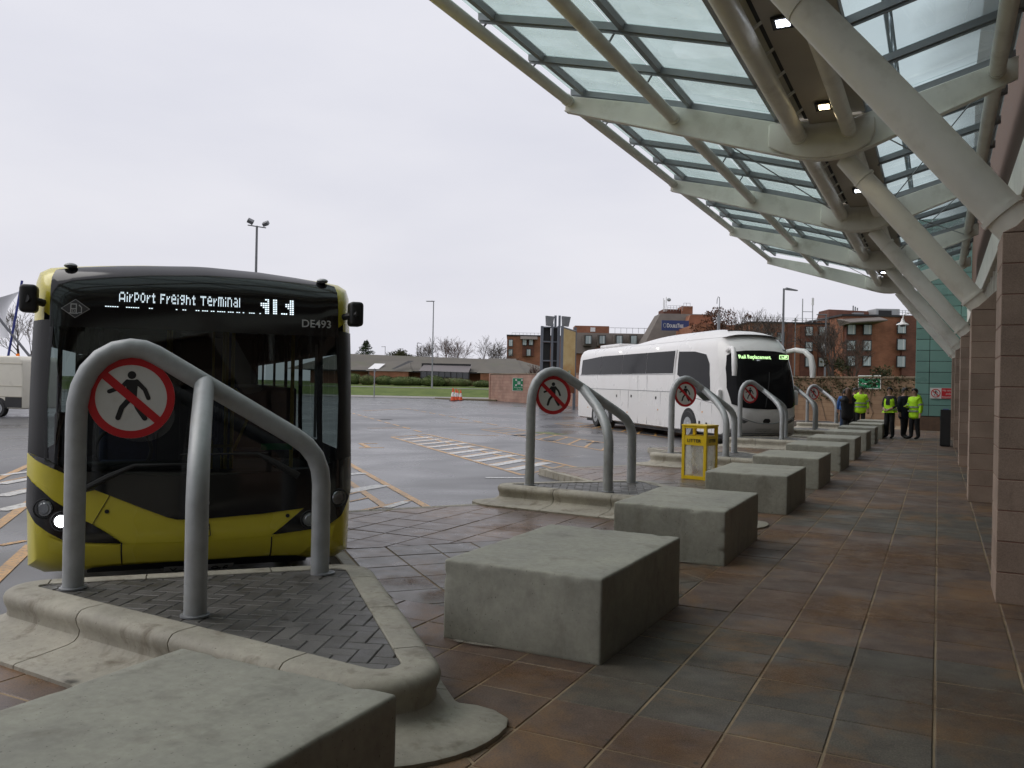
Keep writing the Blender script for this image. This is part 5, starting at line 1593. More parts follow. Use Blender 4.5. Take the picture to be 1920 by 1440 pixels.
M_COPE = concrete('mossy_coping', (0.17,0.125,0.08), (0.06,0.065,0.03), 0.7)
M_TILE = paint('mansard_tile', (0.135,0.115,0.10), 0.8, 0.2, 0.9, bump=0.2, bscale=8)
M_SLATE = paint('brown_roof_tile', (0.115,0.105,0.088), 0.85, 0.22, 0.5, bump=0.3, bscale=5, dirt=(0.10,0.115,0.06), dscale=0.35, damt=0.5)
M_LEADR = paint('lean_to_roof', (0.15,0.135,0.135), 0.6, 0.12, 0.5)
M_PANEG = paint('pale_window_pane', (0.30,0.36,0.37), 0.08, 0.35, 0.25, spec=0.7, rvar=0.03)
M_BLUESG = paint('hotel_sign_blue', (0.018,0.035,0.14), 0.4, 0.05)

# ---- far verge, path, kerb
def strip(name, rows, mat, u0, u1, lab, n=24, jit=0.0):
    mb = MB(); k = len(rows)
    for i in range(n+1):
        u = u0+(u1-u0)*i/n
        for d, z in rows:
            p = DZ(u, d+jit*random.uniform(-1,1), z); mb.v.append(tuple(p))
    for i in range(n):
        for j in range(k-1):
            a = i*k+j
            mb.f.append((a, a+k, a+k+1, a+1)); mb.mi.append(0)
    o = mb.build(name, mat, smooth='all', fix=True)
    for p_ in o.data.polygons:
        if p_.normal.z < 0: p_.flip()
    return tag(o, lab, kind='structure')
M_PATH = paint('pale_path', (0.27,0.26,0.25), 0.7, 0.15, 0.8)
strip('far_pavement', [(93,-0.10),(93.1,0.0),(97.2,0.04)], M_PATH, -700, 930, 'pale pavement along the far side of the forecourt')
strip('grass_verge', [(97,0.02),(100,0.45),(103,0.92),(104.2,0.96),(106,1.02),(111,1.22),(130,1.25),(230,1.2),(232,-0.3)], M_GRASS, -900, 1000, 'sloping grass verge beyond the forecourt')
strip('verge_path', [(103.0,0.955),(104.3,0.995)], M_PATH, -700, 930, 'narrow path crossing the grass verge')
M_EARTH = paint('worn_grass_edge', (0.13,0.105,0.06), 0.9, 0.3, 1.0, dirt=(0.07,0.09,0.03), dscale=1.0, damt=0.8)
nose = MB(); pts = [gp(800,744),gp(835,742.5),gp(930,743),gp(960,748),gp(930,752.2),gp(850,750),gp(812,747.5)]
nose.prism([(p.x,p.y) for p in pts], ROAD_Z-0.05, 0.0)
o = nose.build('kerbed_nose', M_EARTH); tag(o, 'worn kerbed nose of ground beside the traffic cones', kind='structure')
# ---- boundary wall running in from the left to the teal block
W0 = gp(918, 751); W1 = Vector((-0.95, 44.3, ROAD_Z))
wd = (W1-W0); wl_ = Vector((wd.x, wd.y)).length; wang = atan2(wd.y, wd.x)
bw_ = thing('boundary_wall', 'long blockwork boundary wall, pink at the left and tan behind the waiting people', 'wall', tuple(W0), wang)
ns = 0.56*wl_
MB().box((ns/2, 0.12, 1.36), (ns-0.01, 0.24, 2.72)).build('wall_panel', M_WALLP, bw_)
MB().box((ns+(wl_-ns)/2, 0.12, 1.20), (wl_-ns, 0.24, 2.40)).build('wall_panel', M_WALLT, bw_)
MB().box((ns/2, 0.12, 2.77), (ns+0.02, 0.32, 0.09)).build('coping', M_COPE, bw_, bevel=0.015)
MB().box((ns+(wl_-ns)/2, 0.12, 2.46), (wl_-ns, 0.36, 0.11)).build('coping', M_COPE, bw_, bevel=0.02)
MB().box((0.0, 0.12, 1.42), (0.34, 0.36, 2.84)).build('end_pier', M_WALLP, bw_, bevel=0.02)
# pale pavement in front of the tan wall
pf = MB(); t_ = Vector((wd.x, wd.y)).normalized(); nn_ = Vector((t_.y, -t_.x))
q0 = Vector((W0.x,W0.y))+t_*(wl_*0.56); q1 = Vector((W1.x,W1.y))
if nn_.y > 0: nn_ = -nn_
pf.prism([tuple(q0), tuple(q1), (q1.x, 41.2), (-5.52, 41.2), tuple(q0+nn_*3.2)], ROAD_Z, -0.02)
o = pf.build('wall_pavement', paint('pink_far_paving', (0.23,0.16,0.135), 0.5, 0.2, 1.0)); tag(o, 'pink pavement at the foot of the tan wall', kind='structure')
# ivy stems straggling over the tan wall
def leaf_cloud(mb, c, r, n, size, rng, flatness=0.6):
    for i in range(n):
        while True:
            p = Vector((rng.uniform(-1,1), rng.uniform(-1,1), rng.uniform(-1,1)))
            if 0.25 < p.length < 1: break
        p = Vector((p.x*r[0], p.y*r[1], p.z*r[2]))+Vector(c)
        s_ = size*rng.uniform(0.6, 1.4)
        a = Vector((rng.gauss(0,1), rng.gauss(0,1), rng.gauss(0,1))).normalized(); b = a.cross(Vector((rng.gauss(0,1), rng.gauss(0,1), rng.gauss(0,1)))).normalized()
        mb.quadset([p-a*s_, p-b*s_*flatness, p+a*s_, p+b*s_*flatness], [(0,1,2,3)])
def leafmat(name, c1, c2, c3=None):
    t = NT(name)
    c = t.mix(t.ramp(t.noise(1.6, 4), 0.35, 0.65), c1, c2)
    if c3: c = t.mix(t.ramp(t.noise(6, 3), 0.55, 0.75), c, c3)
    return t.principled(c, 0.7, 0, 0.25)
M_IVY = leafmat('ivy_leaf', (0.028,0.04,0.014), (0.07,0.07,0.028), (0.11,0.075,0.035))
M_TWIG = paint('bare_twig', (0.075,0.058,0.045), 0.9, 0.3, 4)
M_TWIGR = paint('reddish_twig', (0.10,0.055,0.04), 0.9, 0.3, 4)
rng = random.Random(21)
iv = MB(); ist = MB()
for i in range(240):
    x = wl_*rng.uniform(0.62, 0.995); dens = (x/wl_-0.6)/0.4
    if rng.random() > 0.25+0.75*dens: continue
    leaf_cloud(iv, (x, -0.06, 2.45-abs(rng.gauss(0, 0.32+0.3*dens))), (0.45,0.10,0.18), 26, 0.05, rng)
for i in range(6):
    x = wl_*rng.uniform(0.74, 0.99); pth = [Vector((x, -0.03, 0.05))]
    for j in range(7): pth.append(pth[-1]+Vector((rng.uniform(-0.25,0.25), 0, 0.34)))
    ist.tube(pth, 0.014, 4)
ivy = thing('ivy', 'straggling dark ivy over the top of the tan wall', 'ivy', tuple(W0), wang)
o = iv.build('leaves', M_IVY, ivy); o['kind'] = 'stuff'
ist.build('stems', M_TWIG, ivy)['kind'] = 'stuff'

# ---- green assembly signs
def on_wall(u, h):
    # point of the wall face at image column u
    r = ray(u, 720); a = Vector((r.x, r.y)); b = Vector((wd.x, wd.y)); c = Vector((W0.x, W0.y))
    den = a.x*b.y-a.y*b.x
    t = (c.x*b.y-c.y*b.x)/den
    p = a*t
    return (p.x, p.y, h), wang
def assembly_sign(u, h, w, hh, label, wide):
    loc, ang = on_wall(u, h)
    if not wide:
        loc = tuple(Vector(loc)-FW*0.75); ang = YAW-0.15
    s_ = thing('assembly_sign', label, 'sign', loc, ang)
    MB().box((0,-0.03,0), (w,0.02,hh)).build('panel', M_SIGNW, s_)
    MB().box((0,-0.043,0), (w*0.94,0.01,hh-w*0.06)).build('green_field', M_SIGNG, s_)
    cx, cz, sc = ((w*0.24, -hh*0.10, hh*0.26) if wide else (0, hh*0.14, hh*0.28))
    fg = MB()
    for sx in (-1, 1):
        for sz in (-1, 1):
            fg.extr([(cx+sx*sc*0.55, cz+sz*sc*0.4), (cx+sx*sc*1.0, cz+sz*sc*0.95), (cx+sx*sc*1.05, cz+sz*sc*0.55)][::1], 'y', -0.052, -0.048)
            fg.extr([(cx+sx*sc*0.55, cz+sz*sc*0.4), (cx+sx*sc*0.6, cz+sz*sc*0.95), (cx+sx*sc*1.0, cz+sz*sc*0.95)][::1], 'y', -0.053, -0.048)
    for dx in (-0.22, 0.22):
        disc(fg, cx+dx*sc, cz+0.28*sc, 0.13*sc, -0.052, -0.048, 10)
        fg.extr([(cx+(dx-0.15)*sc, cz-0.5*sc), (cx+(dx+0.15)*sc, cz-0.5*sc), (cx+(dx+0.15)*sc, cz+0.12*sc), (cx+(dx-0.15)*sc, cz+0.12*sc)], 'y', -0.052, -0.048)
    fg.build('pictogram', M_SIGNW, s_, fix=True)['kind'] = 'stuff'
    if wide:
        MB().extr([(-w*0.36,-hh*0.12),(-w*0.26,-hh*0.02),(-w*0.26,-hh*0.08),(-w*0.05,-hh*0.08),(-w*0.05,-hh*0.16),(-w*0.26,-hh*0.16),(-w*0.26,-hh*0.22)], 'y', -0.052, -0.048).build('arrow', M_SIGNW, s_, fix=True)
        put_text('lettering', 'Assembly Point', hh*0.20, M_SIGNW, s_, (0,-0.052,hh*0.24), (1,0,0), (0,0,1), 'CENTER', 0.001, 1.0)
    else:
        put_text('lettering', 'Fire assembly', hh*0.15, M_SIGNW, s_, (0,-0.052,-hh*0.28), (1,0,0), (0,0,1), 'CENTER', 0.001, 0.95)
        put_text('lettering', 'Point', hh*0.15, M_SIGNW, s_, (0,-0.052,-hh*0.43), (1,0,0), (0,0,1), 'CENTER', 0.001)
assembly_sign(973, 1.62, 1.25, 1.25, 'square green fire assembly point sign on the pink wall', False)
assembly_sign(1631, 2.10, 1.45, 0.68, 'wide green assembly point sign with an arrow on the tan wall', True)

# ---- traffic cones
M_CONE = paint('cone_orange', (0.75,0.10,0.025), 0.5, 0.1, 3)
M_CONEW = paint('cone_sleeve', (0.72,0.70,0.68), 0.4, 0.08, 3)
cone0 = None
for (u, v, s_, lb) in ((849,752,1.35,'tallest orange traffic cone, leftmost of the cones by the pink wall'),(854.5,751.5,1.25,'stacked orange traffic cone second from the left, by the pink wall'),(858,750.5,1.15,'white sleeved traffic cone second from the right, by the pink wall'),(863.5,751.2,1.15,'rightmost orange and white traffic cone by the pink wall')):
    p = gp(u, v)
    if cone0 is None:
        c = thing('traffic_cone', lb, 'traffic cone', tuple(p), 0.3, 'traffic cones by the pink wall')
        MB().box((0,0,0.025), (0.46,0.46,0.05)).build('base', M_RUB, c, bevel=0.015)
        MB().lathe((0,0,0.05), [(0.17,0),(0.13,0.28)], 20).build('lower_cone', M_CONE, c, smooth=True)
        MB().lathe((0,0,0.33), [(0.132,0),(0.085,0.32)], 20).build('sleeve', M_CONEW, c, smooth=True)
        MB().lathe((0,0,0.65), [(0.083,0),(0.045,0.27),(0.03,0.28)], 20).build('tip', M_CONE, c, smooth=True)
        cone0 = c
    else:
        c = copy_tree(cone0); c['label'] = lb; c.location = p
    c.scale = (s_,)*3

# ---- low brown-roofed building behind the verge
loc, ang = facing(655, 122, 1.2)
lb_ = thing('low_building', 'long low brick building with a brown pitched roof behind the hedges', 'building', loc, ang)
k = 122/1600.0
def bx(u): return (u-655)*k
MB().box((bx(830), 7.0, 1.0), (bx(1060)-bx(560), 13.0, 2.05)).build('wall', M_HBRICK, lb_)
def roof(poly4, name, mat): return MB().quadset(poly4, [(0,1,2,3)]).build(name, mat, lb_)
xl, xr = bx(540), bx(1065)
zr_, ze = 4.55, 2.02
rf = MB().quadset([(xl,-0.9,ze),(xr,-0.9,ze),(xr-7,7,zr_-0.5),(xl+6,7,zr_),(xl,15,ze),(xr,15,ze)], [(0,1,2,3),(3,2,5,4),(0,3,4),(1,5,2)]).build('roof', M_SLATE, lb_)
# cross hips stepping the roof
for u0, u1, y0, zt in ((690,775,-2.2,3.9),(895,985,-2.6,4.25),(940,1010,-1.6,3.6)):
    a, b = bx(u0), bx(u1); mid = (a+b)/2
    MB().quadset([(a,y0,ze-0.12),(b,y0,ze-0.12),(b-1.4,6,zt),(a+1.4,6,zt),(a,6,ze),(b,6,ze)], [(0,1,2,3),(1,5,2),(0,3,4)]).build('roof_hip', M_SLATE, lb_)
    MB().box((mid,y0+1.4,0.95), (b-a-1.0,2.4,1.9)).build('wall', M_HBRICK, lb_)
MB().box((bx(836), 0.4, 2.75), (bx(882)-bx(790), 1.0, 0.85)).build('clerestory_recess', M_DARK, lb_)
MB().quadset([(bx(788),-2.4,2.05),(bx(880),-2.4,1.95),(bx(884),0.3,3.05),(bx(795),0.3,3.10)], [(0,1,2,3)]).build('lean_to_roof', M_LEADR, lb_)
MB().box((bx(836), -1.3, 1.0), (bx(880)-bx(790), 1.8, 1.95)).build('dark_glazing', M_GLASSD, lb_)
for i in range(9):
    MB().box((bx(792+i*11), -2.22, 1.0), (0.10, 0.06, 1.95)).build('mullion', M_DARK, lb_)
MB().quadset([(bx(692),-1.3,2.18),(bx(712),-1.3,2.18),(bx(719),1.4,3.02),(bx(699),1.4,3.02)], [(0,1,2,3)]).build('skylight', M_WHITE, lb_)
MB().quadset([(bx(738),-2.25,2.1),(bx(744),-2.25,2.1),(bx(775),1.0,3.4),(bx(764),1.0,3.4)], [(0,1,2,3)]).build('roof_valley', M_DARK, lb_, loc=(0,-0.4,0.10))
for u0, u1 in ((694,722),(738,750)):
    MB().box(((bx(u0)+bx(u1))/2, -1.25, 1.1), (bx(u1)-bx(u0), 0.3, 1.4)).build('window', M_GLASSD, lb_)
MB().box((bx(830), -0.95, ze-0.10), (bx(1060)-bx(560), 0.12, 0.16)).build('gutter', M_BLACKM, lb_)

# ---- clipped bushes along the verge
M_HEDGE = leafmat('hedge_leaf', (0.05,0.075,0.022), (0.09,0.125,0.035), (0.14,0.125,0.05))
M_HEDGE2 = leafmat('brown_hedge_leaf', (0.08,0.08,0.03), (0.125,0.105,0.045), (0.13,0.08,0.045))
hl_ = ['dark clipped bush at the left end, beside the bus','brownish round bush second from the bus','green rounded bush left of the dark doorway','low hedge in front of the doorway','long green hedge left of the tall lamp post','tall clipped hedge behind the lamp post','long brownish hedge right of the lamp post','low bush at the right end, by the pink wall']
for i, (u0, u1, vt, m_) in enumerate(((640,680,699,0),(672,705,702,1),(700,740,704,0),(730,775,706,0),(738,800,706,0),(788,836,704,0),(815,890,708,1),(885,925,713,0))):
    loc, ang = facing((u0+u1)/2, 111-(i % 2)*1.2, 1.18)
    b = thing('clipped_bush', hl_[i], 'bush', loc, ang, 'clipped bushes in front of the low building')
    w = (u1-u0)*111/1600; h = (714+0.02*((u0+u1)/2-660)-vt)/1600*111+0.47
    core_ = MB().sphere((0,0,h*0.42), (w/2*0.93, 0.85, h*0.5), 16, 10)
    core_.build('inner_mass', M_HEDGE, b)
    mb = MB(); leaf_cloud(mb, (0,0,h*0.45), (w/2,1.0,h*0.56), int(900+260*w), 0.075, random.Random(i), 0.7)
    mb.build('leaves', M_HEDGE2 if m_ else M_HEDGE, b)['kind'] = 'stuff'

# ---- trees
def bare_tree(name, label, u, d, z, h, spread, seed, mat, levels=6, ivy_h=0.0, leaves=None, group='bare winter trees', cat='tree', trunk_r=None):
    rng = random.Random(seed)
    loc, ang = facing(u, d, z)
    t = thing(name, label, cat, loc, rng.uniform(0, 6), group)
    tr, cr, lv = MB(), MB(), MB()
    tips = []
    def grow(p, dr, ln, r, lev):
        segs = 3 if lev < 2 else 2
        pts, rr = [p], [r]
        q = p; dd = dr.copy()
        for i in range(segs):
            dd = (dd+Vector((rng.gauss(0,.13), rng.gauss(0,.13), rng.gauss(0.03,.08)))).normalized()
            q = q+dd*(ln/segs); pts.append(q); rr.append(r*(1-0.45*(i+1)/segs))
        (tr if lev == 0 else cr).tube(pts, rr, 6 if lev < 2 else 3, caps=False)
        if lev >= levels: tips.append(q); return
        nb = rng.choice((2,3,3)) if lev < 3 else rng.choice((2,3))
        for i in range(nb):
            ax = Vector((rng.gauss(0,1), rng.gauss(0,1), rng.gauss(0,.4)))
            ax = (ax-dd*ax.dot(dd)).normalized()
            nd = (dd*cos(spread*rng.uniform(.55,1.25))+ax*sin(spread*rng.uniform(.55,1.25))).normalized()
            st_ = pts[-1] if i else pts[-1]
            if lev > 0 and rng.random() < 0.35: st_ = pts[len(pts)//2]
            grow(st_, nd, ln*rng.uniform(.62,.86), max(0.016, rr[-1]*rng.uniform(.68,.92)), lev+1)
        if lev < 3: grow(pts[-1], (dd+Vector((0,0,.25))).normalized(), ln*0.75, rr[-1]*0.9, lev+1)
    grow(Vector((0,0,-0.1)), Vector((rng.gauss(0,.04), rng.gauss(0,.04), 1)).normalized(), h*0.27, trunk_r or h*0.028, 0)
    tr.build('trunk', mat, t, smooth='all'); cr.build('branches', mat, t)
    if leaves:
        m_, n_, sz = leaves
        for q in tips:
            leaf_cloud(lv, q, (0.5,0.5,0.4), n_, sz, rng)
        lv.build('crown', m_, t)['kind'] = 'stuff'
    if ivy_h:
        iv_ = MB()
        for i in range(40): leaf_cloud(iv_, (rng.gauss(0,.35), rng.gauss(0,.35), rng.uniform(0.2, ivy_h)), (0.5,0.5,0.5), 40, 0.11, rng)
        iv_.build('ivy', M_IVY, t)['kind'] = 'stuff'
    return t
M_RUST = leafmat('rusty_leaf', (0.085,0.032,0.018), (0.12,0.05,0.025))
bare_tree('bare_tree', 'slim bare tree just left of the tall lamp post, behind the low roof', 806, 150, 1, 8.6, 0.45, 3, M_TWIG, 6)
bare_tree('bare_tree', 'reddish bare tree behind the low roof, right of the lamp post', 833, 150, 1, 10.5, 0.42, 5, M_TWIGR, 6)
bare_tree('bare_tree', 'reddish bare tree behind the low roof, second from the lamp post', 852, 152, 1, 9.0, 0.46, 8, M_TWIGR, 6)
bare_tree('bare_tree', 'wide bare tree behind the low roof, left of the hotel', 897, 140, 1, 9.4, 0.50, 11, M_TWIG, 6)
bare_tree('bare_tree', 'bare tree behind the low roof, nearest the hotel', 930, 140, 1, 8.0, 0.48, 14, M_TWIG, 6)
bare_tree('bare_shrub', 'leafless shrub behind the pink wall, left of the billboard', 1000, 92, 0, 4.4, 0.55, 17, M_TWIGR, 6)
bare_tree('bare_tree', 'large bare tree at the left edge behind the van', 35, 78, 0, 8.5, 0.48, 23, M_TWIG, 6)
bare_tree('rusty_tree', 'tree keeping rust coloured leaves beside the hotel tower', 1348, 118, 0, 15.2, 0.42, 31, M_TWIGR, 4, leaves=(M_RUST, 26, 0.13), group='rust leaved trees')
bare_tree('rusty_tree', 'small rust coloured tree behind the coach rear', 1125, 125, 0, 9.2, 0.5, 33, M_TWIGR, 4, leaves=(M_RUST, 22, 0.12), group='rust leaved trees')
bare_tree('bare_tree', 'tall bare tree behind the coach front, left of the grey lamp column', 1385, 100, 0, 12.0, 0.36, 41, M_TWIG, 6)
bare_tree('bare_tree', 'bare tree beside the grey lamp column, in front of the hotel', 1455, 82, 0, 9.5, 0.40, 43, M_TWIG, 6)
bare_tree('bare_tree', 'bare tree with an ivy covered trunk in front of the hotel wall', 1567, 74, 0, 9.0, 0.42, 47, M_TWIG, 6, ivy_h=4.2)
bare_tree('bare_tree', 'thin bare sapling right of the ivy covered tree', 1600, 90, 0, 8.5, 0.4, 49, M_TWIG, 6)
bare_tree('ivy_stump', 'short ivy clad tree near the teal block', 1655, 72, 0, 4.5, 0.4, 53, M_TWIG, 3, ivy_h=3.6, group='ivy clad trees')
M_PINE = leafmat('conifer_needle', (0.018,0.035,0.015), (0.04,0.06,0.022))
loc, ang = facing(685, 165, 1)
t = thing('conifer', 'small dark pointed conifer above the low roof', 'tree', loc, 0)
MB().tube([(0,0,0),(0,0,8.2)], [0.25,0.04], 8).build('trunk', M_TWIG, t)
mb = MB(); rng = random.Random(61)
for i in range(70):
    hh = 2.2+6.4*(i/70); rad = 4.6*(1-(hh-2.2)/6.6)+0.12; a = rng.uniform(0, 6.28)
    leaf_cloud(mb, (rad*0.6*cos(a), rad*0.6*sin(a), hh-0.2), (rad*0.55,rad*0.55,0.35), 50, 0.13, rng)
mb.build('crown', M_PINE, t)['kind'] = 'stuff'
loc, ang = facing(745, 155, 1)
t = thing('evergreen_tree', 'round dark evergreen tree above the low roof', 'tree', loc, 0)
MB().tube([(0,0,0),(0,0,3)], [0.3,0.2], 8).build('trunk', M_TWIG, t)
mb = MB()
for i in range(40):
    a, r_ = rng.uniform(0,6.28), rng.uniform(0.3,1)
    leaf_cloud(mb, (2.7*r_*cos(a), 2.0*r_*sin(a), 4.6+1.9*(1-r_*r_)*rng.uniform(0.4,1)), (0.9,0.9,0.7), 60, 0.13, rng)
mb.build('crown', leafmat('evergreen_leaf', (0.03,0.032,0.012), (0.06,0.065,0.02), (0.07,0.04,0.02)), t)['kind'] = 'stuff'

# ---- brick hotel
hloc, hang = facing(1560, 116, 0)
ho = thing('hotel', 'brick hotel with mansard roofs, rooftop masts and a blue sign', 'hotel', hloc, hang)
def hx_(u, d): return (u-1560)/1600*d
def hz(u, v, d): return CAM_H+(720+0.02*(u-960)-v)/1600*d
def hbox(name, u0, u1, v0, v1, d, depth, mat, z0=None, **kw):
    """box whose face stands at depth d and covers the columns u0..u1, heights v0 (top)..v1"""
    um = (u0+u1)/2
    za, zb = hz(um, v0, d), (hz(um, v1, d) if z0 is None else z0)
    x0 = (u0-960)/1600*d-(1560-960)/1600*116; x1 = (u1-960)/1600*d-(1560-960)/1600*116
    return MB().box(((x0+x1)/2, d-116+depth/2, (za+zb)/2), (x1-x0, depth, za-zb)).build(name, mat, ho, **kw)
def hwin(u, v, d, w=0.85, h=1.15):
    x = (u-960)/1600*d-(1560-960)/1600*116; z = hz(u, v, d)
    f_ = MB().box((x, d-116-0.02, z), (w+0.22, 0.14, h+0.22)).build('window', M_BLACKM, ho)
    MB().box((x, d-116-0.10, z), (w, 0.06, h)).build('pane', M_PANEG, f_)
    MB().box((x+w*0.22, d-116-0.14, z), (0.06, 0.05, h)).build('glazing_bar', M_WHITE, f_)
# right wing in two set-backs
hbox('wing_wall', 1578, 1722, 592, 0, 114, 14, M_HBRICK, z0=-0.2)
hbox('wing_wall', 1405, 1579, 606, 0, 119, 14, M_HBRICK, z0=-0.2)
hbox('wing_wall', 1300, 1406, 609, 0, 126, 14, M_HBRICK, z0=-0.2)
hbox('parapet', 1576, 1724, 590, 593.5, 113.8, 14.4, M_BLACKM)
hbox('parapet', 1404, 1580, 604, 607, 118.8, 14.4, M_BLACKM)
for u0, u1, v0, v1, d in ((1690,1722,592,735,113.4),(1585,1632,612,735,113.2),(1500,1523,612,735,118.6),(1533,1547,612,735,118.6),(1475,1484,606,735,118.6)):
    hbox('brick_pier', u0, u1, v0, v1, d, 1.5, M_HBRICK2, z0=-0.2)
for u in (1515, 1540):
    for v in (621, 650, 679): hwin(u, v, 118.5)
for u in (1594, 1624):
    for v in (618, 648, 677): hwin(u, v, 113.1, 0.95, 1.2)
for v in (615, 646, 678): hwin(1688, v, 113.3, 1.0, 1.35)
for u in (1440, 1462):
    for v in (632, 658, 684): hwin(u, v, 118.9)
for u in (1350, 1380):
    for v in (640, 664): hwin(u, v, 125.9)
# sloping porch roof over the top windows
x0, x1 = (1582-960)/1600*112-43.5, (1652-960)/1600*112-43.5
MB().quadset([(x0,-5.6,hz(1610,606,112)),(x1,-5.6,hz(1610,600,112)),(x1+0.4,-2.0,hz(1610,598,112)+0.5),(x0-0.4,-2.0,hz(1610,604,112)+0.5),(x0,-5.6,hz(1610,608,112)),(x1,-5.6,hz(1610,602,112)),(x1,-2.0,hz(1610,604,112)),(x0,-2.0,hz(1610,610,112))], [(0,1,2,3),(4,7,6,5),(0,4,5,1),(1,5,6,2),(3,2,6,7),(0,3,7,4)]).build('porch_roof', M_TILE, ho)
# rooftop plant
MB().quadset([((1550-960)/1600*120-43.5,4,hz(1590,603,120)),((1633-960)/1600*120-43.5,4,hz(1590,603,120)),((1633-960)/1600*120-43.5,9,hz(1590,603,120)),((1550-960)/1600*120-43.5,9,hz(1590,603,120)),
  ((1554-960)/1600*120-43.5,4.6,hz(1590,580,120)),((1628-960)/1600*120-43.5,4.6,hz(1590,582,120)),((1628-960)/1600*120-43.5,8.5,hz(1590,582,120)),((1554-960)/1600*120-43.5,8.5,hz(1590,580,120))], [(0,1,5,4),(1,2,6,5),(2,3,7,6),(3,0,4,7),(4,5,6,7)]).build('penthouse', M_HBRICK2, ho)
hbox('louvre', 1599, 1617, 586, 598, 119.5, 1.0, M_GALVD)
hbox('chiller_unit', 1640, 1684, 579, 595, 118, 3.0, M_GALV)
hbox('chiller_opening', 1645, 1669, 582, 594, 117.9, 0.3, M_DARK)
for u in (1597, 1601, 1605): hbox('vent_pipe', u-0.9, u+0.9, 573+abs(u-1597)*0.5, 582, 120, 0.15, M_GALVD)
for u0, u1, v, d in ((1404,1550,601,119),(1684,1722,587,114)):
    for q in range(8):
        uu = u0+(u1-u0)*q/7
        hbox('rail_post', uu-0.35, uu+0.35, v-5, v+3, d, 0.06, M_GALV)
    for dv in (-5, -1.5): hbox('handrail', u0, u1, v+dv, v+dv+0.6, d, 0.05, M_GALV)
for u, v0 in ((1502, 560), (1521, 558)):
    hbox('aerial_mast', u-0.7, u+0.7, v0, 606, 120, 0.12, M_GALV)
hbox('aerial_panel', 1519.5, 1523, 559, 572, 119.8, 0.25, M_WHITE); hbox('aerial_brace', 1502, 1521, 584, 585, 120, 0.08, M_GALVD)
# mansard middle range and tower
def slopebox(name, u0, u1, v0, v1, d, lean, mat, ul=0.0, ur=0.0):
    xa, xb = (u0-960)/1600*d-43.5, (u1-960)/1600*d-43.5
    za, zb = hz((u0+u1)/2, v0, d), hz((u0+u1)/2, v1, d)
    y = d-116
    return MB().quadset([(xa,y,zb),(xb,y,zb),(xb+ur,y+lean,za),(xa+ul,y+lean,za),(xa,y+9,zb),(xb,y+9,zb),(xb+ur,y+9,za),(xa+ul,y+9,za)], [(0,1,2,3),(1,5,6,2),(4,0,3,7),(3,2,6,7),(5,4,7,6)]).build(name, mat, ho)
slopebox('mansard_roof', 1075, 1245, 624, 664, 150, 1.6, M_TILE)
hbox('wing_wall', 1075, 1300, 662, 0, 150.5, 9, M_HBRICK, z0=-0.2)
for u in (1100, 1126, 1158, 1185, 1215):
    dm_ = hbox('dormer', u-8, u+8, 628, 648, 149.4, 3.0, M_TILE)
    hwin(u+1.5, 637, 149.2, 0.95, 1.35)
hbox('roof_plant', 1076, 1140, 611, 626, 156, 5, M_HBRICK)
hbox('roof_plant_window', 1105, 1114, 614, 622, 155.8, 0.3, M_WHITE)
for q in range(10): hbox('rail_post', 1140+q*11-0.3, 1140+q*11+0.3, 615, 625, 152, 0.06, M_GALV)
hbox('handrail', 1140, 1240, 615, 615.7, 152, 0.06, M_GALV)
# tower with raking sides
slopebox('tower_mansard', 1205, 1300, 585, 650, 140, 3.0, M_TILE, ul=3.2, ur=2.6)
slopebox('tower_head', 1272, 1345, 590, 660, 139, 0.3, M_HBRICK, ul=1.8, ur=-1.0)
hbox('tower_top', 1241, 1296, 580, 592, 146, 5, M_HBRICK2)
hbox('tower_cap', 1276, 1296, 574, 592, 145, 4, M_HBRICK)
hbox('tower_wall', 1216, 1345, 640, 0, 139.2, 8, M_HBRICK, z0=-0.2)
for u in (1255, 1283, 1316): hwin(u, 632 if u > 1300 else 645, 138.6, 1.0, 1.2)
sx0, sx1 = (1238-960)/1600*138-43.5, (1289-960)/1600*138-43.5
zs0, zs1 = hz(1263, 620, 138), hz(1263, 601, 138)
MB().box(((sx0+sx1)/2, 138-116, (zs0+zs1)/2), (sx1-sx0, 0.25, zs1-zs0)).build('hotel_sign', M_BLUESG, ho)
put_text('sign_lettering', 'DoubleTree', 0.92, M_SIGNW, ho, (sx0+0.85, 138-116-0.14, zs0+0.50), (1,0,0), (0,0,1), 'LEFT', 0.004, 0.62, 0.95, 0.012, 0.76)
put_text('sign_lettering', 'by Hilton', 0.34, M_SIGNW, ho, (sx1-0.85, 138-116-0.14, zs0+0.42), (1,0,0), (0,0,1), 'LEFT', 0.004, 0.55)
MB().tube([(sx0+0.5+0.22*cos(a), 138-116-0.14, (zs0+zs1)/2+0.34*sin(a)) for a in [2*pi*i/16 for i in range(17)]], 0.04, 5).build('sign_emblem', M_GALV, ho)
for u, v0 in ((1241,559),(1246,557),(1243,562)): hbox('aerial_mast', u-0.5, u+0.5, v0, 584, 143, 0.12, M_WHITE)
MB().sphere(((1251-960)/1600*143-43.5, 27, hz(1251,562,143)), (0.35,0.2,0.3), 10, 6).build('dish_aerial', M_GALV, ho)
for q in range(6): hbox('rail_post', 1249+q*5.5-0.25, 1249+q*5.5+0.25, 573, 583, 144, 0.06, M_GALV)
for v in (573, 577): hbox('handrail', 1249, 1278, v, v+0.5, 144, 0.05, M_GALV)
for u in (1279, 1284, 1291): hbox('roof_frame', u-0.3, u+0.3, 568, 576, 143, 0.06, M_GALV)
hbox('roof_frame', 1279, 1291, 568, 568.6, 143, 0.06, M_GALV)
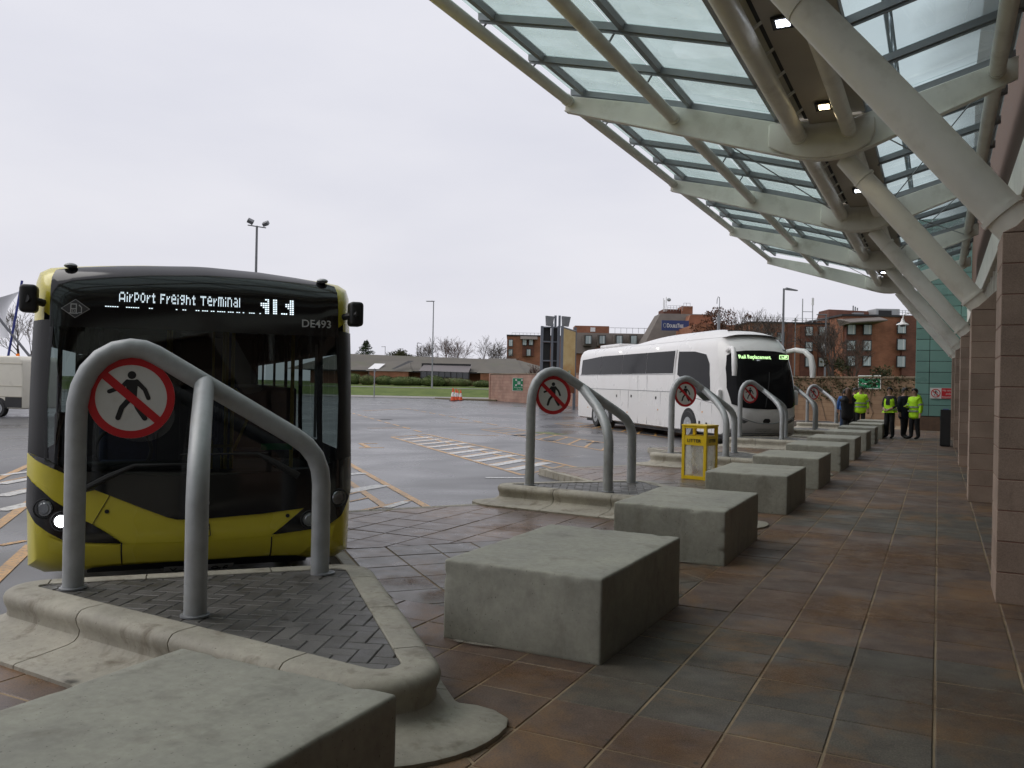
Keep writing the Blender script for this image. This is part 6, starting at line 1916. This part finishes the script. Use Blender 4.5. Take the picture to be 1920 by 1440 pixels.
# left wing
hbox('wing_wall', 949, 1076, 630, 0, 180, 12, M_HBRICK, z0=-0.2)
slopebox('porch_roof', 974, 1006, 630, 636, 178.5, 1.0, M_TILE)
hbox('recess', 978, 1000, 636, 668, 179.6, 1.0, M_HBRICK2)
for u, v in ((956,643),(982,641),(994,641),(956,661),(990,661),(1035,643),(1060,643)): hwin(u, v, 179.4, 0.75, 1.3)
hbox('parapet', 948, 1077, 628.5, 631, 179.8, 12.3, M_BLACKM)
for q in range(9): hbox('rail_post', 958+q*7-0.25, 958+q*7+0.25, 624, 630, 182, 0.06, M_GALV)
hbox('handrail', 958, 1014, 624, 624.5, 182, 0.05, M_GALV)

# ---- columns, lamps, signs on posts
def lamp_column(name, label, u, d, z0, ztop, r, mat, head):
    loc, ang = facing(u, d, z0)
    t = thing(name, label, 'lamp post', loc, ang)
    MB().tube([(0,0,0),(0,0,1.2),(0,0,ztop-z0)], [r*1.5,r*1.2,r*0.8], 10).build('column', mat, t, smooth=True)
    head(t, ztop-z0)
    return t
def head_left(t, h): MB().box((-0.45,0,h-0.02), (0.9,0.28,0.09)).build('lantern', M_GREY, t, bevel=0.03); MB().tube([(0.15,0,h),(-0.3,0,h+0.02)], 0.04, 6).build('bracket', M_GREY, t)
def head_right(t, h): MB().quadset([(0.15,-0.15,h-0.10),(0.15,0.15,h-0.10),(0.15,0.15,h+0.06),(0.15,-0.15,h+0.06),(0.95,-0.12,h-0.16),(0.95,0.12,h-0.16),(0.95,0.12,h-0.10),(0.95,-0.12,h-0.10)], [(0,3,2,1),(4,5,6,7),(0,1,5,4),(3,7,6,2),(0,4,7,3),(1,2,6,5)]).build('lantern', M_GREY, t); MB().tube([(0,0,h-0.05),(0.2,0,h-0.03)], 0.04, 6).build('bracket', M_GREY, t)
def head_flood(t, h):
    MB().tube([(-0.75,0,h+0.05),(0.75,0,h-0.15)], 0.045, 8).build('crossbar', M_GREY, t)
    for x, a in ((-0.5,0.5),(0.75,-0.35)):
        MB().box((x,-0.1,h+0.35 if x < 0 else h+0.18), (0.5,0.4,0.3), mat=Matrix.Rotation(0.6,3,'X') @ Matrix.Rotation(a,3,'Y')).build('floodlight', M_GREY, t, bevel=0.04)
        MB().tube([(x*0.8,0,h),(x,-0.05,h+0.2)], 0.03, 6).build('bracket', M_GREY, t)
lamp_column('lamp_post', 'tall thin grey lamp post in front of the low building', 810, 104, 0.95, 11.55, 0.075, M_GALVD, head_left)
lamp_column('floodlight_mast', 'grey mast with twin floodlights rising behind the yellow bus', 476, 70, ROAD_Z, 14.2, 0.11, M_GREY, head_flood)
lamp_column('lamp_post', 'dark grey lamp post behind the coach front, with a flat lantern to the right', 1466, 60, ROAD_Z, 8.75, 0.085, M_GREY, head_right)
lamp_column('lamp_post', 'slim lamp post behind the ivy tree, with a short lantern to the left', 1546, 84, ROAD_Z, 9.1, 0.09, M_GREY, head_left)
lamp_column('lamp_post', 'small distant lamp post behind the low roof, left of the tall one', 781, 190, 0, 10.4, 0.08, M_GREY, head_right)
lamp_column('lamp_post', 'tiny distant lamp post above the low roof, left of the evergreen', 721, 200, 0, 9.8, 0.07, M_GREY, head_left)
lamp_column('lamp_post', 'short lamp post in front of the hotel left of the aerial masts', 1489, 108, 0, 10.4, 0.07, M_GREY, lambda t, h: MB().lathe((0,0,h), [(0.35,0),(0.1,0.15),(0.05,0.35)], 10).build('lantern', M_GREY, t))
loc, ang = facing(1345, 66, ROAD_Z)
cc = thing('camera_mast', 'grey camera mast with two white cameras above the coach roof', 'mast', loc, ang)
MB().tube([(0,0,0),(0,0,7.4)], [0.14,0.11], 10).build('column', M_GALVD, cc, smooth=True)
MB().tube([(0,0,7.4),(0.05,0,8.5),(0.02,0,8.8),(-0.08,0,8.85),(-0.15,0,8.6),(-0.16,0,8.3)], 0.03, 6).build('hook', M_GALVD, cc, smooth=True)
for sg in (-1, 1):
    MB().box((sg*0.42,-0.2,5.45), (0.6,0.2,0.2), mat=Matrix.Rotation(sg*0.45,3,'Y')).build('camera_head', M_WHITE, cc, bevel=0.04)
    MB().tube([(0,0,5.5),(sg*0.3,-0.1,5.52)], 0.035, 6).build('bracket', M_GALVD, cc)
for z in (4.4, 4.65, 4.9): MB().tube([(0,0,z),(0,0,z+0.12)], 0.15, 10).build('band', M_WHITE, cc)
loc, ang = facing(702, 90, 0)
ps = thing('sign_post', 'slim grey sign post seen edge on at the far kerb', 'sign', loc, ang)
MB().tube([(0,0,0),(0,0,3.0)], 0.06, 8).build('post', M_GALVD, ps); MB().box((0.02,0,2.80), (0.26,0.03,0.30)).build('plate', M_GREY, ps)
# ---- billboard tower
loc, ang = facing(1046, 63, ROAD_Z)
bb_ = thing('billboard', 'tall grey advertising tower with a gold poster on its right face', 'billboard', loc, ang+0.05)
M_BBG = paint('billboard_grey', (0.155,0.17,0.195), 0.5, 0.1, 1)
for x, y in ((-1.25,0),(-0.05,-0.35),(0.18,-0.6),(1.28,0.55)):
    MB().box((x,y,3.0), (0.20,0.18,6.2)).build('post', M_BBG, bb_)
for x0, x1, y in ((-1.15,-0.6,0.05),(-0.42,-0.05,-0.1)):
    for z0, z1 in ((1.0,2.2),(2.3,3.5),(3.6,4.9),(5.0,6.0)):
        MB().box(((x0+x1)/2,y+0.15,(z0+z1)/2), (x1-x0,0.08,z1-z0)).build('back_panel', M_BLACKM, bb_)
MB().box((-0.50,-0.1,3.05), (0.16,0.2,6.5)).build('spine', M_BBG, bb_)
for z in (0.9, 2.25, 3.55, 4.95, 6.02): MB().box((-0.62,0.0,z), (1.2,0.22,0.09)).build('cross_rail', M_BBG, bb_)
def poster():
    t = NT('gold_poster')
    tc = t.node('ShaderNodeTexCoord'); sp = t.node('ShaderNodeSeparateXYZ'); t.lk(tc.outputs['Object'], sp.inputs[0])
    n1 = t.noise(1.5, 5); 
    c = t.mix(t.ramp(n1, 0.3, 0.7), (0.46,0.30,0.10), (0.58,0.44,0.20))
    zz = t.math('ADD', sp.outputs['Z'], t.ramp(n1, 0, 1, -0.5, 0.5))
    c = t.mix(t.ramp(zz, 2.5, 3.4, 1, 0), c, (0.42,0.20,0.045))
    c = t.mix(t.ramp(zz, 2.0, 2.25, 1, 0), c, (0.17,0.06,0.03))
    return t.principled(c, 0.35)
MB().quadset([(0.26,-0.62,1.2),(1.30,0.45,1.2),(1.30,0.45,5.75),(0.26,-0.62,5.95),(0.22,-0.56,1.2),(1.26,0.51,1.2),(1.26,0.51,5.75),(0.22,-0.56,5.95)], [(0,1,2,3),(7,6,5,4),(0,4,5,1),(3,2,6,7)]).build('poster', poster(), bb_)
MB().box((0.78,-0.10,2.35), (0.26,0.03,1.0), 0.80).build('poster_picture', paint('poster_green', (0.28,0.36,0.24), 0.4, 0.3, 3), bb_, loc=(0.03,-0.03,0))
MB().tube([(0.26,-0.64,6.0),(1.32,0.45,5.8)], 0.05, 6).build('poster_frame', M_GALVD, bb_)
for x, sg in ((-0.72,1),(0.48,-1)):
    MB().quadset([(x-0.25,-0.2,6.15),(x+0.22,-0.2,6.10),(x+0.22,0.2,6.10),(x-0.25,0.2,6.15),(x-0.30,-0.3,6.85),(x+0.35,-0.3,6.80),(x+0.35,0.2,6.80),(x-0.30,0.2,6.85)], [(3,2,1,0),(4,5,6,7),(0,1,5,4),(1,2,6,5),(2,3,7,6),(3,0,4,7)]).build('floodlight', M_GALVD, bb_)
    MB().box((x+sg*0.45,0,6.45), (0.16,0.16,0.9)).build('post_head', M_BBG, bb_)
# ---- banner sails at the left
loc, ang = facing(15, 62, ROAD_Z)
sa = thing('banner_sail', 'white stretched banner sail with a leaning blue pole at the left edge', 'banner', loc, ang)
def sp_(u, v): 
    return ((u-15)/1600*62, 0, hz(u, v, 62)+0.13)
M_BLUEP = paint('blue_pole', (0.03,0.045,0.24), 0.4)
M_SAIL = paint('white_sail', (0.85,0.85,0.87), 0.6, 0.06, 0.4)
MB().tube([sp_(14,672), sp_(38,526)], 0.085, 8).build('blue_pole', M_BLUEP, sa)
MB().tube([(sp_(14,672)[0]-0.15,0,0), sp_(14,672)], 0.085, 8).build('blue_pole', M_BLUEP, sa)
MB().tube([sp_(-8,592), sp_(60,674), (sp_(110,730)[0],0,0.0)], 0.10, 8).build('grey_strut', M_GREY, sa)
mb = MB()
def sail(a, b):
    top = Vector(sp_(30,545)); lo = Vector(sp_(-90,640)); far = Vector(sp_(-100,560))
    e0 = top.lerp(far, a); e1 = Vector(sp_(12,632)).lerp(lo, a)
    p = e0.lerp(e1, b); p.z -= 0.9*sin(pi*a)*(1-b)*0.4; p.x -= 0.6*sin(pi*b)*(1-a); p.y = 1.0*sin(pi*a)*sin(pi*b)+0.3
    return p
mb.grid(sail, 12, 10); mb.build('sail', M_SAIL, sa, smooth='all')
mb = MB(); mb.grid(lambda a, b: Vector(sp_(31,548)).lerp(Vector(sp_(16,640)), b)+Vector((-0.5*sin(pi*b)*(0.3+a)+0.35*a*(1-b)*b*4, 0.35+0.4*a, 0)), 4, 10)
mb.build('sail_edge', M_WHITE, sa, smooth='all')
loc, ang = facing(-20, 66, 0)
wi = MB().tube([(-3,0,hz(0,535,66)),(8.0,0,hz(0,533,66))], 0.02, 5)
# low dark planter by the last island
loc, ang = facing(1528, 39.5, 0)
pl_ = thing('low_planter', 'low dark kerb planter beside the waiting group', 'planter', loc, ang)
MB().box((0,0,0.08), (1.7,0.7,0.22)).build('trough', M_TWIG, pl_, bevel=0.02); MB().box((0,0,0.20), (1.5,0.55,0.03)).build('soil', M_DARK, pl_)

# ================================================================= yellow litter bin
M_BINY = paint('bin_yellow', (0.72,0.50,0.012), 0.38, 0.05, 3, dirt=(0.35,0.25,0.03), dscale=8, damt=0.25)
M_BAG = glass('clear_bin_bag', (0.92,0.92,0.92), 0.25, 1.3, dirt=(0.85,0.85,0.84), damt=0.65, dscale=6)
M_ACRYL = glass('scratched_acrylic', (0.96,0.97,0.96), 0.08, 1.4, dirt=(0.85,0.85,0.83), damt=0.5, dscale=5)
lb0 = thing('litter_bin', 'yellow framed litter bin with clear sides and a clear bag', 'bin', (-3.86, 15.40, 0), radians(-12))
W_, Dp, Hh = 0.48, 0.48, 0.96
fr = 0.055
for x in (-1, 1):
    for y in (-1, 1):
        MB().box((x*(W_-fr)/2, y*(Dp-fr)/2, Hh/2), (fr, fr, Hh)).build('post', M_BINY, lb0, bevel=0.003)
for z in (0.035, 0.70, Hh-0.012):
    hgt = {0.035: 0.06, 0.70: 0.17}.get(z, 0.06)
    for s_ in (-1, 1):
        MB().box((0, s_*(Dp-fr)/2, z), (W_-2*fr, fr*0.8, hgt)).build('rail', M_BINY, lb0)
        MB().box((s_*(W_-fr)/2, 0, z), (fr*0.8, Dp-2*fr, hgt)).build('rail', M_BINY, lb0)
MB().box((0,0,Hh+0.008), (W_+0.015,Dp+0.015,0.03)).build('lid', M_BINY, lb0, bevel=0.006)
MB().box((0,0,0.02), (W_-0.02,Dp-0.02,0.03)).build('floor', M_BINY, lb0)
for s_ in (-1, 1):
    MB().box((0, s_*(Dp/2-0.02), 0.35), (W_-2*fr, 0.006, 0.57)).build('clear_panel', M_ACRYL, lb0)
    MB().box((s_*(W_/2-0.02), 0, 0.35), (0.006, Dp-2*fr, 0.57)).build('clear_panel', M_ACRYL, lb0)
rng = random.Random(9)
bag = MB()
def bagp(a, b):
    th = 2*pi*a; z = 0.07+0.60*b; r = 0.155+0.02*sin(5*th+6*b)+0.015*sin(9*th-4*b)
    r *= (0.75+0.35*b) if b < 0.6 else 0.96+0.1*(b-0.6)
    return (r*cos(th), r*sin(th), z)
bag.grid(bagp, 36, 14); bag.build('bin_bag', M_BAG, lb0, smooth='all')
rub = MB()
for i in range(9):
    rub.sphere((rng.uniform(-.1,.1), rng.uniform(-.1,.1), 0.10+rng.uniform(0,.12)), (rng.uniform(.03,.06), rng.uniform(.03,.05), rng.uniform(.03,.05)), 8, 5)
o = rub.build('rubbish', paint('rubbish', (0.30,0.16,0.14), 0.8, 0.6, 14), lb0, smooth=True); o['kind'] = 'stuff'
put_text('lettering', 'LITTER', 0.085, M_SIGNK, lb0, (0,-Dp/2-0.001,0.67), (1,0,0), (0,0,1), 'CENTER', 0.002, 1.0, 1.05, 0.001)
put_text('lettering', 'LITTER', 0.085, M_SIGNK, lb0, (W_/2+0.001,0,0.672), (0,1,0), (0,0,1), 'CENTER', 0.002, 1.0, 1.05, 0.001)

# ================================================================= people
def cloth(name, col, var=0.25): return paint(name, col, 0.85, var, 9, bump=0.3, bscale=25)
M_SKIN = paint('skin', (0.45,0.27,0.20), 0.55, 0.06, 8)
M_HIVIS = paint('hi_vis_yellow', (0.52,0.93,0.02), 0.7, 0.10, 6, bump=0.3, bscale=14)
M_REFL = paint('reflective_tape', (0.36,0.37,0.38), 0.35, 0.1, 8, metal=0.3)
M_BLKC = cloth('black_cloth', (0.014,0.014,0.016)); M_NAVY = cloth('navy_cloth', (0.018,0.022,0.045))
M_HAIRB = paint('brown_hair', (0.09,0.042,0.022), 0.5, 0.4, 20, bump=0.5, bscale=60); M_HAIRK = paint('black_hair', (0.012,0.010,0.010), 0.5, 0.3, 20)
M_BLUEC = cloth('blue_cloth', (0.03,0.10,0.30)); M_JEAN = cloth('denim', (0.035,0.06,0.12)); M_SHOE = paint('dark_shoe', (0.015,0.014,0.014), 0.5, 0.2, 9)
def skin_mesh(name, nodes, edges, root, sub=2):
    me = bpy.data.meshes.new(name)
    me.from_pydata([n_[0] for n_ in nodes], edges, [])
    ob = bpy.data.objects.new(name, me); COL.objects.link(ob)
    ob.modifiers.new('skin', 'SKIN')
    sv = me.skin_vertices[0].data
    for i, n_ in enumerate(nodes):
        r = n_[1]
        sv[i].radius = r if isinstance(r, tuple) else (r, r)
        sv[i].use_root = (i == root)
    ob.modifiers.new('sub', 'SUBSURF').levels = sub
    ob.modifiers['sub'].render_levels = sub
    bpy.context.view_layer.update()
    dg = bpy.context.evaluated_depsgraph_get()
    res = bpy.data.meshes.new_from_object(ob.evaluated_get(dg))
    bpy.data.objects.remove(ob); bpy.data.meshes.remove(me)
    res.name = name
    res.polygons.foreach_set('use_smooth', [True]*len(res.polygons))
    return res
def person(label, u, d, turn, h, armL, armR, top, top_len, legs, hair, hairlen=0.0, stance=0.10, vest=False, stripes=False, cap=False, hood=False, female=False, stride=0.0, wide=1.08):
    """facing -y locally; armL/armR are (elbow, wrist) points for a 1.75 m figure"""
    loc, ang = facing(u, d, 0.0)
    p = thing('person', label, 'person', loc, ang+turn, 'people waiting by the far benches')
    s = h/1.75
    sh = 0.185 if not female else 0.165
    N = [((0,0,0.95),(0.145,0.105)), ((0,0,1.08),(0.135,0.10)), ((0,-0.005,1.28),(0.165,0.115)), ((0,0.005,1.42),(0.13,0.09)), ((0,0.0,1.50),(0.058,0.06)), ((0,-0.012,1.565),(0.07,0.08)), ((0,-0.015,1.66),(0.078,0.095)), ((0,-0.005,1.735),(0.055,0.065))]
    E = [(0,1),(1,2),(2,3),(3,4),(4,5),(5,6),(6,7)]
    for sg, arm in ((-1, armL), (1, armR)):
        k = len(N)
        e_, w_ = arm
        N += [((sg*sh,0.0,1.41),(0.062,0.06)), (e_,(0.045,0.045)), (w_,(0.032,0.030))]
        dv = (Vector(w_)-Vector(e_)).normalized()
        hd_ = Vector(w_)+dv*0.08
        N += [(tuple(hd_),(0.036,0.024))]
        E += [(3,k),(k,k+1),(k+1,k+2),(k+2,k+3)]
        side = dv.cross(Vector((0,0,1)) if abs(dv.z) < 0.8 else Vector((0,1,0))).normalized()
        for fi, (o_, ln) in enumerate(((-0.030,0.065),(-0.010,0.08),(0.010,0.078),(0.030,0.062))):
            q = len(N)
            b0 = hd_+side*o_*0.9+dv*0.02
            N += [(tuple(b0+dv*ln*0.5),(0.009,0.009)), (tuple(b0+dv*ln*0.85+Vector((0,-0.012,-0.012))),(0.008,0.008))]
            E += [(k+3,q),(q,q+1)]
        q = len(N); b0 = Vector(w_)+dv*0.035+side*0.04*sg
        N += [(tuple(b0+dv*0.03),(0.010,0.010))]; E += [(k+2,q)]
    for sg in (-1, 1):
        k = len(N); fy = stride*sg
        N += [((sg*0.09,0,0.90),(0.11,0.11)), ((sg*stance,-0.02+fy*0.5,0.50),(0.085,0.088)), ((sg*(stance+0.01),0.02+fy,0.10),(0.066,0.070)), ((sg*(stance+0.03),-0.10+fy,0.045),(0.045,0.036)), ((sg*(stance+0.04),-0.19+fy,0.035),(0.04,0.028))]
        E += [(0,k),(k,k+1),(k+1,k+2),(k+2,k+3),(k+3,k+4)]
    me = skin_mesh('body', N, E, 0)
    for m_ in (legs, M_SKIN, top, M_SHOE): me.materials.append(m_)
    wrists = [Vector(armL[1]), Vector(armR[1])]
    for f in me.polygons:
        c = f.center
        if min((c-w).length for w in wrists) < 0.13 and c.z > 0.6:
            f.material_index = 1
            continue
        if c.z > 1.475: f.material_index = 1
        elif c.z > 0.93: f.material_index = 2
        elif c.z < 0.085: f.material_index = 3
    me.transform(Matrix.Scale(s, 4))
    link('body', me, p)
    # coat or jacket as an outer garment
    lo = top_len
    k_w = 1.0 if vest else wide
    J = [((0,0,lo),((0.23 if lo < 0.9 else 0.19)*k_w,0.17)), ((0,0,(lo+1.05)/2),(0.22*k_w,0.165)), ((0,-0.003,1.08),(0.21*k_w,0.16)), ((0,-0.006,1.28),(0.22*k_w,0.165)), ((0,0.004,1.42),(0.165,0.12)), ((0,0.006,1.485),(0.085,0.085))]
    JE = [(0,1),(1,2),(2,3),(3,4),(4,5)]
    if not vest:
        for sg, arm in ((-1, armL), (1, armR)):
            k = len(J)
            J += [((sg*sh,0.0,1.405),(0.09,0.088)), (arm[0],(0.078,0.078)), (tuple(Vector(arm[0]).lerp(Vector(arm[1]),0.92)),(0.062,0.062))]
            JE += [(4,k),(k,k+1),(k+1,k+2)]
    jm = skin_mesh('jacket', J, JE, 2)
    gm = M_HIVIS if (vest or stripes) else top
    jm.materials.append(gm)
    if vest: jm.materials.append(top)
    if vest:
        for f in jm.polygons:
            c = f.center
            if c.y < -0.02 and abs(c.x) < 0.02+max(0, c.z-1.05)*0.24: f.material_index = 1
    jm.transform(Matrix.Scale(s, 4))
    j = link('jacket', jm, p)
    if stripes or vest:
        for z in ((0.98, 1.12) if stripes else (1.0,)):
            bnd = MB().grid(lambda a, b: (0.250*cos(2*pi*a), 0.192*sin(2*pi*a)-0.003, z-0.025+0.05*b), 28, 1)
            bnd.v = [tuple(Vector(v)*s) for v in bnd.v]
            bnd.build('reflective_band', M_REFL, j, smooth='all')
        if stripes:
            for sg, arm in ((-1, armL), (1, armR)):
                a_, b_ = Vector((sg*sh,0,1.405)), Vector(arm[0])
                q0, q1 = a_.lerp(b_, 0.62), a_.lerp(b_, 0.80)
                MB().tube([q0*s, q1*s], 0.094*s, 14).build('reflective_band', M_REFL, j, smooth=True)
    if hood: MB().sphere((0,0.10*s,1.46*s), (0.15*s,0.10*s,0.10*s), 14, 8).build('hood', gm, j, smooth=True)
    # hair and features
    hm = MB()
    def hp_(a, b):
        th = 2*pi*a; ph = pi/2*(1-b*(1.0 if True else 1))
        front = max(0, -sin(th))
        zz_ = 1.665+0.098*sin(ph)-(0.075*(1-front) if b > 0.8 else 0)*(b-0.8)/0.2+0.05*front*b
        return Vector((0.094*cos(ph)*cos(th), -0.008+0.112*cos(ph)*sin(th), zz_+0.01))*s
    hm.grid(hp_, 24, 8)
    hm.build('cap' if cap else 'hair', M_BLACKM if cap else hair, p, smooth='all', fix=True)
    if hairlen:
        lh = MB()
        lh.grid(lambda a, b: Vector(((0.10+0.055*sin(pi*b*0.8))*cos(pi*(0.0+a)), 0.04+(0.085+0.05*b)*sin(pi*(0.0+a)), 1.68-hairlen*b))*s, 16, 10)
        lh.build('long_hair', hair, p, smooth='all')
    ff = MB()
    ff.sphere(Vector((0,-0.115,1.635))*s, (0.013*s,0.018*s,0.022*s), 8, 5)
    for sg in (-1, 1): ff.sphere(Vector((sg*0.083,-0.005,1.64))*s, (0.012*s,0.022*s,0.032*s), 8, 5)
    ff.build('nose_and_ears', M_SKIN, p, smooth=True)['kind'] = 'stuff'
    fe = MB()
    for sg in (-1, 1): fe.sphere(Vector((sg*0.032,-0.098,1.658))*s, (0.013*s,0.008*s,0.007*s), 8, 4)
    fe.box(Vector((0,-0.103,1.592))*s, (0.045*s,0.008*s,0.008*s))
    fe.build('eyes_and_mouth', M_BLKC, p)['kind'] = 'stuff'
    return p
dn = lambda sg: ((sg*0.25,0.02,1.13), (sg*0.27,-0.05,0.87))
fold = lambda sg: ((sg*0.25,-0.02,1.12), (sg*0.09,-0.20,1.00))
hold = lambda sg: ((sg*0.25,-0.02,1.13), (sg*0.12,-0.28,1.14))
person('person in a long black coat with long brown hair, seen from behind', 1590, 33.6, pi+0.35, 1.74, dn(-1), fold(1), M_BLKC, 0.45, M_BLKC, M_HAIRB, 0.52, female=True, wide=1.45)
person('person in a blue jacket and jeans half hidden behind the one in the black coat', 1584, 35.6, pi-0.5, 1.68, dn(-1), dn(1), M_BLUEC, 0.85, M_JEAN, M_HAIRK)
person('person in a yellow hi-vis jacket facing the one in the black coat', 1614, 35.0, -0.25, 1.80, dn(-1), dn(1), M_HIVIS, 0.68, M_BLKC, M_HAIRK, stripes=True, hood=True)
person('person with dark hair half hidden behind the left hi-vis jacket', 1603, 37.0, 0.6, 1.76, dn(-1), dn(1), M_BLKC, 0.85, M_BLKC, M_HAIRK)
person('person in black clothes and a short yellow hi-vis vest, hands clasped', 1669, 30.2, -0.9, 1.78, fold(-1), fold(1), M_BLKC, 0.93, M_BLKC, M_HAIRK, vest=True, cap=True)
person('person in a long navy coat standing between the vest and the right hi-vis jacket', 1696, 30.4, 0.45, 1.78, dn(-1), hold(1), M_NAVY, 0.62, M_BLKC, M_HAIRK, stride=0.06)
person('person in a hooded yellow hi-vis jacket at the right of the group', 1716, 29.8, -1.2, 1.76, hold(-1), dn(1), M_HIVIS, 0.68, M_BLKC, M_HAIRK, stripes=True, hood=True, stride=0.05)
